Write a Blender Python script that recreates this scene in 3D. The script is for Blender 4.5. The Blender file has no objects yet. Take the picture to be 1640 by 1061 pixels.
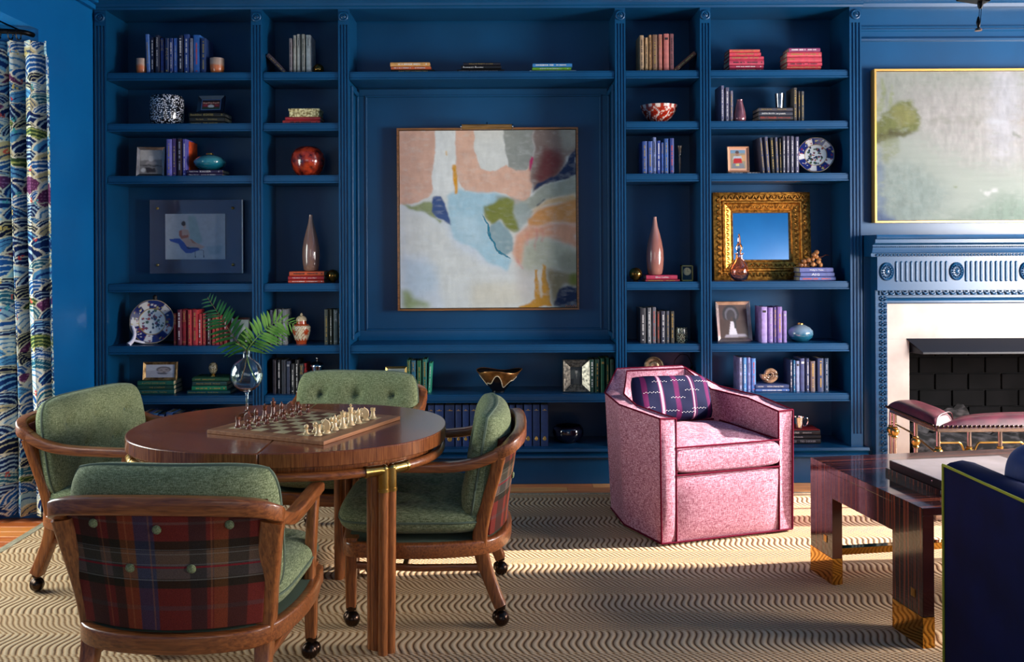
import bpy, bmesh, math, random
import numpy as np
from mathutils import Vector, Matrix
rnd = random.Random(7)
PI = math.pi
SC = bpy.context.scene
COL = SC.collection

# ------------------------------------------------------------------ camera
CAMZ = 1.464; F = 1480.0; VX = 800.0; VY = 395.0; ROLL = 0.0044
cd = bpy.data.cameras.new('camera'); cam = bpy.data.objects.new('camera', cd); COL.objects.link(cam)
cam.location = (0, 0, CAMZ); cam.rotation_euler = (PI/2, ROLL, 0)
cd.sensor_width = 36; cd.lens = F/1640*36
cd.shift_x = (820-VX)/1640; cd.shift_y = -(530.5-VY)/1640
cd.clip_start = 0.05
SC.camera = cam

# ------------------------------------------------------------------ light
SC.view_settings.view_transform = 'Standard'
SC.view_settings.look = 'None'
SC.view_settings.gamma = 1
SC.view_settings.use_curve_mapping = False
SC.view_settings.exposure = 0.32
w = bpy.data.worlds.new('world'); SC.world = w; w.use_nodes = True
wb = w.node_tree.nodes['Background']; wb.inputs[0].default_value = (0.75, 0.86, 1.0, 1); wb.inputs[1].default_value = .6
def sun(dirv, e, col, ang):
    l = bpy.data.lights.new('sun', 'SUN'); l.energy = e; l.color = col; l.angle = math.radians(ang)
    o = bpy.data.objects.new('sun', l); COL.objects.link(o)
    o.rotation_euler = Vector(dirv).to_track_quat('-Z', 'Y').to_euler(); return o
def area(loc, aim, sx, sy, e, col):
    l = bpy.data.lights.new('window_or_fill_light', 'AREA'); l.shape = 'RECTANGLE'; l.size = sx; l.size_y = sy; l.energy = e; l.color = col
    o = bpy.data.objects.new('window_or_fill_light', l); COL.objects.link(o); o.location = loc
    o.rotation_euler = (Vector(aim)-Vector(loc)).to_track_quat('-Z', 'Z').to_euler(); return o
sun((-1, -0.06, -0.46), 15.0, (1.0, 0.95, 0.90), 1.2)
area((4.95, 5.0, 1.45), (0, 5.2, 1.2), 1.1, 2.1, 60, (1, .96, .95))       # daylight in the right wall's windows
area((4.76, 3.45, 1.55), (0.2, 5.2, 1.3), 1.2, 2.1, 400, (1, .95, .93))        # soft key light at the right window, in front of an added sun-block panel
area((-3.55, 4.0, 1.45), (0, 3.6, 1.0), 1.5, 2.2, 100, (.92, 1, .93))       # bay window on the left
area((-0.6, -1.95, 1.9), (0, 4, 1.2), 2.6, 1.6, 8, (.95, .98, 1))       # unseen soft fill behind the camera, at the front wall's opening
area((4.76, -.3, 1.55), (2.6, -1.8, 1.4), 1.2, 2.0, 210, (1, .97, .95))      # lamp added to brighten the front wall that the mirror reflects

# ------------------------------------------------------------------ helpers
def lin(c):
    return tuple((x/255/12.92 if x/255 <= .04045 else ((x/255+.055)/1.055)**2.4) for x in c)
def P(px, py, Y):
    dx, dy = px-VX, py-VY
    u = dx-ROLL*dy; v = dy+ROLL*dx
    return Vector((u/F*Y, Y, CAMZ-v/F*Y))
def cross(a, b): return a.cross(b)

class MB:
    def __init__(s): s.v = []; s.f = []; s.m = []; s.c = None
    def add(s, vs, fs, mi=0, M=None):
        n = len(s.v)
        if M is not None: vs = [M @ Vector(p) for p in vs]
        s.v += [tuple(p) for p in vs]
        s.f += [tuple(i+n for i in f) for f in fs]; s.m += [mi]*len(fs); return s
    def box(s, x0, x1, y0, y1, z0, z1, mi=0, M=None):
        vs = [(x0,y0,z0),(x1,y0,z0),(x1,y1,z0),(x0,y1,z0),(x0,y0,z1),(x1,y0,z1),(x1,y1,z1),(x0,y1,z1)]
        fs = [(0,3,2,1),(4,5,6,7),(0,1,5,4),(1,2,6,5),(2,3,7,6),(3,0,4,7)]
        return s.add(vs, fs, mi, M)
    def cbox(s, c, d, mi=0, M=None):
        return s.box(c[0]-d[0]/2, c[0]+d[0]/2, c[1]-d[1]/2, c[1]+d[1]/2, c[2]-d[2]/2, c[2]+d[2]/2, mi, M)
    def lathe(s, prof, n=24, mi=0, M=None, sx=1, sy=1):
        vs = []; fs = []
        for r, z in prof:
            for i in range(n):
                a = 2*PI*i/n; vs.append((r*math.cos(a)*sx, r*math.sin(a)*sy, z))
        k = len(prof)
        for j in range(k-1):
            for i in range(n):
                i2 = (i+1) % n; fs.append((j*n+i, j*n+i2, (j+1)*n+i2, (j+1)*n+i))
        if prof[0][0] > 1e-5: fs.append(tuple(range(n-1, -1, -1)))
        if prof[-1][0] > 1e-5: fs.append(tuple((k-1)*n+i for i in range(n)))
        return s.add(vs, fs, mi, M)
    def prism(s, poly, z0, z1, mi=0, M=None):
        n = len(poly)
        vs = [(x, y, z0) for x, y in poly]+[(x, y, z1) for x, y in poly]
        fs = [tuple(range(n-1, -1, -1)), tuple(range(n, 2*n))]+[(i, (i+1) % n, n+(i+1) % n, n+i) for i in range(n)]
        return s.add(vs, fs, mi, M)
    def sweep(s, pts, sect, ref=(0,0,1), closed=False, mi=0, scale=None, M=None, caps=True):
        """sect: 2D section (a along side, b along up). ref: approximate up."""
        pts = [Vector(p) for p in pts]; n = len(pts); k = len(sect); vs = []; fs = []
        for i, p in enumerate(pts):
            if closed: t = pts[(i+1) % n]-pts[i-1]
            else: t = pts[min(i+1, n-1)]-pts[max(i-1, 0)]
            t.normalize(); r = Vector(ref[i]) if isinstance(ref, list) else Vector(ref)
            sd = t.cross(r)
            if sd.length < 1e-4: sd = t.cross(Vector((0.3, 1, 0.2)))
            sd.normalize(); up = sd.cross(t)
            sc = scale[i] if scale is not None else 1
            if not isinstance(sc, (tuple, list)): sc = (sc, sc)
            for a, b in sect: vs.append(p+sd*a*sc[0]+up*b*sc[1])
        for i in range(n if closed else n-1):
            i2 = (i+1) % n
            for j in range(k):
                j2 = (j+1) % k; fs.append((i*k+j, i*k+j2, i2*k+j2, i2*k+j))
        if not closed and caps: fs += [tuple(range(k-1, -1, -1)), tuple((n-1)*k+j for j in range(k))]
        return s.add(vs, fs, mi, M)
    def tube(s, pts, r, n=10, closed=False, mi=0, M=None):
        sc = None
        if isinstance(r, (list, tuple)): sc = list(r); rr = 1
        else: rr = r
        return s.sweep(pts, [(rr*math.cos(2*PI*i/n), rr*math.sin(2*PI*i/n)) for i in range(n)], (0.02, 0.03, 1), closed, mi, sc, M)
    def sphere(s, c, r, n=14, mi=0, M=None, sz=1):
        pr = [(max(1e-6, r*math.sin(PI*j/(n//2+1))), -r*sz*math.cos(PI*j/(n//2+1))) for j in range(n//2+2)]
        pr[0] = (1e-6, -r*sz); pr[-1] = (1e-6, r*sz)
        T = Matrix.Translation(Vector(c)); T = T if M is None else M @ T
        return s.lathe(pr, n, mi, T)
    def grid(s, fn, nu, nv, mi=0, M=None, wrapu=False):
        vs = [fn(i/nu if wrapu else i/(nu-1), j/(nv-1)) for j in range(nv) for i in range(nu)]
        fs = []
        for j in range(nv-1):
            for i in range(nu if wrapu else nu-1):
                i2 = (i+1) % nu; fs.append((j*nu+i, j*nu+i2, (j+1)*nu+i2, (j+1)*nu+i))
        return s.add(vs, fs, mi, M)
    def build(s, name, mats, parent=None, smooth=40, bevel=0, loc=None, rot=None, merge=False, sub=0, colors=None, seg=2):
        me = bpy.data.meshes.new(name); me.from_pydata(s.v, [], s.f)
        if not isinstance(mats, (list, tuple)): mats = [mats]
        for m in mats: me.materials.append(m)
        if len(mats) > 1: me.polygons.foreach_set('material_index', s.m)
        if colors is not None:
            at = me.color_attributes.new('Col', 'FLOAT_COLOR', 'POINT')
            c = np.ones((len(s.v), 4), dtype=np.float32); c[:, :3] = np.array(colors, dtype=np.float32).reshape(-1, 3)
            at.data.foreach_set('color', c.ravel())
        bm = bmesh.new(); bm.from_mesh(me)
        if merge: bmesh.ops.remove_doubles(bm, verts=bm.verts, dist=1e-5)
        bmesh.ops.recalc_face_normals(bm, faces=bm.faces)
        bm.to_mesh(me); bm.free()
        if smooth:
            me.polygons.foreach_set('use_smooth', [True]*len(me.polygons)); me.set_sharp_from_angle(angle=math.radians(smooth))
        o = bpy.data.objects.new(name, me); COL.objects.link(o)
        if parent is not None: o.parent = parent
        if loc is not None: o.location = loc
        if rot is not None: o.rotation_euler = rot
        if bevel:
            b = o.modifiers.new('bevel', 'BEVEL'); b.width = bevel; b.segments = seg; b.limit_method = 'ANGLE'; b.angle_limit = math.radians(35)
            b.harden_normals = False
        if sub:
            b = o.modifiers.new('sub', 'SUBSURF'); b.levels = sub; b.render_levels = sub
        return o

def tag(o, label=None, cat=None, group=None, kind=None):
    if label: o['label'] = label
    if cat: o['category'] = cat
    if group: o['group'] = group
    if kind: o['kind'] = kind
    return o
def thing(name, label, cat, loc=(0,0,0), rz=0, group=None, rot=None):
    o = bpy.data.objects.new(name, None); COL.objects.link(o); o.location = loc; o.empty_display_size = .05
    o.rotation_euler = rot if rot else (0, 0, rz); return tag(o, label, cat, group)
def copy_tree(o, parent=None):
    c = o.copy(); COL.objects.link(c); c.parent = parent
    for ch in list(o.children): copy_tree(ch, c)
    return c
def T(x, y, z): return Matrix.Translation((x, y, z))
def RX(a): return Matrix.Rotation(a, 4, 'X')
def RY(a): return Matrix.Rotation(a, 4, 'Y')
def RZ(a): return Matrix.Rotation(a, 4, 'Z')
def smooth_path(pts, k=6, closed=False):
    pts = [Vector(p) for p in pts]; n = len(pts); out = []
    rng = range(n) if closed else range(n-1)
    for i in rng:
        if closed: p0, p1, p2, p3 = pts[i-1], pts[i], pts[(i+1) % n], pts[(i+2) % n]
        else: p0, p1, p2, p3 = pts[max(i-1,0)], pts[i], pts[i+1], pts[min(i+2,n-1)]
        for j in range(k):
            t = j/k
            out.append(0.5*((2*p1)+(-p0+p2)*t+(2*p0-5*p1+4*p2-p3)*t*t+(-p0+3*p1-3*p2+p3)*t**3))
    if not closed: out.append(pts[-1])
    return out
def rrect(w, h, r=.25, n=3):
    r = min(w, h)*r; o = []
    for cx, cy, a0 in ((w/2-r, h/2-r, 0), (-w/2+r, h/2-r, PI/2), (-w/2+r, -h/2+r, PI), (w/2-r, -h/2+r, 1.5*PI)):
        for i in range(n+1):
            a = a0+PI/2*i/n; o.append((cx+r*math.cos(a), cy+r*math.sin(a)))
    return o

# ------------------------------------------------------------------ materials
MATS = {}
def newmat(name):
    m = bpy.data.materials.new(name); m.use_nodes = True; nt = m.node_tree
    return m, nt, nt.nodes['Principled BSDF']
def N(nt, t, **k):
    n = nt.nodes.new(t)
    for a, b in k.items(): setattr(n, a, b)
    return n
def mat(name, rgb, rough=.5, metal=0, coat=0, trans=0, ior=1.45, alpha=1, emit=0, sheen=0, spec=None):
    if name in MATS: return MATS[name]
    m, nt, b = newmat(name)
    b.inputs['Base Color'].default_value = (*lin(rgb), 1)
    b.inputs['Roughness'].default_value = rough; b.inputs['Metallic'].default_value = metal
    b.inputs['Coat Weight'].default_value = coat; b.inputs['Coat Roughness'].default_value = .08
    b.inputs['Transmission Weight'].default_value = trans; b.inputs['IOR'].default_value = ior
    b.inputs['Sheen Weight'].default_value = sheen
    if spec is not None: b.inputs['Specular IOR Level'].default_value = spec
    if emit:
        b.inputs['Emission Color'].default_value = (*lin(rgb), 1); b.inputs['Emission Strength'].default_value = emit
    MATS[name] = m; return m
def noisy(name, c1, c2, scale=(1,1,1), ns=20, rough=.5, metal=0, coat=0, bump=0, detail=6, lo=.35, hi=.65, coord='Object', bscale=None, sheen=0, rough2=None, dist=0):
    """two colours mixed by stretched noise, with optional bump"""
    if name in MATS: return MATS[name]
    m, nt, b = newmat(name)
    tc = N(nt, 'ShaderNodeTexCoord'); mp = N(nt, 'ShaderNodeMapping'); mp.inputs['Scale'].default_value = scale
    no = N(nt, 'ShaderNodeTexNoise'); no.inputs['Scale'].default_value = ns; no.inputs['Detail'].default_value = detail; no.inputs['Distortion'].default_value = dist
    cr = N(nt, 'ShaderNodeValToRGB'); cr.color_ramp.elements[0].position = lo; cr.color_ramp.elements[1].position = hi
    cr.color_ramp.elements[0].color = (*lin(c1), 1); cr.color_ramp.elements[1].color = (*lin(c2), 1)
    L = nt.links.new
    L(tc.outputs[coord], mp.inputs[0]); L(mp.outputs[0], no.inputs['Vector']); L(no.outputs['Fac'], cr.inputs[0]); L(cr.outputs[0], b.inputs['Base Color'])
    b.inputs['Roughness'].default_value = rough; b.inputs['Metallic'].default_value = metal; b.inputs['Coat Weight'].default_value = coat
    b.inputs['Coat Roughness'].default_value = .07; b.inputs['Sheen Weight'].default_value = sheen
    if bump:
        bp = N(nt, 'ShaderNodeBump'); bp.inputs['Strength'].default_value = bump; bp.inputs['Distance'].default_value = .002
        L(no.outputs['Fac'], bp.inputs['Height']); L(bp.outputs[0], b.inputs['Normal'])
    MATS[name] = m; return m
def woven(name, c1, c2, c3, sc=900, rough=.85, bump=.5, slub=.35):
    """woven cloth: warp and weft threads plus slubs, in object space (mm scale)"""
    if name in MATS: return MATS[name]
    m, nt, b = newmat(name); L = nt.links.new
    tc = N(nt, 'ShaderNodeTexCoord')
    outs = []
    for s in ((sc*.5, sc*.5, sc*.05), (sc*.05, sc*.05, sc*.5), (sc*.5, sc*.06, sc*.2)):
        mp = N(nt, 'ShaderNodeMapping'); mp.inputs['Scale'].default_value = s
        no = N(nt, 'ShaderNodeTexNoise'); no.inputs['Scale'].default_value = 1; no.inputs['Detail'].default_value = 2
        L(tc.outputs['Object'], mp.inputs[0]); L(mp.outputs[0], no.inputs['Vector']); outs.append(no)
    ad = N(nt, 'ShaderNodeMath', operation='ADD'); L(outs[0].outputs['Fac'], ad.inputs[0]); L(outs[1].outputs['Fac'], ad.inputs[1])
    a2 = N(nt, 'ShaderNodeMath', operation='ADD'); L(ad.outputs[0], a2.inputs[0]); L(outs[2].outputs['Fac'], a2.inputs[1])
    hf = N(nt, 'ShaderNodeMath', operation='MULTIPLY'); hf.inputs[1].default_value = .3333; L(a2.outputs[0], hf.inputs[0])
    cr = N(nt, 'ShaderNodeValToRGB'); e = cr.color_ramp.elements
    e[0].position = .40; e[1].position = .61; e[0].color = (*lin(c1), 1); e[1].color = (*lin(c3), 1)
    k = e.new(.5); k.color = (*lin(c2), 1)
    L(hf.outputs[0], cr.inputs[0]); L(cr.outputs[0], b.inputs['Base Color'])
    b.inputs['Roughness'].default_value = rough; b.inputs['Specular IOR Level'].default_value = .2; b.inputs['Sheen Weight'].default_value = .06
    bp = N(nt, 'ShaderNodeBump'); bp.inputs['Strength'].default_value = bump; bp.inputs['Distance'].default_value = .0015
    L(hf.outputs[0], bp.inputs['Height']); L(bp.outputs[0], b.inputs['Normal'])
    MATS[name] = m; return m
def colattr(name, rough=.6, coat=0, weave=0, metal=0):
    if name in MATS: return MATS[name]
    m, nt, b = newmat(name); a = N(nt, 'ShaderNodeAttribute'); a.attribute_name = 'Col'; L = nt.links.new
    L(a.outputs['Color'], b.inputs['Base Color']); b.inputs['Roughness'].default_value = rough; b.inputs['Coat Weight'].default_value = coat; b.inputs['Metallic'].default_value = metal
    if weave:
        b.inputs['Specular IOR Level'].default_value = .12
        tc = N(nt, 'ShaderNodeTexCoord'); no = N(nt, 'ShaderNodeTexNoise'); no.inputs['Scale'].default_value = 400
        L(tc.outputs['Object'], no.inputs['Vector'])
        bp = N(nt, 'ShaderNodeBump'); bp.inputs['Strength'].default_value = weave; bp.inputs['Distance'].default_value = .001
        L(no.outputs['Fac'], bp.inputs['Height']); L(bp.outputs[0], b.inputs['Normal'])
        mx = N(nt, 'ShaderNodeMix', data_type='RGBA', blend_type='MULTIPLY'); mx.inputs[0].default_value = .35
        cr = N(nt, 'ShaderNodeValToRGB'); cr.color_ramp.elements[0].position = .3; cr.color_ramp.elements[1].position = .7
        L(no.outputs['Fac'], cr.inputs[0]); L(a.outputs['Color'], mx.inputs[6]); L(cr.outputs[0], mx.inputs[7]); L(mx.outputs[2], b.inputs['Base Color'])
    MATS[name] = m; return m

BLUE = (16, 88, 140)
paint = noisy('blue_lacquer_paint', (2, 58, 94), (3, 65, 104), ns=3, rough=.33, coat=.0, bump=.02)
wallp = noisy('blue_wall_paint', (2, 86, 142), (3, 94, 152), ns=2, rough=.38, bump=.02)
def brushed_wood(name, c1, c2, axis='X', rough=.32, coat=.35, ns=9):
    s = {'X': (.7, 9, 9), 'Y': (9, .7, 9), 'Z': (9, 9, .7)}[axis]
    return noisy(name, c1, c2, scale=s, ns=ns, rough=rough, coat=coat, bump=.12, detail=8, lo=.3, hi=.72, dist=.6)
walnut_x = brushed_wood('walnut_grain_across', (100, 50, 22), (166, 96, 48), 'X', ns=16)
walnut_y = brushed_wood('walnut_grain_along', (100, 50, 22), (166, 96, 48), 'Y', ns=16)
walnut_z = brushed_wood('walnut_grain_upright', (104, 52, 22), (176, 104, 52), 'Z', ns=16)
walnut_top = brushed_wood('walnut_tabletop', (104, 48, 20), (146, 80, 38), 'X', rough=.2, coat=.25, ns=14)
brass = noisy('aged_brass', (170, 128, 62), (205, 168, 98), ns=12, rough=.28, metal=1, bump=.05)
gold = noisy('gilt', (120, 72, 22), (215, 150, 62), ns=60, rough=.35, metal=.85, bump=.5)
goldleaf = mat('gold_foil', (214, 172, 92), .35, .8)
bronze = mat('dark_bronze', (62, 46, 36), .25, .9)
black = mat('black_satin', (12, 12, 14), .4)
blackm = mat('black_metal', (16, 15, 16), .35, .8)
silver = mat('polished_silver', (205, 196, 190), .12, 1)
glass = mat('clear_glass', (250, 255, 253), .0, trans=1, ior=1.45)
white = mat('white_card', (222, 220, 214), .7)
green_cloth = woven('green_linen', (80, 86, 56), (114, 122, 84), (158, 164, 124), sc=1100, slub=.4)
green_pipe = mat('green_piping', (86, 98, 78), .8)
pink_cloth = woven('rose_tweed', (116, 56, 72), (178, 112, 130), (222, 176, 188), sc=1000)
wine = mat('burgundy_piping', (92, 8, 34), .8, spec=.1)
navy_velvet = noisy('navy_velvet', (4, 12, 46), (6, 18, 62), ns=6, rough=.8, sheen=.0)
navy_velvet.node_tree.nodes['Principled BSDF'].inputs['Specular IOR Level'].default_value = .12
page_m = noisy('page_edges', (170, 152, 120), (212, 196, 166), scale=(1, 1, 60), ns=12, rough=.85)
artmat = colattr('oil_paint', .55, 0, .25)
photomat = colattr('photo_print', .3)
glazed = colattr('glazed_ceramic', .15, .5)
plaidmat = colattr('wool_plaid', .9, 0, .6)

# ------------------------------------------------------------------ painting with numpy
def vnoise(X, Y, seed=0):
    g = np.random.RandomState(seed).rand(64, 64)
    xi = np.floor(X).astype(int); yi = np.floor(Y).astype(int); fx = X-xi; fy = Y-yi
    fx = fx*fx*(3-2*fx); fy = fy*fy*(3-2*fy)
    a = g[yi % 64, xi % 64]; b = g[yi % 64, (xi+1) % 64]; c = g[(yi+1) % 64, xi % 64]; d = g[(yi+1) % 64, (xi+1) % 64]
    return (a*(1-fx)+b*fx)*(1-fy)+(c*(1-fx)+d*fx)*fy
def fbm(X, Y, seed=0, o=4):
    r = 0; a = .5
    for i in range(o): r = r+a*vnoise(X*2**i, Y*2**i, seed+i); a *= .5
    return r
def inside(X, Y, poly):
    m = np.zeros(X.shape, bool); n = len(poly)
    for i in range(n):
        x1, y1 = poly[i]; x2, y2 = poly[(i+1) % n]
        if y1 == y2: continue
        c = ((y1 > Y) != (y2 > Y)) & (X < (x2-x1)*(Y-y1)/(y2-y1)+x1)
        m ^= c
    return m
def blur(m, k):
    for _ in range(k):
        p = np.pad(m, 1, mode='edge')
        m = (p[:-2, 1:-1]+p[2:, 1:-1]+p[1:-1, :-2]+p[1:-1, 2:]+2*p[1:-1, 1:-1])/6
    return m
def paint_img(nx, ny, x0, x1, y0, y1, base, layers, warp=0, wf=.02, seed=1, brush=0, bf=.05, sk=1):
    """returns (ny,nx,3) linear colours; row 0 is the top of the picture"""
    X, Y = np.meshgrid(np.linspace(x0, x1, nx), np.linspace(y0, y1, ny))
    Xw, Yw = X, Y
    if warp:
        Xw = X+(fbm(X*wf, Y*wf, seed)-.47)*warp; Yw = Y+(fbm(X*wf+9, Y*wf+5, seed+7)-.47)*warp
    img = np.ones((ny, nx, 3))*np.array(lin(base))
    for L in layers:
        col, soft, poly = L[0], L[1], L[2]
        m = inside(Xw, Yw, poly).astype(float); m = blur(m, (soft if soft < 3 else soft*soft//2)*sk) if soft else m
        op = L[3] if len(L) > 3 else 1
        m = m*op; c_ = np.array(lin(col))
        if brush:
            seed += 3; nzz = fbm(X*bf, Y*bf*2.2, seed, 5)-.47; m = np.clip(m+(m*(1-m))*nzz*9*brush, 0, 1)*np.clip(1-brush*.8*np.clip(nzz*3, 0, 1), 0, 1)
            c_ = c_*(1+brush*.9*(fbm(X*bf*1.7+4, Y*bf*.8, seed+40, 5)-.47))[..., None]
        img = img*(1-m[..., None])+c_*m[..., None]
    return img, X, Y
def ell(cx, cy, rx, ry, n=16): return [(cx+rx*math.cos(2*PI*i/n), cy+ry*math.sin(2*PI*i/n)) for i in range(n)]
def picture(name, img, wd, ht, parent, m, loc=(0,0,0), rot=None, thick=0):
    """flat painted sheet facing -Y, centred, lower edge at z=0"""
    ny, nx, _ = img.shape; mb = MB()
    mb.grid(lambda u, v: ((u-.5)*wd, 0, (1-v)*ht), nx, ny)
    return mb.build(name, m, parent, smooth=0, loc=loc, rot=rot, colors=img)
# ------------------------------------------------------------------ room shell
CEIL = 3.12; FY = 5.69; BY = 6.06; RX1 = 4.8; BKY = -1.8
def xb(px): return (px-800)/260.1
def zb(py): return 1.464-(py-395)/260.1
floor_w = brushed_wood('floor_boards', (150, 74, 30), (214, 132, 66), 'X', rough=.35, coat=.3, ns=6)
def struct(name, mb, m, **k):
    o = mb.build(name, m, **k); o['kind'] = 'structure'; return o
fl = struct('floor', MB().box(-3.9, RX1, BKY, 6.4, -.06, -.012), mat('subfloor', (90, 48, 22), .8), smooth=0)
pl_mats = [brushed_wood('floor_plank_%d' % i, a, b, 'X', rough=.32, coat=.3, ns=5+i) for i, (a, b) in enumerate([((206, 108, 44), (236, 152, 74)), ((186, 88, 34), (220, 128, 58)), ((222, 138, 64), (244, 180, 104)), ((168, 78, 30), (204, 110, 50))])]
r2 = random.Random(3)
for r in range(16):
    y0 = 4.36+r*.083; x = -3.9
    if y0+.083 > 5.70: break
    xmax = RX1 if y0 > 5.3 else -2.2
    x += -r2.random()*.9
    while x < xmax:
        L = 1.0+r2.random()*1.2; a = max(x, -3.9); b = min(x+L, xmax)
        if b > a+.05:
            MB().box(a+.001, b-.001, y0+.001, y0+.082, -.012, 0).build('floor_plank', pl_mats[r2.randrange(4)], fl, smooth=0, bevel=.0012, seg=1)
        x += L
struct('ceiling', MB().box(-3.9, RX1+.1, BKY-.1, 6.4, CEIL, CEIL+.1), wallp, smooth=0)
# left wall: pier beside the bookcase, header over the bay, bay walls with a window
mb = MB(); mb.box(-2.62, -2.5, 5.02, BY+.1, 0, CEIL); mb.box(-2.62, -2.5, BKY, 5.02, 2.655, CEIL); mb.box(-2.62, -2.5, BKY, 2.6, 0, 2.655)
struct('wall_left', mb, wallp, smooth=0)
mb = MB(); mb.box(-3.75, -2.6, BKY+.0, 5.3, 2.655, 2.75)
struct('ceiling_bay', mb, wallp, smooth=0)
mb = MB()
mb.prism([(-2.61, 5.03), (-2.51, 5.03), (-2.51, 5.06), (-3.75, 4.86), (-3.75, 4.80)][::-1], 0, 2.7)
mb.box(-3.75, -3.65, 2.4, 3.2, 0, 2.7); mb.box(-3.75, -3.65, 4.78, 4.95, 0, 2.7); mb.box(-3.75, -3.65, 3.2, 4.8, 0, .3); mb.box(-3.75, -3.65, 3.2, 4.8, 2.5, 2.7)
mb.box(-3.75, -2.6, 2.4, 2.5, 0, 2.7)
struct('wall_bay', mb, wallp, smooth=0)
def window(name, axis_x, y0, y1, z0, z1, ny, nz, m, t=.05):
    mb = MB()
    for i in range(ny+1):
        y = y0+(y1-y0)*i/ny; h = .04 if i in (0, ny) else .012; mb.box(axis_x-t/2, axis_x+t/2, y-h, y+h, z0, z1)
    for i in range(nz+1):
        z = z0+(z1-z0)*i/nz; h = .04 if i in (0, nz) else .012; mb.box(axis_x-t/2, axis_x+t/2, y0, y1, z-h, z+h)
    return struct(name, mb, m, smooth=0)
trimw = mat('window_trim_blue', (20, 84, 130), .4)
window('window_1', -3.70, 3.2, 4.8, .3, 2.5, 2, 3, trimw)
# right wall with two windows and an added third
mb = MB()
def wall_x(mb, x0, x1, ya, yb, holes):
    y = ya
    for (h0, h1, z0, z1) in holes:
        mb.box(x0, x1, y, h0, 0, CEIL); mb.box(x0, x1, h0, h1, 0, z0); mb.box(x0, x1, h0, h1, z1, CEIL); y = h1
    mb.box(x0, x1, y, yb, 0, CEIL)
wall_x(mb, RX1, RX1+.1, BKY-.1, 6.4, [(-.9, .3, .5, 2.6), (2.8, 4.1, .5, 2.6), (4.38, 5.72, .35, 2.62)])
struct('wall_right', mb, wallp, smooth=0)
window('window_2', RX1+.05, 2.8, 4.1, .5, 2.6, 2, 3, trimw)
window('added_window', RX1+.05, -.9, .3, .5, 2.6, 2, 3, trimw)  # unseen window added for the lamp that brightens the mirrored wall
window('window_3', RX1+.05, 4.38, 5.72, .35, 2.62, 1, 1, trimw)
o = MB().box(RX1+.082, RX1+.09, 2.78, 4.12, .48, 2.62).box(RX1+.082, RX1+.09, -.92, .32, .48, 2.62).build('sun_block_panel', mat('sun_block_white', (226, 222, 214), .9), None, smooth=0); o['kind'] = 'structure'  # unseen panels added outside two windows to keep the sun out
mb = MB(); mb.box(-3.9, -2.0, BKY-.1, BKY, 0, CEIL); mb.box(.8, RX1+.1, BKY-.1, BKY, 0, CEIL); mb.box(-2.0, .8, BKY-.1, BKY, 0, .9); mb.box(-2.0, .8, BKY-.1, BKY, 2.75, CEIL)
struct('wall_front', mb, wallp, smooth=0)
# wall behind the bookcase, and the chimney breast with its opening
OX0, OX1, OZ = 2.40, 4.06, 1.00
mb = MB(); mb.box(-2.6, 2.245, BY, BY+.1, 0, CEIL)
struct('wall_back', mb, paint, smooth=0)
BR = 5.74
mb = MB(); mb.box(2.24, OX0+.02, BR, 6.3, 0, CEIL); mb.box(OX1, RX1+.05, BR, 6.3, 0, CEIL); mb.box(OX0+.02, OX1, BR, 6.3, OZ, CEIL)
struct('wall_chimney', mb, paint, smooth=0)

# ------------------------------------------------------------------ built-in bookcase
bc = thing('bookcase', 'floor to ceiling built-in bookcase painted glossy deep blue with fluted pilasters', 'bookcase', (0, 5.9, 0))
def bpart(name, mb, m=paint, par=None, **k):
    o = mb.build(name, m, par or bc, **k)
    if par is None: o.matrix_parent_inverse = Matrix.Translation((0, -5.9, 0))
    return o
PIL = [(152.5, 171), (403.5, 421), (543, 560), (986.5, 1003), (1122.5, 1139.5), (1362, 1381)]
ZT = 2.93; ZB = .222
SH = {113: 2.548, 195: 2.233, 279: 1.910, 453: 1.241, 553: .857, 633: .549, 718: .222}
for a, b in PIL:
    x0, x1 = xb(a), xb(b); wd = x1-x0
    # fluted front: three round grooves cut into the face
    prof = [(x0, FY+.02)]; prof = [(x0, FY+.05), (x0, FY)]
    for g in range(3):
        cx = x0+wd*(.22+.28*g); r = wd*.095
        prof += [(cx-r, FY)]+[(cx-r*math.cos(PI*t/5), FY+r*1.3*math.sin(PI*t/5)) for t in range(1, 5)]+[(cx+r, FY)]
    prof += [(x1, FY), (x1, FY+.05)]
    mb = MB(); mb.prism(prof, .30, 2.835); mb.box(x0, x1, FY, FY+.05, 0.2, .30); mb.box(x0, x1, FY, FY+.05, 2.835, ZT+.02)
    pil = bpart('pilaster', mb, smooth=30)
    mb = MB(); M = T((x0+x1)/2, FY, 2.884) @ RX(PI/2)
    mb.lathe([(.031, 0), (.031, .008), (.027, .012), (.023, .012), (.020, .006), (.016, .006), (.013, .010), (.008, .011), (.007, .006), (.0001, .012)], 24, 0, M)
    o = mb.build('rosette', paint, pil, smooth=50)
    mb = MB(); mb.box(x0+.004, x1-.004, FY+.05, BY, 0, ZT)
    bpart('side_panel', mb, smooth=0)
mb = MB(); mb.box(xb(152), xb(1381), BY-.02, BY, 0, CEIL); bpart('back_panel', mb, smooth=0)
BAYS = [(171, 403.5), (421, 543), (560, 986.5), (1003, 1122.5), (1139.5, 1362)]
def shelf(x0, x1, zt, th=.05, proj=.0):
    mb = MB(); y = FY+.012-proj
    mb.box(x0, x1, y+.006, BY-.02, zt-th, zt); mb.box(x0, x1, y, y+.006, zt-th*.78, zt-th*.18); mb.box(x0, x1, y-.004, y+.006, zt-th, zt-th*.82)
    return bpart('shelf', mb, smooth=0, bevel=.0015, seg=1)
for i, (a, b) in enumerate(BAYS):
    for k, z in SH.items():
        if i == 2 and k in (195, 279, 453): continue
        if k == 718: continue
        shelf(xb(a)+.002, xb(b)-.002, z)
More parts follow.
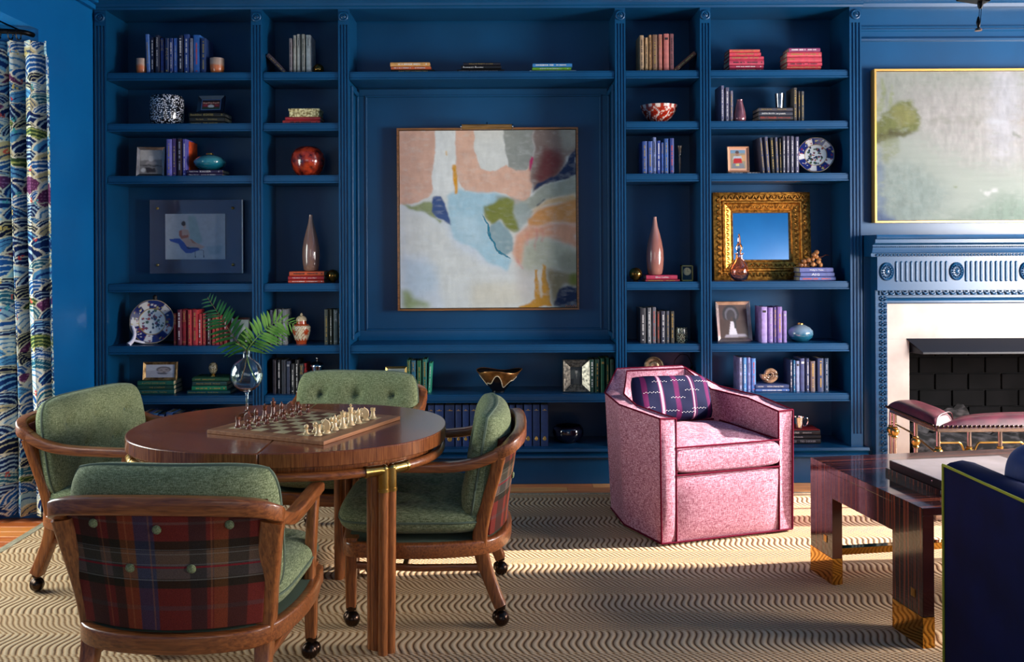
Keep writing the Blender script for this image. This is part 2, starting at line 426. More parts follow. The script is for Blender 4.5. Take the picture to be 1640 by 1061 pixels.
mb = MB(); mb.box(xb(152), xb(1381), FY+.01, BY-.02, .17, ZB); bpart('base_shelf', mb, smooth=0)
# moulded base, plinth and crown
def profile_x(prof, x0, x1):   # prof in (y, z); extruded along x
    mb = MB(); n = len(prof)
    vs = [(x0, y, z) for y, z in prof]+[(x1, y, z) for y, z in prof]
    mb.add(vs, [tuple(range(n)), tuple(range(2*n-1, n-1, -1))]+[(i, n+i, n+(i+1) % n, (i+1) % n) for i in range(n)]); return mb
bpart('base_moulding', profile_x([(FY+.0098, .2215), (FY-.03, .2215), (FY-.035, .205), (FY-.02, .196), (FY-.012, .185), (FY-.03, .178), (FY-.032, .166), (FY-.01, .16), (FY-.002, .15), (FY+.0098, .15)], xb(150), xb(1388)), smooth=25)
bpart('plinth', MB().box(xb(152), xb(1384), FY, FY+.04, 0, .155), smooth=0)
crown = [(FY+.3, ZT), (FY-.008, ZT), (FY-.012, ZT+.012), (FY-.022, ZT+.016), (FY-.024, ZT+.03), (FY-.04, ZT+.045), (FY-.075, ZT+.075), (FY-.10, ZT+.085), (FY-.10, ZT+.11), (FY-.16, CEIL), (FY+.3, CEIL)]
bpart('crown_moulding', profile_x(crown, -2.5, xb(1383)), smooth=25)
mb = MB(); mb.box(xb(171), xb(1362), FY+.05, BY, ZT+.01, ZT+.04); bpart('top_panel', mb, smooth=0)
# picture niche in the middle: panel moulding on the back and both sides, floor shelf
x0, x1 = xb(560), xb(986.5); zt, zbt = 2.498, .857
def frame_back(mb, xa, xc, za, zc, y, w=.03, d=.014):
    for (a, b, c, e) in ((xa, xc, za, za+w), (xa, xc, zc-w, zc), (xa, xa+w, za+w, zc-w), (xc-w, xc, za+w, zc-w)):
        mb.box(a, b, y-d, y, c, e)
mb = MB(); frame_back(mb, x0+.01, x1-.01, zbt+.02, zt-.005, BY-.02, .045); frame_back(mb, x0+.05, x1-.05, zbt+.06, zt-.045, BY-.02, .012, .02)
bpart('panel_moulding', mb, smooth=0, bevel=.002, seg=1)
for xx, sg in ((x0, 1), (x1, -1)):
    mb = MB(); y0, y1 = FY+.06, BY-.05
    for (ya, yb_, za, zc) in ((y0, y1, zbt+.03, zbt+.06), (y0, y1, zt-.06, zt-.03), (y0, y0+.03, zbt+.06, zt-.06), (y1-.03, y1, zbt+.06, zt-.06)):
        mb.box(min(xx, xx+sg*.014), max(xx, xx+sg*.014), ya, yb_, za, zc)
    bpart('panel_moulding', mb, smooth=0, bevel=.002, seg=1)
mb = profile_x([(BY-.02, .857), (BY-.02, .93), (BY-.035, .92), (BY-.04, .88), (BY-.05, .857)], x0, x1); bpart('niche_skirting', mb, smooth=25)

# trim on the wall over the fireplace, and along the left wall
def trim_x(name, prof, x0, x1, m=paint, **k): return struct(name, profile_x(prof, x0, x1), m, smooth=25, **k)
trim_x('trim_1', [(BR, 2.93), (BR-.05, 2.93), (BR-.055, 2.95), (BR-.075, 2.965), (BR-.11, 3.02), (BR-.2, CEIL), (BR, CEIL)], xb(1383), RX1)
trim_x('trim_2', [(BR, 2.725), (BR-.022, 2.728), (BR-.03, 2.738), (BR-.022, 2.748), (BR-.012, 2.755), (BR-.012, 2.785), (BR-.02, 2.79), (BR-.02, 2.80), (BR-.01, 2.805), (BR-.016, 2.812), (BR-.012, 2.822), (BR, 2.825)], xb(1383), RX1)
mb = MB(); mb.box(-2.5, -2.40, BKY, FY-.1, 3.03, CEIL); mb.box(-2.5, -2.44, BKY, FY-.05, 2.96, 3.03); mb.box(-2.5, -2.47, BKY, FY-.02, 2.93, 2.96)
struct('trim_3', mb, wallp, smooth=0, bevel=.004)
struct('baseboard_left', MB().box(-2.5, -2.482, 5.02, FY, 0, .155), wallp, smooth=0, bevel=.003)

# ------------------------------------------------------------------ rug
def rug_material():
    m, nt, b = newmat('sisal_wave_weave'); L = nt.links.new
    tc = N(nt, 'ShaderNodeTexCoord'); sp = N(nt, 'ShaderNodeSeparateXYZ'); L(tc.outputs['Object'], sp.inputs[0])
    def mth(op, a, b_=None, c=None):
        n = N(nt, 'ShaderNodeMath', operation=op)
        for i, q in enumerate((a, b_, c)):
            if q is None: continue
            if isinstance(q, (int, float)): n.inputs[i].default_value = q
            else: L(q, n.inputs[i])
        return n.outputs[0]
    x, y = sp.outputs[0], sp.outputs[1]
    wob = N(nt, 'ShaderNodeTexNoise'); wob.inputs['Scale'].default_value = 6; L(tc.outputs['Object'], wob.inputs['Vector'])
    rw = mth('MULTIPLY_ADD', mth('SINE', mth('MULTIPLY_ADD', y, 2*PI/.37, .6)), 1.6, .5)
    nt.nodes[-1].use_clamp = True
    yj = mth('ADD', y, mth('MULTIPLY', wob.outputs['Fac'], .02))
    xw = mth('ADD', mth('ADD', x, mth('MULTIPLY', mth('SINE', mth('MULTIPLY', yj, 2*PI/.185)), .0125)), mth('MULTIPLY', wob.outputs['Fac'], .012))
    l1 = mth('POWER', mth('MULTIPLY_ADD', mth('SINE', mth('MULTIPLY', xw, 2*PI/.027)), .5, .5), .55)
    rib = mth('MULTIPLY_ADD', mth('SINE', mth('MULTIPLY', y, 2*PI/.0105)), .12, .0)
    xd = mth('ADD', xw, mth('MULTIPLY', y, .85))
    l2 = mth('POWER', mth('MULTIPLY_ADD', mth('SINE', mth('MULTIPLY', xd, 2*PI/.0225)), .5, .5), .6)
    b2 = mth('MULTIPLY_ADD', mth('SINE', mth('MULTIPLY', mth('SUBTRACT', y, mth('MULTIPLY', x, .5)), 2*PI/.017)), .5, .5)
    d2 = mth('MULTIPLY_ADD', l2, .62, mth('MULTIPLY', b2, .38))
    mixn = N(nt, 'ShaderNodeMix', data_type='FLOAT'); L(rw, mixn.inputs[0]); L(d2, mixn.inputs[2]); L(mth('ADD', l1, rib), mixn.inputs[3])
    h = mixn.outputs[0]
    fine = N(nt, 'ShaderNodeTexNoise'); fine.inputs['Scale'].default_value = 260; fine.inputs['Detail'].default_value = 3; L(tc.outputs['Object'], fine.inputs['Vector'])
    h2 = mth('ADD', h, mth('MULTIPLY', fine.outputs['Fac'], .35))
    cr = N(nt, 'ShaderNodeValToRGB'); e = cr.color_ramp.elements
    e[0].position = .25; e[0].color = (*lin((84, 50, 26)), 1); e[1].position = 1.05; e[1].color = (*lin((208, 178, 140)), 1)
    k = e.new(.58); k.color = (*lin((168, 124, 76)), 1)
    L(h2, cr.inputs[0]); L(cr.outputs[0], b.inputs['Base Color']); b.inputs['Roughness'].default_value = .9
    bp = N(nt, 'ShaderNodeBump'); bp.inputs['Strength'].default_value = .7; bp.inputs['Distance'].default_value = .005
    L(h2, bp.inputs['Height']); L(bp.outputs[0], b.inputs['Normal'])
    return m
mb = MB(); mb.box(-2.385, 4.2, 0.3, 5.40, 0.0, .012)
rug = mb.build('area_rug', rug_material(), None, smooth=0)
tag(rug, 'large natural sisal rug woven in wavy bands covering most of the floor', 'rug')
mb = MB(); mb.box(-2.425, -2.385, .3, 5.43, 0, .014); mb.box(-2.385, 4.2, 5.40, 5.43, 0, .014)
mb.build('binding', woven('rug_binding', (120, 108, 84), (150, 138, 112), (176, 164, 140)), rug, smooth=0, bevel=.002)

# ------------------------------------------------------------------ curtain
def wave_print(ns, nz, W, H):
    """hand drawn rolling waves: overlapping hills of nested lines, drawn top row first"""
    r_ = np.random.RandomState(11); X, Z = np.meshgrid(np.linspace(0, W, ns), np.linspace(0, H, nz))
    X = X+(fbm(X*7, Z*7, 2)-.47)*.06; Zw = Z+(fbm(X*6+3, Z*6, 9)-.47)*.05
    img = np.ones((nz, ns, 3))*np.array(lin((24, 60, 112)))
    pal = [((14, 36, 84), (170, 196, 208)), ((30, 84, 146), (206, 218, 216)), ((86, 150, 190), (22, 60, 120)), ((16, 50, 104), (120, 176, 204)), ((160, 196, 206), (30, 84, 140)), ((196, 180, 136), (60, 80, 110)), ((12, 24, 56), (196, 190, 150)), ((94, 44, 84), (150, 96, 130)), ((34, 96, 120), (186, 206, 190)), ((52, 78, 50), (170, 176, 96)), ((206, 214, 208), (70, 130, 176))]
    wt = np.array([16, 20, 12, 16, 10, 7, 9, 6, 8, 2, 8.]); wt /= wt.sum()
    z = H+.05
    while z > -.25:
        x = -r_.rand()*.15
        while x < W+.15:
            R = .055+.075*r_.rand(); cz = z+(r_.rand()-.5)*.02-.02; asp = 1.25+.6*r_.rand(); d = np.hypot((X-x)/asp, (Zw-cz)*1.0)/R
            m = (d < 1) & (Z < cz+R) ; m |= (np.abs(X-x)/asp < R*.9) & (Zw < cz) & (Zw > cz-.05)
            c, l = pal[r_.choice(len(pal), p=wt)]; nb = r_.randint(3, 7); ln = ((d*nb) % 1) < (.18+.2*r_.rand())
            if c == (94, 44, 84): ln = (((X*160) % 1) < .4) & (((Z*160) % 1) < .5)
            col = np.where(ln[..., None], np.array(lin(l)), np.array(lin(c)))
            edge = (d > .93) & (d < 1); col = np.where(edge[..., None], np.array(lin((224, 218, 190))), col)
            img = np.where(m[..., None], col, img); x += R*asp*(1.1+.5*r_.rand())
        z -= .043
    for q in range(150):
        x, zz = r_.rand()*W, r_.rand()*H; c = [(204, 70, 70), (214, 190, 110), (200, 90, 80), (70, 170, 170)][r_.randint(4)]
        for p in range(5):
            a = r_.rand()*6; m = np.hypot(X-x-.012*math.cos(a), (Z-zz-.009*math.sin(a))) < .006; img = np.where(m[..., None], np.array(lin(c)), img)
    return img
def curtain():
    n = 430; nz = 560; x0, x1 = -3.05, -2.44; t = thing('curtain', 'floor length curtain printed with blue waves hanging at the bay window', 'curtain', (-2.8, 4.95, 0))
    vs = []; L = 0; prev = None; us = []; base = []
    for i in range(n):
        s = i/(n-1); f = s*6.5*2*PI
        x = x0+(x1-x0)*s+.012*math.sin(2*f); y = 4.93+.06*s+.05*math.sin(f+.6*math.sin(s*9))
        p = Vector((x, y, 0)); L += (p-prev).length if prev else 0; prev = p; base.append(p); us.append(L)
    for j in range(nz):
        v = j/(nz-1); z = .03+2.55*v; k = 1-v
        for i, p in enumerate(base):
            s = i/(n-1); amp = 1.0 if v < .97 else .7
            vs.append((p.x+.065*k*s+.01*math.sin(9*s+5*v)+2.8, (p.y-4.95+.01*math.sin(6*v+11*s)-.02*k)*amp, z))
    fs = [(j*n+i, j*n+i+1, (j+1)*n+i+1, (j+1)*n+i) for j in range(nz-1) for i in range(n-1)]
    N_ = 700; img = wave_print(N_, nz, L, 2.55); idx = np.clip((np.array(us)/L*(N_-1)).astype(int), 0, N_-1)
    me = bpy.data.meshes.new('cloth'); me.from_pydata(vs, [], fs)
    at_ = me.color_attributes.new('Col', 'FLOAT_COLOR', 'POINT'); c = np.ones((n*nz, 4), dtype=np.float32); c[:, :3] = img[:, idx].reshape(-1, 3); at_.data.foreach_set('color', c.ravel())
    me.materials.append(colattr('wave_print_cotton', .8, 0, .15)); me.polygons.foreach_set('use_smooth', [True]*len(fs))
    o = bpy.data.objects.new('cloth', me); COL.objects.link(o); o.parent = t
    return t
curtain()
rod = thing('curtain_rod', 'dark metal curtain rod with rings and curved end above the wave curtain', 'curtain rod', (-2.62, 5.05, 2.66))
M0 = T(2.62, -5.05, -2.66)
a = P(54, 46, 5.06); pts = smooth_path([(-3.4, 4.78, 2.622), (-2.9, 4.87, 2.622), (-2.62, 4.92, 2.622), (-2.55, 4.94, 2.622), (-2.525, 4.965, 2.62), (-2.52, 5.0, 2.62)], 5)
MB().tube(pts, .014, 12, M=M0).build('rod', blackm, rod)
for x in (-3.2, -3.05, -2.9, -2.76, -2.66, -2.60, -2.56):
    c = Vector((x, 4.87+(x+2.9)*.17, 2.612)); ring = [c+Vector((0, .026*math.cos(q*PI/8), .026*math.sin(q*PI/8)-.008)) for q in range(16)]
    MB().tube(ring, .004, 6, True, M=M0).build('ring', blackm, rod)

# ------------------------------------------------------------------ fireplace
fp = thing('fireplace_surround', 'carved blue mantelpiece with round rosettes and fluted frieze around pale stone', 'fireplace', (3.23, BR, 0))
I = Matrix.Translation((-3.23, -BR, 0))
def fpart(name, mb, m=paint, **k):
    o = mb.build(name, m, fp, **k); o.matrix_parent_inverse = I; return o
stone = noisy('pale_limestone', (164, 150, 140), (182, 170, 160), ns=5, rough=.55, bump=.05)
def Xf(px, Y=5.64): return (px-800)/F*Y
def Zf(py, Y=5.64): return CAMZ-(py-395)/F*Y
XE = RX1-.0
MX1 = 2*3.23-Xf(1405)
# stone slips
s0, s1 = Xf(1419, 5.68), Xf(1455, 5.68); st = Zf(489, 5.68); so = Zf(546, 5.68)
s0m, s1m = 6.46-s0, 6.46-s1
for (a, b, c, d) in ((s0, s1, 0, so), (s1m, s0m, 0, so), (s0, s0m, so, st)):
    fpart('stone_slip', MB().box(a, b, 5.675, BR+.02, c, d), stone, smooth=0, bevel=.001, seg=1)
# frieze
fz0, fz1 = Zf(463, 5.6), Zf(412, 5.6); fx0 = Xf(1405, 5.6); fx1 = 6.46-fx0
fpart('frieze', MB().box(fx0, fx1, 5.60, BR+.02, fz0-.02, fz1+.02), smooth=0)
rx = [Xf(p, 5.59) for p in (1421, 1533)]; dxr = rx[1]-rx[0]; zr = Zf(438, 5.6)
cs = [rx[0]+dxr*i for i in range(5)]
for c in cs:
    if c > fx1-.02: break
    mb = MB(); M = T(c, 5.60, zr) @ RX(PI/2)
    mb.lathe([(.042, 0), (.042, .008), (.038, .012), (.034, .008), (.012, .008), (.010, .013), (.0001, .016)], 24, 0, M, sy=1.32)
    for q in range(14):
        an = 2*PI*q/14; mb.sphere((c+.026*math.cos(an), 5.589, zr+.034*math.sin(an)), .0062, 8)
    for q in range(8):
        an = 2*PI*q/8; mb.sphere((c+.014*math.cos(an), 5.588, zr+.019*math.sin(an)), .004, 6)
    fpart('rosette', mb, smooth=50)
for i in range(4):
    for k in range(11):
        px = 1436.5+k*8.0+112*i; c = Xf(px, 5.59)
        if c > fx1-.05: continue
        mb = MB(); hh = .054
        mb.lathe([(.0095, -hh), (.0095, hh)], 10, 0, T(c, 5.602, zr)); mb.sphere((c, 5.602, zr+hh), .0095, 10); mb.sphere((c, 5.602, zr-hh), .0095, 10)
        fpart('flute', mb, smooth=60)
# architrave: carved leaf strip, then plain moulding
cz0, cz1 = Zf(476, 5.62), Zf(464, 5.62); cx0, cx1 = Xf(1408, 5.63), Xf(1420, 5.63)
def leafstrip(p0, p1, wd, n):
    mb = MB(); p0 = Vector(p0); p1 = Vector(p1); d = (p1-p0); L = d.length; d.normalize(); nrm = Vector((d.z, 0, -d.x))
    q = wd/2
    for i in range(n):
        c = p0+d*(L*(i+.5)/n); s = L/n*.5
        for sg in (1, -1):
            pts = [c-d*s*.9+nrm*sg*q*.1, c-d*s*.4+nrm*sg*q*.75, c+d*s*.3+nrm*sg*q*.8, c+d*s*.75+nrm*sg*q*.35]
            pts = [p+Vector((0, -.004-.004*(j in (1, 2)), 0)) for j, p in enumerate(pts)]
            mb.tube(pts, [q*.16, q*.26, q*.24, q*.08], 6)
        mb.sphere(c+Vector((0, -.006, 0)), q*.25, 6)
    return mb
mb = MB(); mb.box(cx0, 6.46-cx0, 5.625, BR+.02, cz0, cz1+.015)
mb.box(Xf(1401), Xf(1420), 5.635, BR+.02, 0, cz1); mb.box(6.46-Xf(1420), 6.46-Xf(1401), 5.635, BR+.02, 0, cz1)
fpart('architrave', mb, smooth=0, bevel=.002, seg=1)
carve = leafstrip((cx0+.012, 5.624, (cz0+cz1)/2), (6.46-cx0, 5.624, (cz0+cz1)/2), .045, 44)
for xx in ((Xf(1408)+Xf(1419))/2, 6.46-(Xf(1408)+Xf(1419))/2):
    c2 = leafstrip((xx, 5.634, .16), (xx, 5.634, cz0), .042, 26); carve.add(c2.v, c2.f)
fpart('carved_leaf_band', carve, smooth=60)
fpart('inner_moulding', profile_x([(BR, Zf(476)), (5.65, Zf(476)), (5.65, Zf(480)), (5.665, Zf(482)), (5.655, Zf(485)), (5.655, Zf(488)), (5.668, Zf(490)), (BR, Zf(490))], s0-.01, s0m+.01), smooth=25)
# plinth blocks and side board
for a, b in ((Xf(1399), Xf(1422)), (6.46-Xf(1422), 6.46-Xf(1399))):
    fpart('plinth_block', MB().box(a, b, 5.61, BR, 0, .17), smooth=0, bevel=.002, seg=1)
fpart('side_board', MB().box(2.245, Xf(1401), 5.70, BR+.01, 0, Zf(412)), smooth=0)
# mantel shelf built up of layers
def Zs(py, Y): return CAMZ-(py-395)/F*Y
mz = [(378, 5.50), (385, 5.50), (386, 5.53), (392, 5.53), (394, 5.55), (402, 5.57), (408, 5.57)]
prof = [(BR+.02, Zs(379, 5.52)), (5.50, Zs(379, 5.50)), (5.495, Zs(382, 5.5)), (5.50, Zs(385, 5.5)), (5.52, Zs(386.5, 5.52)), (5.52, Zs(392, 5.52)), (5.535, Zs(394, 5.535)), (5.56, Zs(395.5, 5.56)), (5.56, Zs(402, 5.56)), (5.57, Zs(408, 5.57)), (5.585, Zs(409, 5.585)), (5.585, Zs(414, 5.585)), (BR+.02, Zs(414, BR))]
fpart('mantel_shelf', profile_x(prof, 2.245, XE), smooth=25)
mb = MB(); zz = Zs(398.5, 5.55)
for i in range(230):
    x = 2.25+i*.0112
    if x > XE-.01: break
    mb.sphere((x, 5.556, zz), .0040, 6)
fpart('bead_moulding', mb, smooth=60)['kind'] = 'stuff'
mb = MB(); zz = Zs(411.5, 5.58)
for i in range(90):
    x = fx0-.01+i*.021
    if x > fx1: break
    mb.sphere((x, 5.584, zz), .0085, 8, sz=.9); mb.box(x+.0095, x+.0115, 5.578, 5.586, zz-.008, zz+.008)
fpart('egg_and_dart_moulding', mb, smooth=60)['kind'] = 'stuff'
# firebox
brickm = noisy('sooty_firebrick', (3, 3, 4), (11, 10, 12), ns=9, rough=.8, bump=.4)
brickm.node_tree.nodes['Principled BSDF'].inputs['Specular IOR Level'].default_value = .15
fb = thing('firebox', 'sooty black brick firebox with dark metal smoke hood', 'firebox', (3.23, 6.0, 0))
I2 = Matrix.Translation((-3.23, -6.0, 0))
def bpart2(name, mb, m, **k):
    o = mb.build(name, m, fb, **k); o.matrix_parent_inverse = I2; return o
FX0, FX1 = s1+.0, s1m
mb = MB(); mb.box(FX0-.12, FX0-.012, BR, 6.35, 0, .95); mb.box(FX1+.012, FX1+.12, BR, 6.35, 0, .95); mb.box(FX0-.12, FX1+.12, 6.312, 6.4, 0, .95); mb.box(FX0-.1, FX1+.1, BR+.0, 6.4, .95, 1.0); mb.box(FX0-.1, FX1+.1, BR-.06, 6.4, -.01, .02)
bpart2('lining', mb, mat('soot', (5, 5, 6), .9), smooth=0)
for r in range(8):   # bricks on the left cheek and back, laid in running bond
    z0 = .02+r*.113; off = (r % 2)*.11
    y = BR-off+.03
    while y < 6.31:
        a, b = max(y, BR+.01), min(y+.22, 6.31)
        if b-a > .03:
            for xa, xc in ((FX0-.015, FX0+.001), (FX1-.001, FX1+.015)):
                bpart2('brick', MB().box(xa, xc, a+.003, b-.003, z0+.003, z0+.11), brickm, smooth=0, bevel=.003, seg=1)
        y += .226
    x = FX0+.0-off
    while x < FX1:
        a, b = max(x, FX0), min(x+.22, FX1)
        if b-a > .03: bpart2('brick', MB().box(a+.003, b-.003, 6.298, 6.315, z0+.003, z0+.11), brickm, smooth=0, bevel=.003, seg=1)
        x += .226
hz0, hz1 = Zf(571, 5.6), Zf(545, 5.68)
hx0 = s1-.02; hx1 = s1m+.02
mb = MB()
pr = [(5.675, hz1), (5.60, hz0+.012), (5.60, hz0), (5.76, hz0), (5.76, hz1)]
xs = [(hx0, hx0+.0), (hx1, hx1)]
vs = []
for i, (yy, z) in enumerate(pr): vs.append((hx0+(.07 if yy < 5.65 else 0), yy, z))
for i, (yy, z) in enumerate(pr): vs.append((hx1-(.07 if yy < 5.65 else 0), yy, z))
mb.add(vs, [(0,1,2,3,4), (9,8,7,6,5)]+[(i, 5+i, 5+(i+1) % 5, (i+1) % 5) for i in range(5)])
bpart2('smoke_hood', mb, mat('hood_black', (22, 21, 25), .35), smooth=0, bevel=.0015, seg=1)
bpart2('hood_seam', MB().box(Xf(1519, 5.6)-.001, Xf(1519, 5.6)+.001, 5.598, 5.602, hz0, hz0+.012), black, smooth=0)
# logs and embers
barkm = noisy('charred_bark', (14, 13, 14), (84, 80, 82), ns=30, rough=.95, bump=1, lo=.45, hi=.75, scale=(.5, 1, 1))
for i, (p0, p1, r, lab) in enumerate([((2.62, 5.92, .17), (3.32, 5.96, .16), .085, 'thick charred log at the front of the fire grate'), ((2.60, 6.07, .20), (3.05, 6.06, .37), .052, 'charred log leaning up at the back left of the fire'), ((2.8, 6.222, .13), (3.65, 6.222, .18), .062, 'charred log lying behind the thick front log')]):
    n = 14; pts = [Vector(p0).lerp(Vector(p1), t/n) for t in range(n+1)]
    d = Vector(p1)-Vector(p0); mb = MB()
    mb.tube(pts, [r*(1+.08*math.sin(t*1.7+i)) for t in range(n+1)], 14)
    mb.v = [tuple(Vector(v)+Vector((0, 1, 1))*(.010*math.sin(v[0]*60+v[2]*40)+.006*math.sin(v[1]*130))) for v in mb.v]
    o = mb.build('log', barkm, None, smooth=70); c = (Vector(p0)+Vector(p1))/2
    tag(o, lab, 'log')
mb = MB(); rr = random.Random(5)
for i in range(420):
    x = 2.62+rr.random()*1.0; y = 5.79+rr.random()*.12; mb.sphere((x, y, .035+rr.random()*.02), .008+rr.random()*.008, 5)
o = mb.build('lava_granules', noisy('ember_rock', (30, 24, 18), (150, 110, 66), ns=60, rough=.9), None, smooth=0); tag(o, 'bed of small brown ember granules in front of the logs', 'embers', kind='stuff')
mb = MB(); mb.box(2.6, 3.86, 5.78, 5.80, .02, .06); mb.box(2.6, 3.86, 5.78, 6.15, .02, .03)
for k in range(9): mb.box(2.62+k*.15, 2.632+k*.15, 5.80, 6.12, .03, .085)
o = mb.build('fire_grate', blackm, None, smooth=0); tag(o, 'black metal grate carrying the logs in the fireplace', 'grate')

# club fender
fd = thing('club_fender', 'fireside fender bench with oxblood leather top on slim polished rods', 'fender', (3.23, 4.95, 0))
I3 = Matrix.Translation((-3.23, -4.95, 0))
leather = noisy('oxblood_leather', (56, 10, 22), (84, 22, 36), ns=14, rough=.42, coat=.08, bump=.1)
def dpart(name, mb, m, **k):
    o = mb.build(name, m, fd, **k); o.matrix_parent_inverse = I3; return o
LX, LYn, LYf, RX_ = 2.28, 4.84, 5.46, 4.18; W = .18; z0 = .500; z1 = .565
def pad(p, q, r, s):   # four corners in order; padded top
    mb = MB(); c = [Vector(a) for a in (p, q, r, s)]
    def fn(u, v):
        e = (max(0, 1-abs(2*u-1)**5)*max(0, 1-abs(2*v-1)**3.2))**.42
        b = c[0].lerp(c[1], u).lerp(c[3].lerp(c[2], u), v); return (b.x, b.y, z0+(z1-z0)*e)
    mb.grid(fn, 26, 16); mb.add([(a.x, a.y, z0) for a in c], [(3, 2, 1, 0)]); return mb
dpart('leather_seat', pad((LX, LYf), (LX, LYn), (LX+W, LYn+W), (LX+W, LYf)), leather, smooth=70)
dpart('leather_seat', pad((LX, LYn), (RX_, LYn), (RX_-W, LYn+W), (LX+W, LYn+W)), leather, smooth=70)
dpart('leather_seat', pad((RX_, LYn), (RX_, LYf), (RX_-W, LYf), (RX_-W, LYn+W)), leather, smooth=70)
for (x, y, sx) in ((LX, LYn, 1), (RX_, LYn, -1)):
    pts = [(x+sx*W*t, y+W*t, z0+.004+(z1-z0)*max(0, 1-abs(2*t-1)**3.2)**.42*.93) for t in [i/12 for i in range(13)]]
    dpart('seam_piping', MB().tube(pts, .0028, 6), leather)
mb = MB()
n = 78
for i in range(n): mb.sphere((LX+(RX_-LX)*(i+.5)/n, LYn-.002, z0+.010), .0075, 7)
for i in range(30): mb.sphere((LX-.002, LYn+(LYf-LYn)*(i+.5)/30, z0+.010), .0075, 7)
dpart('nail_heads', mb, bronze, smooth=60)['kind'] = 'stuff'
steel = noisy('polished_nickel_rose', (150, 128, 120), (196, 176, 166), ns=4, rough=.22, metal=.9)
mb = MB(); mb.box(LX+.015, RX_-.015, LYn+.01, LYn+.04, z0-.022, z0-.001); mb.box(LX+.01, LX+.04, LYn+.04, LYf-.02, z0-.022, z0-.001); mb.box(RX_-.04, RX_-.01, LYn+.04, LYf-.02, z0-.022, z0-.001)
dpart('top_rail', mb, steel, smooth=0, bevel=.002, seg=1)
mb = MB(); mb.box(LX+.0, RX_, LYn, LYn+.05, .0145, .05); mb.box(LX, LX+.05, LYn+.05, LYf-.02, .0145, .05); mb.box(RX_-.05, RX_, LYn+.05, LYf-.02, .0145, .05)
dpart('base_rail', mb, steel, smooth=0, bevel=.006)
posts = [(LX+.025, y) for y in (5.45, 5.40, 5.13)]+[(LX+.025+i*.163, LYn+.025) for i in range(12)]
for x, y in posts:
    o = dpart('upright', MB().lathe([(.0115, .05), (.0115, z0-.02)], 12, 0, T(x, y, 0)), steel, smooth=60)
    mb = MB(); mb.lathe([(.012, .335), (.018, .342), (.014, .350), (.023, .362), (.026, .372), (.022, .384), (.014, .390), (.017, .396), (.012, .402)], 14, 0, T(x, y, 0))
    mb.build('brass_collar', brass, o, smooth=60).matrix_parent_inverse = Matrix.Identity(4)
for i in range(11):
    x0_, x1_ = LX+.025+i*.163, LX+.025+(i+1)*.163; y = LYn+.025
    mb = MB(); mb.tube(smooth_path([(x0_, y, .36), (x0_+.02, y, .36), (x0_+.045, y, .415), (x0_+.08, y, .42), (x1_, y, .42)] if i % 2 else [(x0_, y, .42), (x1_-.08, y, .42), (x1_-.045, y, .415), (x1_-.02, y, .36), (x1_, y, .36)], 4), .005, 6)
    dpart('brass_scroll', mb, brass)
dpart('brass_scroll', MB().tube([(LX+.025, 5.45, .42), (LX+.025, 5.2, .41), (LX+.025, 4.95, .37), (LX+.025, 4.87, .36)], .005, 6), brass)
# red tulip on the fender
tu = thing('tulip', 'red tulip bloom lying on the leather fender', 'flower', (3.02, 4.95, z1+.02))
redp = noisy('tulip_petal', (150, 20, 34), (214, 60, 66), ns=8, rough=.5)
for k in range(6):
    a = k*PI/3; mb = MB()
    def fn(u, v, a=a):
        w_ = .030*math.sin(PI*min(.98, v*.85+.08)); an = a+(u-.5)*1.1; r = .012+.022*math.sin(PI*min(1, v*.9)); return (-.055+v*.11 - .0, r*math.cos(an), r*math.sin(an)+.012)
    mb.grid(fn, 6, 8); mb.build('petal', redp, tu, smooth=70)
MB().tube([(.05, 0, .012), (.2, .03, .0), (.32, .05, -.004)], .004, 6).build('stem', mat('stem_green', (70, 110, 50), .6), tu)
# ------------------------------------------------------------------ books
ORD = ['first', 'second', 'third', 'fourth', 'fifth', 'sixth', 'seventh', 'eighth', 'ninth', 'tenth', 'eleventh', 'twelfth', 'thirteenth', 'fourteenth', 'fifteenth', 'sixteenth']
BKF = 5.765; SB = F/BKF      # plane of the book spines and its scale in px per metre
def bx(px): return (px-VX)/SB
def shz(k): return SH[k]
def cname(c):
    r, g, b = c; mx, mn = max(c), min(c)
    if mx-mn < 26: return 'black' if mx < 48 else 'charcoal' if mx < 85 else 'grey' if mx < 165 else 'cream'
    if r >= g and r >= b:
        if b > g*1.15 and b > 70: return 'plum' if mx < 120 else 'mauve'
        if g > r*.62: return 'brown' if mx < 140 else 'tan'
        if g > r*.42 and b < g*.75: return 'rust' if mx < 190 else 'orange'
        return 'dark maroon' if mx < 95 else 'crimson' if mx < 170 else 'coral red'
    if g >= r and g >= b: return 'dark green' if mx < 75 else 'green' if b < g*.85 else 'teal'
    if r > g*1.12: return 'dark purple' if mx < 100 else 'violet' if mx < 175 else 'lilac'
    return 'navy' if mx < 75 else 'dark blue' if mx < 105 else 'mid blue' if mx < 160 else 'bright blue' if r < 90 else 'pale blue'
BM = {}
def bmat(c):
    if c not in BM:
        d = tuple(max(0, int(v*.82)) for v in c)
        BM[c] = noisy('book_cloth_%d_%d_%d' % c, d, c, ns=30, rough=.55, bump=.1)
    return BM[c]
foils = {'gold': goldleaf, 'white': mat('foil_white', (214, 210, 204), .5), 'silver': mat('foil_silver', (170, 170, 176), .4, .5), 'red': mat('foil_red', (190, 70, 50), .5), 'dark': mat('foil_dark', (40, 30, 30), .5)}
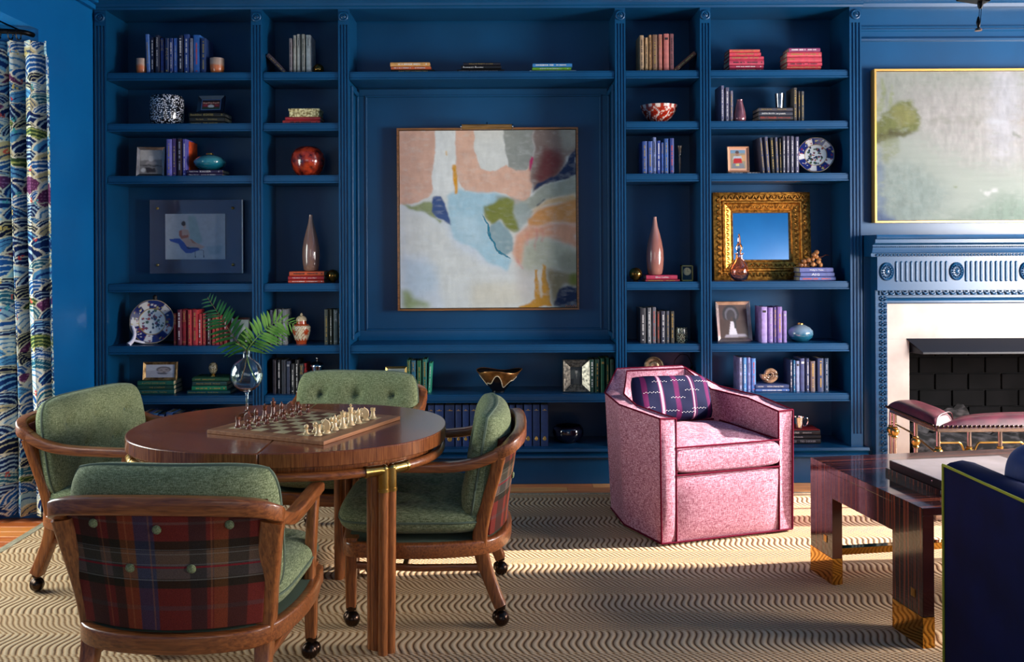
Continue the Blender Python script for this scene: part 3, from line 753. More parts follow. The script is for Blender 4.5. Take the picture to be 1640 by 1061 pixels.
def spine_marks(mb, L, Wd, r, style, M):
    """dashes of illegible lettering along the spine: L length, Wd spine width; drawn in local (along, across)"""
    ch = max(.0042, min(.009, Wd*.30))
    def run(a, b, h, off=0):
        x = a
        while x < b:
            wl = h*(.35+r.random()*.5); hh = h*(.7+.3*r.random())
            mb.box(x, x+wl, -.0007, .0, off-hh/2, off+hh/2, 0, M); x += wl+h*.22*(1 if r.random() < .82 else 4)
    if style == 0: run(L*.12, L*.45, ch); run(L*.52, L*.82, ch*.8); mb.box(L*.92, L*.95, -.0007, 0, -ch*.5, ch*.5, 0, M)
    elif style == 1: run(L*.2, L*.75, ch*1.1); mb.box(L*.90, L*.925, -.0007, 0, -ch*.5, ch*.5, 0, M)
    elif style == 2:
        for q in (.05, .08, .3, .33, .9, .93): mb.box(L*q, L*q+.0015, -.0007, 0, -Wd*.38, Wd*.38, 0, M)
        run(L*.1, L*.28, ch*.9)
    elif style == 3: run(L*.08, L*.5, ch*1.25, 0); run(L*.6, L*.85, ch)
    elif style == 4: mb.box(L*.1, L*.16, -.0007, 0, -Wd*.3, Wd*.3, 0, M)
def book_mesh(wd, ht, dp):
    """closed book standing on its tail: spine faces -Y, origin at the bottom centre of the spine"""
    t = .0028; h = wd/2
    outer = [(-h, dp), (-h, .006), (-h+.002, .002), (-h*.5, -.0006), (h*.5, -.0006), (h-.002, .002), (h, .006), (h, dp), (h-t, dp), (h-t, .008), (-h+t, .008), (-h+t, dp)]
    n = 12; vs = [(x, y, 0) for x, y in outer]+[(x, y, ht) for x, y in outer]; fs = [(i, (i+1) % n, n+(i+1) % n, n+i) for i in range(n)]
    for s in (0, n):
        for q in ((0, 1, 10, 11), (1, 2, 3, 10), (3, 4, 9, 10), (4, 5, 6, 9), (6, 7, 8, 9)): fs.append(tuple(s+i for i in q))
    return MB().add(vs, fs)
def text(s, size, width, parent, m, loc, rot, name='title'):
    c = bpy.data.curves.new(name, 'FONT'); c.body = s; c.size = size; c.align_x = 'CENTER'; c.align_y = 'CENTER'; c.resolution_u = 1; c.extrude = .0004
    o = bpy.data.objects.new(name, c); COL.objects.link(o)
    dg = bpy.context.evaluated_depsgraph_get(); dg.update(); me = bpy.data.meshes.new_from_object(o.evaluated_get(dg)); bpy.data.objects.remove(o)
    if not len(me.vertices): return None
    xs = [v.co.x for v in me.vertices]; k = width/max(.001, max(xs)-min(xs))
    for v in me.vertices: v.co.x *= k
    me.materials.clear(); me.materials.append(m)
    o = bpy.data.objects.new(name, me); COL.objects.link(o); o.parent = parent; o.location = loc; o.rotation_euler = rot; return o
def make_book(wd, ht, dp, col, foil='gold', style=0, label='', group='', title=None, horiz=False):
    t = thing('book', label, 'book', group=group)
    book_mesh(wd, ht, dp).build('cover', bmat(col), t, smooth=30)
    h = wd/2-.003
    MB().box(-h, h, .008, dp-.004, .003, ht-.003).build('page_block', page_m, t, smooth=0)
    M = T(0, -.0006, ht) @ RY(PI/2)       # along = downwards
    if title:
        for (s, a, b, hh) in title:
            hh = hh if hh else wd*.55
            # text runs from top to bottom of the spine
            text(s, hh*1.25, (b-a)*ht, t, foils[foil], (0, -.0008, ht-(a+b)/2*ht), (PI/2, PI/2, 0))
    else:
        mb = MB(); spine_marks(mb, ht, wd, rnd, style, M)
        if mb.v: mb.build('lettering', foils[foil], t, smooth=0)['kind'] = 'stuff'
    return t
def lab_unique(base, used=set()):
    assert base not in used, base
    used.add(base); return base
def row(items, k, where, group, yoff=0, base=None, tr=(1, 0, 0)):
    """items: (x0, x1, top, colour[, foil, style, lean, title]) in crop px; tr=(scale, ox, oy)"""
    s, ox, oy = tr; zb_ = shz(k) if base is None else base; n = len(items)
    for i, it in enumerate(items):
        x0, x1, top, col = it[:4]; foil = it[4] if len(it) > 4 else 'gold'; style = it[5] if len(it) > 5 else rnd.randrange(4)
        lean = it[6] if len(it) > 6 else 0; title = it[7] if len(it) > 7 else None
        px0, px1, py = ox+x0/s, ox+x1/s, oy+top/s
        jit = rnd.random()*.012 if n > 2 else 0
        Y = BKF+yoff+jit; sc = F/Y; pc = Vector(((( px0+px1)/2-VX-ROLL*(py-VY))/sc, Y, 0))
        ht = CAMZ-(py-VY+ROLL*((px0+px1)/2-VX))/sc-zb_; wd = (px1-px0)/sc*.97
        dp = min(.25, max(.12, ht*.68))
        lb = lab_unique('%s hardback, %s from left in %s' % (cname(col), ORD[i], where))
        b = make_book(wd, ht, dp, col, foil, style, lb, group, title); b.location = (pc.x, Y, zb_+.0003)
        if lean: b.rotation_euler = (0, lean, 0)
def stack(items, k, where, group, yoff=0, base=None, tr=(1, 0, 0), depth=None, flip=False):
    """items top to bottom: (x0, x1, y0, y1, colour, foil, title)"""
    s, ox, oy = tr; z = shz(k) if base is None else base; n = len(items)
    names = {1: ['single'], 2: ['upper', 'lower'], 3: ['topmost', 'middle', 'bottom'], 4: ['topmost', 'second', 'third', 'bottom'], 6: ['topmost', 'second', 'third', 'fourth', 'fifth', 'bottom']}[n]
    for i in range(n-1, -1, -1):
        x0, x1, y0, y1, col = items[i][:5]; foil = items[i][5] if len(items[i]) > 5 else 'gold'; title = items[i][6] if len(items[i]) > 6 else None
        Y = BKF+yoff+rnd.random()*.006; sc = F/Y; th = (y1-y0)/s/sc*1.02; L = (x1-x0)/s/sc; xc = (ox+(x0+x1)/2/s-VX)/sc+ROLL*0
        xc -= ROLL*(oy+y0/s-VY)/sc
        dp = depth or min(.17, L*.72)
        lb = lab_unique('%s %s book of %s' % (names[i], cname(col), where))
        t = make_book(th, L, dp, col, foil, rnd.choice([0, 1, 3]), lb, group, title)
        # lay on its side: head to the left so the title reads left to right
        t.rotation_euler = (0, -PI/2, 0); t.location = (xc+L/2, Y, z+th/2+.0003)
        z += th+.0006
    return z
A1 = (4.556, 200, 40)
bl = (42, 78, 140)
row([(155, 182, 68, (66, 110, 180), 'gold', 1, -.03), (187, 213, 90, (22, 32, 66), 'white', 3), (218, 250, 75, (16, 26, 54), 'white', 3, 0, (('MAEVE', .06, .3, .009), ('BLAKE CONRAD', .38, .8, .008))), (257, 285, 97, (36, 62, 130)), (290, 318, 97, (18, 42, 86), 'gold', 3, 0, (('POLO', .28, .6, .014), ('1', .88, .92, .01))),
     (322, 350, 97, (38, 62, 126), 'white', 0), (353, 383, 97, (58, 104, 186), 'silver', 1), (388, 422, 75, (18, 28, 56), 'white', 3), (428, 468, 68, (36, 68, 134), 'white', 0), (470, 492, 97, (104, 108, 128), 'silver', 0), (497, 548, 73, (46, 108, 186), 'red', 1), (553, 590, 97, (30, 58, 110), 'gold', 3)],
    113, 'the blue row between the candles', 'blue hardbacks on the top left shelf', tr=A1)
row([(1197, 1219, 98, (120, 112, 116), 'dark'), (1227, 1247, 75, (148, 148, 142), 'dark'), (1254, 1281, 68, (160, 160, 154), 'dark'), (1288, 1312, 68, (134, 136, 130), 'dark'), (1320, 1354, 73, (150, 158, 160), 'dark')],
    113, 'the pale grey row near the gold ball', 'grey hardbacks on the second top shelf', tr=A1)
# leaning books
def leaning(px0, py0, px1, py1, wpx, k, col, label, group):
    Y = BKF+.02; sc = F/Y; p = Vector(((px0-VX)/sc, 0, CAMZ-(py0-VY)/sc)); q = Vector(((px1-VX)/sc, 0, CAMZ-(py1-VY)/sc)); d = q-p
    L = d.length; a = math.atan2(d.x, d.z); wd = wpx/sc
    t = make_book(wd, L, .15, col, 'gold', 0, label, group)
    sgn = 1 if a > 0 else -1
    # the lower corner rests on the shelf
    t.rotation_euler = (0, a, 0); t.location = (p.x, Y, shz(k)+abs(math.sin(a))*wd/2+.0006)
leaning(458, 108, 429.5, 79, 7, 113, (70, 60, 70), 'grey hardback leaning left alone beside the pale grey row', 'grey hardbacks on the second top shelf')
D1 = (4.824, 1000, 40)
row([(116, 151, 80, (178, 146, 108), 'dark'), (158, 182, 98, (196, 160, 116), 'dark'), (187, 210, 77, (172, 130, 84), 'dark', 3), (215, 255, 75, (126, 92, 68), 'gold', 1), (262, 292, 73, (184, 110, 96), 'gold', 2), (303, 345, 68, (190, 108, 98), 'dark', 4), (350, 381, 68, (128, 74, 76), 'dark', 0)],
    113, 'the tan and pink row', 'tan and pink hardbacks on the upper right shelf', tr=D1)
leaning(1081, 110, 1115, 81, 7, 113, (112, 70, 54), 'thin brown hardback leaning right against the fluted post', 'tan and pink hardbacks on the upper right shelf')
C1 = (3.727, 560, 60)
def tt(*a): return a
flower_c = (226, 176, 110)
z_c1 = stack([(242, 477, 133, 158, (222, 160, 90), 'white', None), (246, 484, 158.5, 176, (226, 108, 62), 'white', None), (246, 505, 177, 199, (16, 15, 16), 'gold', (("FRANK STITT'S", .18, .45, .009), ('SOUTHERN TABLE', .47, .85, .009)))], 113, 'the orange and black stack above the painting', 'books over the painting', tr=C1)
stack([(678, 900, 137, 154, (26, 22, 34), 'gold', (('WILLS BURNETT COOKS', .15, .8, .008),)), (665, 905, 155, 176, (14, 13, 15), 'white', (('Romantic Rooms', .05, .55, .013),)), (640, 922, 177, 199, (30, 30, 34), 'silver', (('ON THE EDGE', .04, .25, .008), ('IMAGES FROM 100 YEARS OF VOGUE', .28, .86, .007)))], 113, 'the all black stack above the painting', 'books over the painting', tr=C1)
stack([(1092, 1328, 143, 166, (52, 128, 186), 'white', None), (1090, 1322, 167, 184, (128, 196, 46), 'white', None), (1075, 1352, 184.5, 199, (214, 214, 210), 'dark', (('INSPIRED HOUSES FOR LIVING', .1, .8, .006),))], 113, 'the bright blue green and white stack', 'books over the painting', tr=C1)
A2 = (6.63, 200, 130)
zA2 = stack([(678, 1060, 315, 359, (22, 20, 14), 'gold', (('DanielleSteel', .05, .35, .012), ('ECHOES', .41, .68, .014), ('D', .9, .94, .011))), (685, 1062, 360, 409, (32, 32, 28), 'gold', (('The Castle', .18, .4, .009), ('Nora Roberts', .52, .78, .009))), (685, 1062, 410, 440, (28, 26, 24), 'gold', (('DanielleSteel', .05, .32, .008), ('THE HOUSE', .38, .8, .008)))], 195, 'the black stack under the tilted frame', 'black novels left of the first post', tr=A2)
B2 = (3.536, 150, 0)
zB2 = stack([(1085, 1282, 650, 668, (176, 36, 46), 'dark', (('THE HOUSE OF DUNCAN', .22, .85, .007),)), (1070, 1282, 668.5, 691, (196, 54, 52), 'dark', None)], 195, 'the red pair under the patterned box', 'red books under the box', tr=B2)
A3 = (6.63, 200, 130)
row([(437, 493, 617, (112, 108, 190), 'gold', 0), (500, 545, 612, (84, 58, 118), 'gold', 1), (553, 604, 612, (52, 28, 34), 'silver', 3), (608, 652, 617, (88, 84, 170), 'white', 0)], 279, 'the violet row beside the silver photo', 'violet hardbacks on the third left shelf', tr=A3)
row([(669, 685, 640, (226, 84, 36), 'dark', 4)], 279, 'the violet row end, next to the teal vase', 'violet hardbacks on the third left shelf', tr=A3, yoff=.05)
zA3 = stack([(655, 1035, 925, 961, (44, 28, 70), 'white', (('PLAN TO BE', .08, .32, .008), ('KISSER', .37, .68, .013), ('S', .88, .92, .01))), (665, 1035, 963, 992, (50, 32, 78), 'white', (('Stone Woods', .05, .32, .007), ('DOG OF BEARS', .4, .8, .008)))], 279, 'the purple pair under the teal vase', 'purple books under the vase', tr=A3, yoff=-.012)
B4 = (2.793, 150, 280)
zB4 = stack([(875, 1030, 432, 452, (208, 84, 42), 'dark', None), (870, 1030, 453, 470, (176, 30, 36), 'white', (('THE KING OF LIES', .12, .5, .008), ('John Hart', .55, .8, .008))), (870, 1030, 471, 484, (206, 70, 48), 'white', None)], 453, 'the red stack under the left bottle vase', 'red books under the left bottle vase', tr=B4)
A5 = (5.305, 200, 460)
row([(411, 438, 225, (138, 30, 34), 'gold', 2), (441, 479, 195, (98, 26, 48), 'white', 3), (484, 523, 195, (152, 26, 36)), (528, 567, 195, (198, 58, 62)), (570, 616, 195, (192, 50, 56), 'gold', 3), (618, 652, 228, (178, 36, 42), 'white', 1), (655, 689, 228, (186, 46, 50), 'gold', 0), (694, 729, 228, (72, 22, 32), 'white', 0), (736, 760, 230, (160, 34, 40), 'gold', 2), (763, 797, 240, (184, 40, 42)), (800, 834, 238, (170, 34, 38)), (838, 866, 236, (160, 32, 40), 'white')],
    553, 'the red row behind the fern', 'red hardbacks behind the fern', tr=A5)
B5 = (5.894, 400, 480)
row([(186, 221, 100, (116, 118, 134), 'dark'), (226, 257, 95, (96, 98, 104), 'silver'), (263, 299, 95, (128, 130, 130), 'dark'), (304, 344, 95, (112, 114, 116), 'silver')], 553, 'the grey row left of the ginger jar', 'grey hardbacks left of the jar', tr=B5)
row([(703, 742, 95, (88, 90, 76), 'gold', 1), (749, 780, 95, (78, 76, 60), 'white', 1), (788, 832, 95, (62, 76, 78), 'silver', 2), (838, 853, 95, (66, 70, 64), 'white', 0)], 553, 'the olive grey row right of the ginger jar', 'grey green hardbacks right of the jar', tr=B5)
row([(211, 250, 572, (58, 52, 62), 'dark'), (258, 291, 572, (26, 28, 38), 'white', 3), (296, 337, 572, (40, 44, 56), 'dark'), (343, 382, 583, (44, 52, 76), 'silver', 4), (388, 420, 608, (30, 34, 38), 'white', 1), (426, 460, 572, (18, 18, 20), 'white', 0), (466, 506, 610, (44, 50, 52), 'gold', 2), (512, 530, 606, (150, 20, 28), 'dark', 4)], 633, 'the dark row by the crystal jar', 'dark hardbacks by the crystal jar', tr=B5)
A6 = (5.305, 200, 460)
zA6 = stack([(108, 412, 828, 865, (16, 88, 70), 'gold', (('A LITTLE GOOD LUCK', .12, .78, .010),)), (108, 415, 867, 901, (14, 62, 48), 'gold', (('THE CONTACT', .32, .76, .010),)), (106, 418, 903, 942, (18, 78, 70), 'gold', (('THE CHARLTON AFFAIR', .12, .55, .009), ('Terry Kay', .6, .8, .008)))], 633, 'the green stack under the baby photo', 'green books under the baby photo', tr=A6)
zA6b = stack([(572, 885, 800, 832, (34, 84, 54), 'gold', (('HUNT', .08, .22, .008), ('EMMA BURNLEY', .28, .62, .008))), (572, 865, 833, 871, (16, 66, 62), 'gold', (('PINSON CHOICE', .12, .55, .011), ('Michael', .6, .8, .008))), (568, 863, 872, 908, (20, 128, 84), 'gold', None), (530, 895, 912, 942, (12, 74, 78), 'gold', (('History of Ireland', .03, .42, .009), ('Black Hofer', .48, .72, .008)))], 633, 'the green stack under the jewelled egg', 'green books under the egg', tr=A6)
CC = (4.0, 590, 560)
row([(246, 268, 68, (28, 88, 60), 'gold', 2), (271, 303, 72, (24, 92, 118), 'gold', 2), (311, 340, 72, (20, 96, 62), 'gold', 1), (346, 374, 64, (26, 106, 96), 'gold', 3), (380, 398, 88, (44, 150, 118), 'white', 0, .05)], 633, 'the green row left of the gilt bowl', 'green hardbacks left of the gilt bowl', tr=CC)
row([(1419, 1447, 65, (26, 70, 58), 'white', 3), (1451, 1482, 65, (20, 62, 44), 'gold', 0), (1488, 1515, 58, (14, 88, 58), 'gold', 4), (1519, 1545, 55, (18, 82, 56), 'gold', 1), (1549, 1575, 65, (16, 58, 42), 'dark', 4)], 633, 'the green row behind the pink armchair', 'green hardbacks behind the armchair', tr=CC)
# bound blue journals on the lowest shelf
jr = [(683, 693), (694, 708.5), (710, 726), (727, 737), (738.5, 749), (750, 763), (764, 776), (777, 789), (790, 802), (803, 813), (814, 822.5)]
jr2 = [(824.5, 835.5), (837, 850), (851, 862.5), (864, 876)]
def journals(lst, where):
    for i, (a, b) in enumerate(lst):
        Y = 5.735; sc = F/Y; wd = (b-a)/sc*.97; zt = .480
        t = thing('book', lab_unique('blue bound journal with gold crest, %s from left in %s' % (ORD[i], where)), 'book', ((a+b)/2/sc-VX/sc+.004, Y, .2225), group='blue bound journals on the lowest shelf')
        c = [(40, 60, 108), (44, 70, 126), (34, 56, 102)][i % 3]
        book_mesh(wd, zt-.2225, .2).build('cover', bmat(c), t, smooth=30)
        MB().box(-wd/2+.003, wd/2-.003, .008, .196, .003, zt-.2225-.003).build('page_block', page_m, t, smooth=0)
        mb = MB(); mb.box(-wd*.3, wd*.3, -.0014, 0, .222, .2245); mb.box(-wd*.08, wd*.08, -.0014, 0, .2245, .230); mb.lathe([(wd*.26, 0), (wd*.22, .001)], 8, 0, T(0, -.0006, .045) @ RX(PI/2)); mb.lathe([(wd*.16, 0), (wd*.1, .001)], 5, 0, T(0, -.0006, .056) @ RX(PI/2))
        mb.build('crest', goldleaf, t, smooth=0)
journals(jr, 'the run beside the table')
journals(jr2, 'the run beside the dark bowl')
# blue volumes left bottom, seen over the table's rim
row([(x, x+11.4, 661+(i % 3)*1.5, c, 'gold' if i % 2 else 'white', 2) for i, (x, c) in enumerate(zip([228+12.4*j for j in range(8)], [(20, 34, 90), (40, 100, 160), (24, 66, 130), (40, 84, 150), (16, 40, 90), (60, 110, 160), (24, 50, 100), (30, 70, 120)]))], 718, 'the low blue row over the table rim', 'blue hardbacks on the lowest left shelf', tr=(1, 0, 0))
# right hand bays
stack([(812, 1047, 165, 187, (222, 92, 84), 'gold', None), (812, 1055, 188, 216, (214, 64, 82), 'gold', None), (812, 1077, 221, 248, (206, 62, 84), 'gold', None), (810, 1078, 250, 291, (196, 54, 80), 'dark', None), (812, 1075, 292, 316, (176, 44, 74), 'white', None), (812, 1075, 319, 345, (146, 36, 62), 'gold', None)], 113, 'the left coral stack', 'coral books in the left coral stack', tr=D1)
stack([(1272, 1513, 158, 188, (150, 62, 104), 'white', None), (1257, 1523, 191, 228, (214, 66, 80), 'gold', None), (1257, 1525, 229, 269, (206, 58, 76), 'gold', (('TEEN 13:21', .06, .22, .014),)), (1260, 1527, 271, 299, (208, 58, 80), 'dark', None), (1255, 1520, 302, 324, (222, 74, 74), 'gold', None), (1250, 1517, 325, 345, (218, 82, 74), 'gold', None)], 113, 'the right coral stack', 'coral books in the right coral stack', tr=D1)
E2 = (6.632, 1140, 130)
row([(93, 131, 48, (100, 100, 130), 'white', 0), (141, 186, 67, (86, 84, 110), 'white', 0), (191, 227, 103, (112, 104, 122), 'gold', 0)], 195, 'the grey trio beside the mauve vase', 'grey hardbacks left of the mauve vase', tr=E2)
row([(866, 907, 70, (74, 66, 62), 'gold', 3), (916, 941, 108, (44, 44, 56), 'gold', 3), (949, 982, 108, (76, 74, 74), 'gold', 0)], 195, 'the charcoal trio right of the pewter cup', 'charcoal hardbacks right of the cup', tr=E2)
zE2 = stack([(500, 862, 268, 306, (64, 60, 68), 'gold', (('SANDRA BROWN', .07, .38, .009), ('EXCLUSIVE', .55, .8, .009))), (500, 862, 307, 351, (40, 42, 56), 'white', (('SANDRA BROWN', .08, .46, .011), ('low pressure', .5, .78, .015))), (497, 865, 353, 398, (48, 46, 50), 'red', (('PERFECT STRANGERS', .05, .52, .015), ('ROBERT DUGONI', .56, .92, .010))), (495, 865, 400, 421, (44, 38, 30), 'gold', None)], 195, 'the charcoal stack under the pewter cup', 'charcoal books under the cup', tr=E2)
D3 = (3.4214, 980, 0)
row([(165, 193, 775, (50, 80, 146), 'gold', 0), (197, 223, 775, (60, 90, 160), 'gold', 1), (223.5, 243, 753, (112, 128, 172), 'dark', 0), (246, 267, 772, (48, 76, 160), 'white', 3), (270, 284, 782, (60, 92, 166), 'gold', 2), (287, 310, 760, (50, 92, 160), 'gold', 0), (317, 341, 758, (48, 66, 138), 'red', 1)], 279, 'the blue row beside the slim horn vase', 'blue hardbacks in the narrow right bay', tr=D3)
row([(536, 566, 600, (72, 72, 92), 'gold', 0, -.085), (585, 622, 590, (82, 82, 108), 'gold', 0, -.07), (637, 672, 600, (28, 28, 26), 'gold', 3, -.05), (685, 715, 597, (82, 84, 108), 'gold', 0, -.04), (722, 744, 610, (36, 34, 34), 'gold', 0, -.02), (753, 782, 587, (78, 76, 94), 'white', 0), (791, 827, 587, (82, 78, 100), 'white', 0), (838, 874, 587, (84, 82, 104), 'white', 0), (889, 927, 592, (92, 88, 116), 'white', 0)], 279, 'the slate row against the right plate', 'slate hardbacks beside the right plate', tr=E2)
stack([(175, 515, 948, 970, (70, 54, 52), 'white', (('THE LONG GAME', .1, .45, .007), ('JAMES GIPPON', .6, .9, .007)))], 279, 'the shelf, lying under the jersey photo', 'book under the jersey photo', tr=E2, yoff=.0)
D4 = (3.905, 980, 290)
zD4 = stack([(215, 410, 580, 606, (184, 48, 78), 'white', (('Ellen Larkin', .3, .72, .012),)), (210, 425, 607, 619, (150, 28, 50), 'gold', None)], 453, 'the crimson pair under the right bottle vase', 'crimson books under the right bottle vase', tr=D4)
zE4 = stack([(1175, 1385, 530, 559, (92, 98, 156), 'white', (("Milly's Tale", .3, .7, .012),)), (1180, 1392, 562, 588, (92, 100, 158), 'white', (('AIG', .33, .56, .017),)), (1175, 1400, 590, 614, (96, 106, 164), 'red', None)], 453, 'the periwinkle stack under the grapes', 'periwinkle books under the grapes', tr=D4, depth=.13)
D5 = (3.66, 980, 450)
row([(164, 200, 160, (52, 50, 56), 'white', 1), (206, 231, 158, (112, 112, 114), 'white', 0), (236, 259, 155, (110, 108, 116), 'red', 0), (264, 280, 180, (88, 62, 58), 'red', 3), (286, 315, 178, (62, 62, 78), 'white', 0), (319, 337, 178, (84, 84, 96), 'gold', 0), (343, 366, 180, (70, 66, 56), 'gold', 3)], 553, 'the charcoal row beside the speckled candle', 'charcoal hardbacks by the speckled candle', tr=D5)
row([(876, 911, 153, (172, 150, 210), 'dark', 4), (918, 945, 157, (150, 122, 186), 'silver', 0), (949, 965, 155, (106, 86, 150), 'gold', 3), (970, 999, 153, (138, 108, 178), 'gold', 1), (1004, 1026, 177, (148, 124, 186), 'silver', 4)], 553, 'the lilac row', 'lilac hardbacks on the right shelf', tr=D5)
E6 = (5.895, 1140, 560)
row([(257, 291, 78, (176, 184, 218), 'dark', 0), (296, 329, 78, (92, 156, 218), 'white', 1), (338, 367, 78, (150, 158, 210), 'dark', 0), (376, 417, 85, (88, 144, 216), 'red', 0)], 633, 'the sky blue row left of the fossil', 'blue hardbacks left of the fossil', tr=E6)
row([(737, 763, 100, (30, 44, 84), 'white', 3), (769, 789, 103, (38, 122, 172), 'white', 0), (794, 829, 110, (150, 162, 196), 'dark', 4), (836, 881, 85, (74, 84, 132), 'white', 4), (891, 922, 85, (56, 66, 108), 'white', 0), (931, 978, 112, (112, 96, 98), 'gold', 3), (998, 1058, 85, (44, 60, 102), 'gold', 3), (1063, 1106, 85, (34, 62, 92), 'silver', 0)], 633, 'the blue row right of the fossil', 'blue hardbacks right of the fossil', tr=E6)
zE6 = stack([(415, 730, 348, 386, (50, 66, 112), 'white', (('ANNE PERRY', .06, .24, .009), ('WITHIN STRANGE TIMES', .34, .84, .010))), (415, 733, 390, 418, (74, 108, 172), 'white', None)], 633, 'the blue pair under the spiral fossil', 'blue books under the fossil', tr=E6)
zE7 = stack([(690, 1025, 775, 817, (24, 18, 22), 'white', (('VINCE FLYNN', .05, .4, .012), ('SEPARATION', .5, .75, .007))), (690, 1030, 819, 853, (26, 24, 28), 'white', (('Blessed Comrade', .1, .5, .011),)), (690, 1030, 856, 902, (22, 22, 26), 'silver', (('THE CIRCLE', .02, .32, .017), ('TED DEKKER', .42, .86, .014)))], 718, 'the black stack under the silver cup', 'black books under the silver cup', tr=E6)

# ------------------------------------------------------------------ shelf ornaments
def at(px, k=None, base=None, yoff=.05):
    Y = BKF+yoff; sc = F/Y; z = SH[k] if base is None else base; return Vector(((px-VX)/sc-ROLL*((CAMZ-z)), Y, z+.0004)), sc
def lathe_thing(name, label, cat, px, prof, m, k=None, base=None, yoff=.06, n=32, group=None, partname='body', smooth=60):
    """prof in px at that depth: (radius, height)"""
    loc, sc = at(px, k, base, yoff); t = thing(name, label, cat, loc, group=group)
    MB().lathe([(max(1e-5, r/sc), z/sc) for r, z in prof], n).build(partname, m, t, smooth=smooth); return t, sc
frost = noisy('frosted_amber_glass', (150, 86, 44), (206, 170, 146), scale=(1, 1, 1), ns=4, rough=.3, coat=.5)
def grad_z(name, stops, h, rough=.3, coat=.4, metal=0, ns=0, emit=0):
    m, nt, b = newmat(name); L = nt.links.new
    tc = N(nt, 'ShaderNodeTexCoord'); sp = N(nt, 'ShaderNodeSeparateXYZ'); L(tc.outputs['Object'], sp.inputs[0])
    mr = N(nt, 'ShaderNodeMath', operation='DIVIDE'); mr.inputs[1].default_value = h; L(sp.outputs[2], mr.inputs[0])
    out = mr.outputs[0]
    if ns:
        no = N(nt, 'ShaderNodeTexNoise'); no.inputs['Scale'].default_value = ns; L(tc.outputs['Object'], no.inputs['Vector'])
        ad = N(nt, 'ShaderNodeMath', operation='MULTIPLY_ADD'); L(no.outputs['Fac'], ad.inputs[0]); ad.inputs[1].default_value = .35; L(mr.outputs[0], ad.inputs[2])
        sb = N(nt, 'ShaderNodeMath', operation='SUBTRACT'); L(ad.outputs[0], sb.inputs[0]); sb.inputs[1].default_value = .17; out = sb.outputs[0]
    cr = N(nt, 'ShaderNodeValToRGB'); e = cr.color_ramp.elements
    e[0].position, e[0].color = stops[0][0], (*lin(stops[0][1]), 1); e[1].position, e[1].color = stops[-1][0], (*lin(stops[-1][1]), 1)
    for p, c in stops[1:-1]:
        k = e.new(p); k.color = (*lin(c), 1)
    L(out, cr.inputs[0]); L(cr.outputs[0], b.inputs['Base Color']); b.inputs['Roughness'].default_value = rough; b.inputs['Coat Weight'].default_value = coat; b.inputs['Metallic'].default_value = metal
    return m
wax = grad_z('amber_candle_glass', [(0, (190, 96, 40)), (.5, (196, 104, 50)), (.62, (176, 146, 124)), (1, (150, 128, 114))], .1, ns=20)
for px, w_, h_, lb in ((226.6, 8.4, 26, 'small frosted amber candle glass left of the blue row'), (348, 11.5, 26, 'small frosted amber candle glass right of the blue row')):
    t, sc = lathe_thing('candle_glass', lb, 'candle', px, [(w_*.72, 0), (w_*.85, 2), (w_*.97, 10), (w_, h_), (w_*.9, h_), (w_*.86, h_*.7)], wax, 113, yoff=.03, group='amber candle glasses')
    MB().lathe([(w_*.84/sc, h_*.68/sc), (.0001, h_*.69/sc)], 24).build('wax', mat('wax', (222, 206, 180), .6), t)
goldglass = noisy('mercury_glass_gold', (90, 60, 24), (190, 140, 66), ns=14, rough=.12, metal=.9)
def ball(px, r, k, lb, yoff=.06):
    t, sc = lathe_thing('gold_ball', lb, 'ornament', px, [(r*.4, 0), (r*.45, 1), (r*.3, 1.5)], goldglass, k, yoff=yoff, partname='foot', group='mercury glass balls')
    MB().sphere((0, 0, (r+1)/sc), r/sc, 24).build('ball', goldglass, t, smooth=70)
ball(510, 8.8, 113, 'gold mercury glass ball right of the pale grey row')
ball(533, 10, 453, 'gold mercury glass ball beside the red stack')
ball(1018, 10.5, 453, 'gold mercury glass ball beside the crimson pair')
def speckle(name, c1, c2, sc, th=.34):
    m, nt, b = newmat(name); L = nt.links.new
    tc = N(nt, 'ShaderNodeTexCoord'); v = N(nt, 'ShaderNodeTexVoronoi'); v.inputs['Scale'].default_value = sc
    mp = N(nt, 'ShaderNodeMapping'); mp.inputs['Scale'].default_value = (1, 1, 1.5); L(tc.outputs['Object'], mp.inputs[0]); L(mp.outputs[0], v.inputs['Vector'])
    cr = N(nt, 'ShaderNodeValToRGB'); cr.color_ramp.elements[0].position = th; cr.color_ramp.elements[1].position = th+.06
    cr.color_ramp.elements[0].color = (*lin(c2), 1); cr.color_ramp.elements[1].color = (*lin(c1), 1)
    L(v.outputs['Distance'], cr.inputs[0]); L(cr.outputs[0], b.inputs['Base Color']); b.inputs['Roughness'].default_value = .15; b.inputs['Coat Weight'].default_value = .4; return m
spk = speckle('black_white_speckled_glass', (10, 10, 12), (200, 204, 214), 85, .38)
lathe_thing('speckled_vase', 'wide cylinder vase of black glass speckled white', 'vase', 267.5, [(20, 0), (24, 2), (26, 10), (26.5, 38), (25.5, 45), (24, 47), (23, 46), (24, 40), (24, 8), (1e-3, 5)], spk, 195, yoff=.06)
lathe_thing('speckled_candle', 'small black and cream speckled candle jar', 'candle', 1091.5, [(9, 0), (10, 2), (10, 22), (9.5, 23.5), (8.5, 23), (8.5, 18), (1e-3, 18)], speckle('small_speckle', (22, 22, 20), (190, 190, 160), 190, .36), 553, yoff=.04)
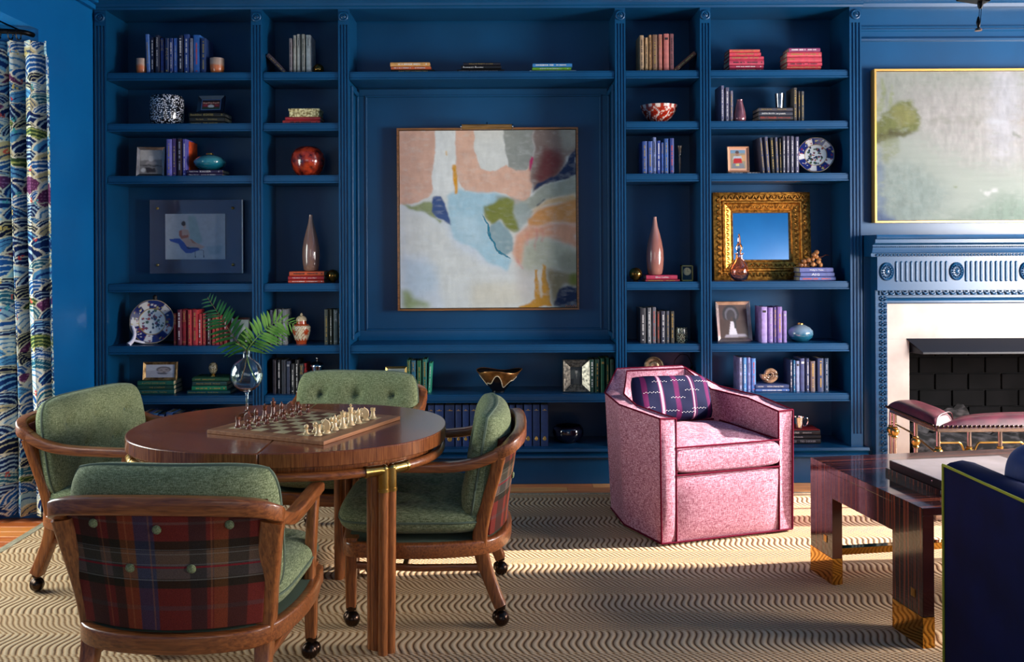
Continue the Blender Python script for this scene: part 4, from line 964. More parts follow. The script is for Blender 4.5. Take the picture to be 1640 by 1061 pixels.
# patterned box
loc, sc = at(487, base=zB2, yoff=.01)
gilt_marble = noisy('gold_marbled_paper', (120, 96, 44), (232, 218, 162), ns=70, rough=.6, lo=.4, hi=.6)
t = thing('patterned_box', 'small cream and gold marbled box on two red books', 'box', loc)
MB().box(-.0975*.96, .0975*.96, 0, .13, 0, .036).build('box_body', gilt_marble, t, smooth=0, bevel=.002, seg=1); MB().box(-.0975, .0975, -.003, .133, .036, .052).build('lid', gilt_marble, t, smooth=0, bevel=.002, seg=1)
# round vases
ceram = noisy('iridescent_red_lacquer', (70, 14, 8), (176, 56, 26), ns=26, rough=.18, coat=.7, bump=.15)
lathe_thing('round_vase', 'round iridescent red brown pot on the third shelf', 'vase', 493.5, [(15, 0), (17, 1), (23, 10), (26.5, 20), (27, 27), (25, 36), (20, 43), (13, 47), (9, 48), (8, 47), (12, 44)], ceram, 279, yoff=.06)
teal = grad_z('teal_crackle_glaze', [(0, (10, 66, 82)), (.35, (20, 104, 122)), (.6, (60, 132, 140)), (1, (64, 104, 120))], .105, .12, .6, ns=80)
t, sc = lathe_thing('teal_vase', 'squat teal crackle glazed vase on two purple books', 'vase', 336.3, [(10, 0), (14, 1), (22, 6), (25.3, 12), (25, 15), (21, 20), (13, 24), (6, 25.5)], teal, base=zA3, yoff=.06)
MB().lathe([(6/sc, 25/sc), (5.6/sc, 27.5/sc), (4.2/sc, 27.5/sc), (3.8/sc, 22/sc)], 20).build('neck', brass, t)
teal2 = grad_z('smoky_blue_glaze', [(0, (12, 70, 92)), (.4, (36, 96, 120)), (.7, (118, 142, 160)), (1, (124, 138, 150))], .105, .14, .6, ns=60)
t, sc = lathe_thing('blue_vase', 'squat smoky blue crackle vase beside the lilac row', 'vase', 1281.8, [(9, 0), (12, 1), (18, 6), (20.2, 12), (19.5, 17), (15, 22.5), (8, 26), (5, 27)], teal2, 553, yoff=.06)
MB().lathe([(5/sc, 26.5/sc), (4.8/sc, 29/sc), (3.6/sc, 29/sc), (3.4/sc, 24/sc)], 20).build('neck', brass, t)
taupe = grad_z('taupe_glaze', [(0, (132, 98, 84)), (.6, (126, 92, 78)), (1, (150, 120, 104))], .36, .08, .7)
rose = grad_z('rose_taupe_glaze', [(0, (158, 104, 90)), (.6, (150, 98, 86)), (1, (178, 132, 118))], .36, .08, .7)
bottle = [(9, 0), (11.5, 2), (13, 10), (14, 24), (13.6, 36), (11.5, 50), (8, 64), (4.6, 76), (3, 86), (2.8, 90), (2, 90), (2, 80)]
lathe_thing('bottle_vase', 'tall taupe bottle vase standing on the red stack', 'vase', 498.3, bottle, taupe, base=zB4, yoff=.05)
lathe_thing('bottle_vase', 'tall rosy bottle vase standing on the crimson pair', 'vase', 1049, [(r, z*1.03) for r, z in bottle], rose, base=zD4, yoff=.05)
lathe_thing('small_vase', 'small mauve lustre vase beside three grey books', 'vase', 1184.6, [(8, 0), (9.6, 2), (10, 8), (9.2, 16), (6.5, 27), (4.6, 33), (4.6, 36), (5, 37), (3.6, 37), (3.6, 32)], noisy('mauve_lustre', (92, 50, 60), (150, 92, 98), ns=8, rough=.12, coat=.6, metal=.3), 195, yoff=.03)
# pewter cup, silver cup
pewter = noisy('pewter', (110, 120, 130), (190, 186, 186), ns=20, rough=.2, metal=1)
lathe_thing('pewter_cup', 'tapered pewter beaker on the charcoal stack', 'cup', 1248.5, [(5.6, 0), (5.8, 1), (7.3, 23), (7.6, 24), (6.8, 24), (5.2, 3), (1e-3, 2)], pewter, base=zE2, yoff=.06)
t, sc = lathe_thing('silver_cup', 'small silver baby cup with curved handle on black books', 'cup', 1279, [(6, 0), (6.5, 1), (7, 3), (8, 10), (9, 17), (9.3, 18.5), (8.6, 18.5), (7.4, 9), (6, 3), (1e-3, 2)], silver, base=zE7+.004, yoff=.05)
MB().tube(smooth_path([(x/sc, 0, z/sc) for x, z in ((8, 15), (12, 17), (15, 14), (14, 8), (11, 4), (8, 4))], 4), .9/sc, 8).build('handle', silver, t)
o = MB().box(bx(1258), bx(1313), BKF+.01, BKF+.16, zE7+.0003, zE7+.0036).build('red_booklet', bmat((150, 24, 28)), None, smooth=0, bevel=.001); tag(o, 'thin red booklet between the black stack and silver cup', 'booklet')
# imari bowl, gilt bowl, dark bowl
def disc_colors(fn, nr, na):
    return None
def paint_lathe(prof, n, colfn):
    mb = MB(); mb.lathe(prof, n); cols = []
    for r, z in prof:
        for i in range(n): cols.append(lin(colfn(i/n, z, r)))
    return mb, cols
def lath_dense(prof, k=5):
    o = []
    for (a, b), (c, d) in zip(prof[:-1], prof[1:]):
        for i in range(k): o.append((a+(c-a)*i/k, b+(d-b)*i/k))
    return o+[prof[-1]]
def imari(u, v, inner=False):
    w_ = math.sin(u*2*PI*5+math.sin(v*9)*.8); n_ = math.sin(u*70+v*13)*math.sin(v*31+u*23)
    if v > .88 or v < .08: return (220, 206, 196) if math.sin(u*90) > -.2 else (150, 50, 34)
    if abs(w_) < .16: return (226, 214, 204)
    if n_ > .55: return (226, 200, 180)
    return (168, 44, 22) if n_ > -.5 else (128, 26, 16)
loc, sc = at(1055.5, 195, yoff=.10); t = thing('imari_bowl', 'red and white painted porcelain bowl in the narrow bay', 'bowl', loc)
pr = lath_dense([(11/sc, 0), (11/sc, 2/sc), (20/sc, 9/sc), (27/sc, 20/sc), (30/sc, 30/sc)], 6)
mb, cols = paint_lathe(pr, 96, lambda u, z, r: imari(u, z*sc/30)); mb.build('bowl', glazed, t, colors=cols, smooth=60)
mb, cols = paint_lathe(lath_dense([(30/sc, 30/sc), (29/sc, 30.3/sc), (25/sc, 20/sc), (12/sc, 5/sc), (1e-5, 4/sc)], 4), 96, lambda u, z, r: (230, 220, 210) if z*sc > 28 else imari(u, .3+z*sc/60)); mb.build('inner_glaze', glazed, t, colors=cols, smooth=60)
loc, sc = at(798, 633, base=SH[633]+.0062, yoff=.035); t = thing('gilt_bowl', 'free form dark bowl with torn gilded rim', 'bowl', loc)
gl = noisy('gilded_lacquer', (98, 60, 24), (166, 112, 58), ns=18, rough=.3, metal=.5, bump=.2)
def rim(u):
    a = 2*PI*u; f = 1+.10*math.sin(3*a+1)+.05*math.sin(5*a); return a, f
def gb(u, v):
    a, f = rim(u); r = (10+ (35-10)*v**1.0*f)/sc; z = 32*v*(1+.07*math.sin(3*a+.6))/sc
    return (r*math.cos(a)*(.98), r*math.sin(a)*.75, z)
mb = MB(); mb.grid(gb, 64, 12, wrapu=True); mb.add([gb(i/64, 0) for i in range(64)], [tuple(range(64))])
o = mb.build('bowl', mat('black_lacquer', (16, 13, 14), .2, coat=.5), t, smooth=70); sm = o.modifiers.new('s', 'SOLIDIFY'); sm.thickness = .006
mb = MB()
def gb2(u, v):
    a, f = rim(u); lim = .52+.18*math.sin(4*a+2.2)+.12*math.sin(7*a); q = lim+(1.03-lim)*v; r = (10.8+(35-10)*q*f)/sc; z = 32*q*(1+.07*math.sin(3*a+.6))/sc
    return (r*math.cos(a)*.98, r*math.sin(a)*.75, z)
mb.grid(gb2, 96, 6, wrapu=True); o = mb.build('gilded_rim', gl, t, smooth=70); sm = o.modifiers.new('s', 'SOLIDIFY'); sm.thickness = .003
mb = MB(); mb.tube([gb2(i/96, 0) for i in range(96)], .0028, 6, True); mb.build('white_edge', mat('cream_edge', (224, 206, 170), .4), t)
lathe_thing('dark_bowl', 'round glossy dark plum glass bowl on the lowest shelf', 'bowl', 910, [(14, 0), (15, 3), (22, 7), (25, 15), (24, 22), (21, 26), (20, 26), (22, 20), (20, 10), (1e-3, 6)], mat('plum_glass', (14, 8, 22), .04, coat=1, spec=.8), 718, yoff=.10)
# ginger jar
loc, sc = at(483, 553, yoff=.05); t = thing('ginger_jar', 'lidded cream ginger jar painted with rust flowers', 'jar', loc)
def jar(u, v):
    if v < .16: return (170, 66, 26)
    if v < .26: return (170, 66, 26) if math.sin(u*2*PI*14) > (v-.2)*16 else (206, 190, 158)
    if v > .80: return (176, 74, 34)
    if math.hypot((u*4 % 1-.5)*1.0, (v-.52)*1.5) < .21+.04*math.sin(30*math.atan2(v-.52, u*4 % 1-.5)/PI): return (166, 62, 22)
    if math.sin(u*110+v*20)*math.sin(v*60-u*30) > .45: return (150, 80, 40)
    return (208, 194, 162)
pr = lath_dense([(8/sc, 0), (8.5/sc, 3/sc), (11/sc, 8/sc), (14.4/sc, 20/sc), (14.6/sc, 27/sc), (11.5/sc, 31/sc), (8/sc, 32/sc), (7.6/sc, 37/sc)], 6)
mb, cols = paint_lathe(pr, 72, lambda u, z, r: jar(u, z*sc/37)); mb.build('body', glazed, t, colors=cols, smooth=60)
MB().lathe([(8.6/sc, 36.5/sc), (8.8/sc, 38/sc), (7.6/sc, 42/sc), (4/sc, 44.5/sc), (1.6/sc, 45/sc), (2/sc, 47.5/sc), (1e-5, 49.5/sc)], 28).build('lid', mat('cream_glaze', (200, 176, 138), .2, coat=.4), t, smooth=60)
# crystal jar
loc, sc = at(508, 633, yoff=.03); t = thing('crystal_jar', 'cut crystal jar with silver lid behind the far chair', 'jar', loc)
mb = MB(); n = 16
pl = [(15.5/sc*math.cos(2*PI*i/(2*n))*(1 if i % 2 else .9), 15.5/sc*math.sin(2*PI*i/(2*n))*(1 if i % 2 else .9)) for i in range(2*n)]
mb.prism(pl, 0, 36/sc); mb.build('crystal_body', glass, t, smooth=0)
MB().lathe([(8.5/sc, 36.2/sc), (8.5/sc, 43/sc)], 20).build('collar', silver, t)
MB().lathe([(11/sc, 43/sc), (11/sc, 44.5/sc), (9/sc, 48/sc), (4/sc, 50/sc), (1.2/sc, 51/sc), (1/sc, 54/sc), (1.8/sc, 56/sc), (1e-5, 58.5/sc)], 28).build('lid', silver, t, smooth=60)
# jewelled egg
loc, sc = at(341.5, base=zA6b, yoff=.06); t = thing('jewelled_egg', 'small jewelled enamel egg on the right green stack', 'ornament', loc)
eggm = speckle('jewelled_enamel', (92, 84, 56), (214, 200, 170), 210, .4)
MB().sphere((0, 0, 13/sc), 7.3/sc, 20, sz=1.35).build('egg', eggm, t, smooth=80)
MB().lathe([(5.5/sc, 0), (5/sc, 1/sc), (2.6/sc, 2/sc), (3.6/sc, 4/sc)], 16).build('stand', brass, t)
# slim horn vase, decanter
lathe_thing('horn_vase', 'slim dark horn bud vase right of the blue row', 'vase', 1088.8, [(1.6, 0), (1.4, 6), (2.2, 30), (3, 41), (4, 43), (4, 46), (2.4, 46), (1.4, 40)], noisy('dark_horn', (34, 24, 20), (120, 92, 66), ns=12, rough=.25, coat=.4), 279, yoff=.03)
loc, sc = at(1184, 453, yoff=.0); t = thing('perfume_decanter', 'pink tinted glass decanter with tall stopper before the gilt mirror', 'decanter', loc)
pg = mat('pink_glass', (255, 218, 214), .02, trans=1)
MB().lathe([(8/sc, 0), (12/sc, 2/sc), (15.3/sc, 11/sc), (15/sc, 20/sc), (11/sc, 30/sc), (6/sc, 35/sc), (5/sc, 42/sc), (7/sc, 43.5/sc), (7/sc, 45/sc), (4/sc, 45/sc), (4/sc, 36/sc), (9/sc, 29/sc), (13.5/sc, 20/sc), (13.6/sc, 11/sc), (8/sc, 3/sc), (1e-5, 3/sc)], 28).build('bottle', pg, t, smooth=60)
MB().lathe([(3.6/sc, 43/sc), (3.2/sc, 47/sc), (6/sc, 53/sc), (4/sc, 58/sc), (2.6/sc, 60/sc), (2.2/sc, 66/sc), (1.3/sc, 75/sc), (1e-5, 76/sc)], 20).build('stopper', pg, t, smooth=60)
# brass clock
loc, sc = at(1101, 453, yoff=.03); t = thing('desk_clock', 'small square brass desk clock with round dial', 'clock', loc); q = 9.2/sc; hh = 25.5/sc
mb = MB()
for (a, b, c, d) in ((-q, q, 0, .008), (-q, q, hh-.008, hh), (-q, -q+.006, 0, hh), (q-.006, q, 0, hh)): mb.box(a, b, 0, .05, c, d)
mb.box(-q, q, .044, .05, 0, hh); mb.build('case', brass, t, smooth=0, bevel=.001)
MB().box(-q+.005, q-.005, .012, .044, .006, hh-.006).build('backing', mat('dark_green_enamel', (20, 34, 30), .2), t, smooth=0)
MB().lathe([(.024, 0), (.024, .004), (1e-5, .004)], 28, 0, T(0, .012, hh*.6) @ RX(PI/2)).build('dial', mat('clock_dial', (206, 188, 140), .4), t)
mb = MB(); mb.box(-.0008, .0008, .006, .0075, hh*.6, hh*.6+.018); mb.box(0, .012, .006, .0075, hh*.6-.0008, hh*.6+.0008)
for i in range(12):
    a = i*PI/6; mb.cbox((.020*math.sin(a), .0072, hh*.6+.020*math.cos(a)), (.002, .001, .002))
mb.build('hands', black, t, smooth=0)
# grapes
loc, sc = at(1300, base=zE4, yoff=.05); t = thing('stone_grapes', 'bunch of small gold brown stone grapes with twig stem', 'ornament', loc)
gm = noisy('amber_stone', (110, 62, 24), (190, 128, 70), ns=12, rough=.18, coat=.5); R = 4/sc; rr = random.Random(2)
pos = [(-17, 0, 4), (-13.5, -3, 10), (-11, 2, 4), (-6, -2, 12), (-5, 4, 4), (1, -3, 5), (2, 2, 13), (3, -2, 20), (8, 2, 17), (7, 4, 5), (10, -3, 9), (14, 0, 4), (13, 4, 12), (8, 0, 24), (-1, 6, 9), (-9, 6, 9)]
for p in pos: MB().sphere((p[0]/sc, p[1]/sc, p[2]/sc), R, 14).build('grape', gm, t, smooth=80)
MB().tube(smooth_path([(11/sc, 0, 16/sc), (18/sc, .01, 17/sc), (24/sc, .02, 20/sc), (29/sc, .02, 19/sc)], 4), .0028, 6).build('twig', mat('twig_brown', (96, 48, 28), .7), t)
# spiral fossil
loc, sc = at(1233, base=zE6+.009, yoff=.05); t = thing('ammonite', 'polished brown spiral ammonite fossil on two blue books', 'ornament', loc)
amm = noisy('ammonite_shell', (58, 38, 26), (172, 134, 100), ns=30, rough=.2, coat=.5, bump=.3)
pts = []; rad = []; 
for i in range(90):
    a = i/89*2*PI*2.6; r = (1.6+9.2*(i/89)**1.3)/sc; pts.append((r*math.cos(-a+.5)*1.12, -.004*(1-i/89), 11.3/sc+r*math.sin(-a+.5))); rad.append((.8+3.6*i/89)/sc*(1+.06*math.sin(i*1.3)))
MB().tube(pts, rad, 12).build('shell', amm, t, smooth=70)
# round medallion and wire basket behind the armchair
loc, sc = at(1047, 633, yoff=.12); t = thing('brass_dish', 'round brass dish standing upright behind the pink armchair', 'dish', loc)
MB().lathe([(15.5/sc, 0), (15.5/sc, 2/sc), (13/sc, 3.4/sc), (12/sc, 1.6/sc), (9/sc, 1.4/sc), (7/sc, 3/sc), (4/sc, 3/sc), (1e-5, 2/sc)], 36, 0, T(0, 0, 37/sc) @ RX(PI/2)).build('dish', noisy('tarnished_brass', (110, 90, 66), (196, 172, 136), ns=40, rough=.3, metal=.7, bump=.4), t, smooth=40)
MB().box(-.02, .02, -.012, .03, 0, 24/sc).build('stand', bronze, t, smooth=0, bevel=.003)
loc, sc = at(1094, 633, yoff=.12); t = thing('wire_basket', 'small bronze basket with thin arched wire handle', 'basket', loc)
MB().tube(smooth_path([(-14/sc, 0, 38/sc), (-13/sc, 0, 46/sc), (-6/sc, 0, 54/sc), (0, 0, 56/sc), (8/sc, 0, 53/sc), (14/sc, 0, 40/sc)], 5), .0022, 6).build('handle', bronze, t)
mb = MB(); mb.grid(lambda u, v: ((8+7*v*(1+.15*math.cos(4*PI*u)))/sc*math.cos(2*PI*u), (8+7*v)/sc*math.sin(2*PI*u)*.8, (30*v+8*v*math.cos(4*PI*u)*v)/sc), 40, 8, wrapu=True); mb.add([(8/sc*math.cos(2*PI*i/20), 6.4/sc*math.sin(2*PI*i/20), 0) for i in range(20)], [tuple(range(20))])
o = mb.build('bowl', bronze, t, smooth=60); sm = o.modifiers.new('s', 'SOLIDIFY'); sm.thickness = .002

# decorative plates
def plate_cols(seed, nr=26, na=96):
    r_ = np.random.RandomState(seed); cols = []
    bl_ = [(r_.rand()*2*PI, .1+.44*r_.rand(), .03+.05*r_.rand(), [(150, 60, 40), (30, 40, 90), (60, 80, 50), (110, 40, 60), (24, 30, 60)][r_.randint(5)]) for _ in range(46)]
    rimb = [(r_.rand()*2*PI, .66+.30*r_.rand(), .02+.035*r_.rand(), [(212, 206, 200), (120, 30, 60), (176, 160, 90), (160, 60, 40), (212, 206, 200)][r_.randint(5)]) for _ in range(70)]
    for j in range(nr):
        r = j/(nr-1)
        for i in range(na):
            a = 2*PI*i/na; x, y = r*math.cos(a), r*math.sin(a)
            if r < .58: c = (206, 210, 206)
            elif r < .615: c = (150, 120, 60)
            elif r > .975: c = (190, 170, 130)
            else: c = (212, 208, 204) if abs(((a/(2*PI)*5+.1) % 1)-.5) < .16 and r < .95 else (26, 30, 92)
            for (ba, br, bs, bc) in (bl_ if r < .58 else rimb if r > .62 and r < .97 else ()):
                if (x-br*math.cos(ba))**2+(y-br*math.sin(ba))**2 < bs*bs: c = bc
            cols.append(lin(c))
    return cols
def plate(px, py, rpx, k, yaw, lb, seed, stand='white', sxy=1):
    Y = BKF+.08; sc = F/Y; R = rpx/sc; z = CAMZ-(py-VY)/sc; X = (px-VX)/sc
    t = thing('display_plate', lb, 'plate', (X, Y, SH[k]+.0004), yaw)
    tilt = -.13; h = max(z-SH[k], R*1.02*math.cos(tilt)+.003); nr, na = 26, 96; mb = MB()
    M = T(0, 0, h) @ RX(tilt) @ RX(PI/2)
    def prof(r): return .0 if r < .55 else .012*((r-.55)/.45) 
    vs = [(R*(j/(nr-1))*(1+.018*(abs(math.sin(4*2*PI*i/na)))*(j/(nr-1)))*math.cos(2*PI*i/na), R*(j/(nr-1))*(1+.018*abs(math.sin(4*2*PI*i/na)))*math.sin(2*PI*i/na), prof(j/(nr-1))) for j in range(nr) for i in range(na)]
    vs = [(x, -y, z_) for x, y, z_ in vs]
    fs = [(j*na+i, j*na+(i+1) % na, (j+1)*na+(i+1) % na, (j+1)*na+i) for j in range(nr-1) for i in range(na)]
    mb.add(vs, fs, 0, M); o = mb.build('plate', glazed, t, colors=plate_cols(seed), smooth=60)
    sm = o.modifiers.new('s', 'SOLIDIFY'); sm.thickness = .004; sm.offset = 0
    return t, R, h
t, R, h = plate(243.5, 518.5, 34.5, 553, .10, 'blue rimmed floral plate on a white easel left of the red row', 3)
wht = mat('white_easel', (214, 210, 222), .3)
mb = MB(); mb.tube(smooth_path([(-.125, -.075, .004), (-.105, -.05, .03), (-.10, -.03, .07), (-.115, -.02, .115)], 5), [.016, .015, .014, .013, .012, .012, .012, .012, .011, .011, .011, .010, .010, .010, .009, .008][:16], 8); mb.tube([(-.105, -.05, .03), (-.05, -.03, .012), (.02, .03, .006)], .008, 8)
mb.build('easel', wht, t, smooth=70)
mb = MB(); mb.box(-.004, .02, .03, .04, 0, .30); mb.lathe([(.012, .28), (.014, .30), (1e-5, .312)], 12, 0, T(.008, .035, 0)); mb.build('easel_back', mat('easel_dark', (28, 22, 20), .5), t)
t, R, h = plate(1307, 251, 28, 279, -.25, 'blue rimmed floral plate leaning beside the slate row', 8)
MB().box(-.01, .01, .02, .05, 0, .10).build('easel_back', mat('easel_dark', (28, 22, 20), .5), t)

# ------------------------------------------------------------------ framed pictures on shelves
def photo_frame(lb, px0, px1, py0, k, m, bw, img, yaw=0, tilt=.16, base=None, yoff=.04, mat_w=0, fm=None, aspect=None, depthf=.014, cat='photo frame', name='photo_frame', innerm=None):
    Y = BKF+yoff; sc = F/Y; zb_ = SH[k] if base is None else base
    wd = (px1-px0)/sc/max(.6, math.cos(yaw)); ht = (CAMZ-(py0-VY)/sc-zb_)/math.cos(tilt)
    t = thing(name, lb, cat, (((px0+px1)/2-VX)/sc, Y, zb_+.0004), yaw)
    M = RX(-tilt); bw = bw/sc; d = depthf
    # the frame leans back about its lower front edge
    mb = MB(); ov = [(-wd/2, 0), (wd/2, 0), (wd/2, ht), (-wd/2, ht)]; iv = [(-wd/2+bw, bw), (wd/2-bw, bw), (wd/2-bw, ht-bw), (-wd/2+bw, ht-bw)]
    vs = [(x, 0, z) for x, z in ov]+[(x, -d*.35, z) for x, z in [(x*.97, z*.96+ht*.02) for x, z in ov]]+[(x, d*.35, z) for x, z in iv]+[(x, d, z) for x, z in ov]
    fs = []
    for i in range(4):
        j = (i+1) % 4; fs += [(i, j, 4+j, 4+i), (4+i, 4+j, 8+j, 8+i), (i, 12+i, 12+j, j)]
    fs += [(12, 13, 14, 15)]
    mb.add(vs, fs, 0, M); mb.build('frame', m, t, smooth=0)
    iw, ih = wd-2*bw, ht-2*bw
    if mat_w:
        MB().box(-iw/2, iw/2, d*.45, d*.5, bw, bw+ih, 0, M).build('mount', innerm or white, t, smooth=0); mw = mat_w/sc
    else: mw = 0
    p = picture('photo', img, iw-2*mw, ih-2*mw, t, photomat); p.matrix_local = M @ T(0, d*.40, bw+mw)
    bk = MB(); bk.box(-.02, .02, d, d+.003, ht*.1, ht*.75, 0, M @ T(0, 0, 0)); sty = math.sin(tilt)*ht*.75+.05
    bk.tube([(0, math.sin(tilt)*ht*.7+d, ht*.7*math.cos(tilt)), (0, sty+.03, .003)], .004, 6); bk.build('easel_strut', black, t, smooth=0)
    return t
def pimg(base, layers, n=(40, 40), warp=0, seed=1, box=(0, 100, 0, 100), soft=1):
    img, X, Y = paint_img(n[0], n[1], box[0], box[1], box[2], box[3], base, layers, warp, .05, seed)
    img = img*(.88+.24*fbm(X*.15, Y*.15, seed+3)[..., None]); return img
sil = noisy('silver_frame', (120, 112, 108), (196, 186, 178), ns=8, rough=.25, metal=.9)
gfr = noisy('gold_bamboo_frame', (90, 62, 34), (190, 156, 104), ns=30, rough=.3, metal=.7, bump=.4)
beach = pimg((120, 114, 108), [((170, 164, 156), 2, [(0, 0), (100, 0), (100, 40), (0, 45)]), ((60, 54, 50), 1, [(0, 62), (100, 66), (100, 70), (0, 66)]), ((190, 184, 176), 1, ell(50, 38, 11, 14)), ((150, 140, 134), 1, [(22, 60), (35, 48), (66, 48), (80, 60)]), ((50, 40, 36), 1, [(24, 74), (70, 76), (74, 92), (28, 94)]), ((180, 176, 170), 1, ell(15, 84, 10, 8))], warp=8, seed=4)
photo_frame('silver framed black and white child portrait left of the violet row', 219, 263, 232, 279, sil, 5, beach, yaw=.12, yoff=.02)
grp = pimg((90, 50, 46), [((40, 24, 24), 1, [(0, 0), (100, 0), (100, 20), (0, 20)])]+[((196, 140, 116), 1, ell(10+13*i, 28+4*(i % 2), 6, 8)) for i in range(7)]+[((190, 190, 186), 1, ell(50, 66, 18, 18)), ((150, 40, 56), 1, ell(20, 56, 14, 10)), ((160, 50, 60), 1, ell(82, 56, 12, 10)), ((30, 60, 40), 1, [(0, 80), (100, 80), (100, 100), (0, 100)])], warp=6, seed=5)
photo_frame('small dark framed group photo on the black book stack', 315, 359, 150, 195, mat('dark_blue_frame', (14, 24, 40), .2, coat=.5), 6, grp, yaw=-.05, tilt=.3, base=zA2, yoff=.03, mat_w=1.5, innerm=mat('steel_blue', (70, 100, 140), .4))
baby = pimg((168, 172, 182), [((150, 152, 162), 3, [(0, 50), (60, 40), (100, 70), (100, 100), (0, 100)]), ((88, 82, 86), 2, ell(62, 38, 26, 24)), ((140, 132, 132), 2, ell(62, 44, 20, 20)), ((50, 46, 52), 1, ell(54, 44, 5, 2.5)), ((50, 46, 52), 1, ell(72, 40, 5, 2.5)), ((80, 66, 70), 1, ell(64, 58, 6, 3)), ((60, 58, 66), 2, [(38, 62), (78, 66), (70, 76), (44, 74)])], n=(56, 44), seed=6)
photo_frame('gold bamboo framed photo of a sleeping baby on green books', 227, 282, 578, 633, gfr, 4.5, baby, base=zA6, tilt=.12, yoff=.03)
faint = pimg((150, 160, 152), [((110, 124, 116), 3, [(30, 20), (60, 15), (70, 80), (34, 90)]), ((196, 200, 190), 3, ell(70, 60, 18, 30))], warp=14, seed=9)
photo_frame('pale silver framed picture behind the fern at the shelf end', 366, 399, 507, 553, sil, 4, faint, yaw=-.3, tilt=.14, yoff=.05)
land = pimg((130, 150, 120), [((176, 186, 186), 3, [(0, 0), (100, 0), (100, 35), (0, 40)]), ((86, 106, 50), 3, [(0, 45), (100, 38), (100, 70), (0, 70)]), ((120, 140, 60), 3, [(0, 68), (100, 66), (100, 100), (0, 100)]), ((190, 90, 60), 1, ell(62, 45, 7, 7)), ((70, 60, 50), 1, ell(60, 55, 14, 6))], warp=14, seed=11)
photo_frame('gold framed landscape photo left of the green row', 616, 651, 587, 633, mat('gold_frame', (196, 160, 92), .25, .8), 4, land, yaw=.05, tilt=.12, yoff=.05, mat_w=1.2)
man = pimg((24, 28, 26), [((60, 64, 60), 3, [(0, 20), (60, 10), (90, 40), (80, 60), (0, 70)]), ((140, 138, 128), 1, ell(52, 28, 10, 12)), ((20, 20, 20), 1, ell(52, 15, 13, 6)), ((52, 54, 52), 1, [(26, 100), (30, 52), (52, 40), (76, 54), (80, 100)]), ((120, 118, 110), 1, [(48, 42), (58, 42), (54, 70)])], n=(40, 50), seed=12)
photo_frame('wide sloping silver frame with dark portrait beside green books', 901, 944, 577.5, 633, noisy('antiqued_silver', (90, 86, 80), (176, 166, 150), ns=60, rough=.28, metal=.8, bump=.4), 12, man, tilt=.10, yoff=.02, depthf=.05)
jers = pimg((150, 136, 110), [((110, 140, 160), 2, [(0, 0), (100, 0), (100, 18), (0, 18)]), ((150, 110, 90), 1, ell(45, 20, 12, 13)), ((84, 66, 60), 1, ell(45, 12, 13, 8)), ((196, 150, 100), 2, [(60, 30), (100, 26), (100, 60), (66, 60)]), ((176, 44, 40), 1, [(22, 44), (70, 42), (78, 70), (18, 72)]), ((170, 176, 180), 1, [(20, 34), (72, 32), (80, 50), (70, 44), (22, 46), (12, 56)]), ((120, 120, 124), 1, [(12, 72), (86, 72), (92, 98), (8, 98)]), ((200, 180, 120), 1, [(34, 74), (58, 74), (58, 86), (34, 86)])], n=(44, 60), seed=14)
t = photo_frame('clear easel frame with photo of a child in red jersey', 1166, 1201, 236, 279, mat('peach_wood', (206, 150, 116), .5), 3, jers, tilt=.10, base=SH[279]+.015, yoff=.03, mat_w=2.5, innerm=mat('peach_mount', (214, 160, 130), .6))
wed = pimg((70, 46, 40), [((30, 26, 30), 2, ell(42, 28, 30, 28)), ((90, 86, 96), 2, ell(42, 30, 22, 22)), ((44, 36, 40), 2, ell(42, 34, 16, 20)), ((60, 36, 26), 2, [(0, 44), (100, 48), (100, 100), (0, 100)]), ((206, 200, 206), 1, [(40, 50), (50, 50), (62, 92), (30, 94)]), ((20, 18, 20), 1, [(50, 40), (58, 40), (60, 70), (52, 70)]), ((60, 40, 32), 1, ell(45, 42, 4, 6)), ((150, 140, 150), 2, [(20, 90), (90, 88), (96, 96), (14, 98)])], n=(56, 64), seed=15)
photo_frame('silver framed wedding photo leaning at the bay edge', 1148, 1206, 485, 553, noisy('rose_silver', (120, 96, 92), (214, 196, 190), ns=5, rough=.2, metal=.8), 6, wed, yaw=.12, tilt=.2, yoff=.05)

# framed watercolour on stand-offs in the left bay
Yp = BY-.075; sp_ = F/Yp
wx0, wx1, wz0, wz1 = (240-VX)/sp_, (388-VX)/sp_, CAMZ-(436-VY)/sp_, CAMZ-(318-VY)/sp_
t = thing('watercolour', 'watercolour of a seated figure floated between clear acrylic sheets', 'painting', ((wx0+wx1)/2, Yp, wz0)); ww, wh = wx1-wx0, wz1-wz0
mb = MB(); mb.box(-ww/2, ww/2, 0, .012, 0, wh); mb.build('acrylic_panel', mat('clear_acrylic', (200, 206, 226), .02, trans=.9, ior=1.3), t, smooth=0, bevel=.001)
MB().box(-ww/2+.004, ww/2-.004, .014, .018, .004, wh-.004).build('backing_sheet', mat('slate_backing', (34, 44, 70), .25, coat=.5), t, smooth=0)
MB().box(ww/2-.002, ww/2+.004, -.001, .013, 0, wh).build('bright_edge', mat('polished_edge', (224, 230, 226), .3), t, smooth=0)
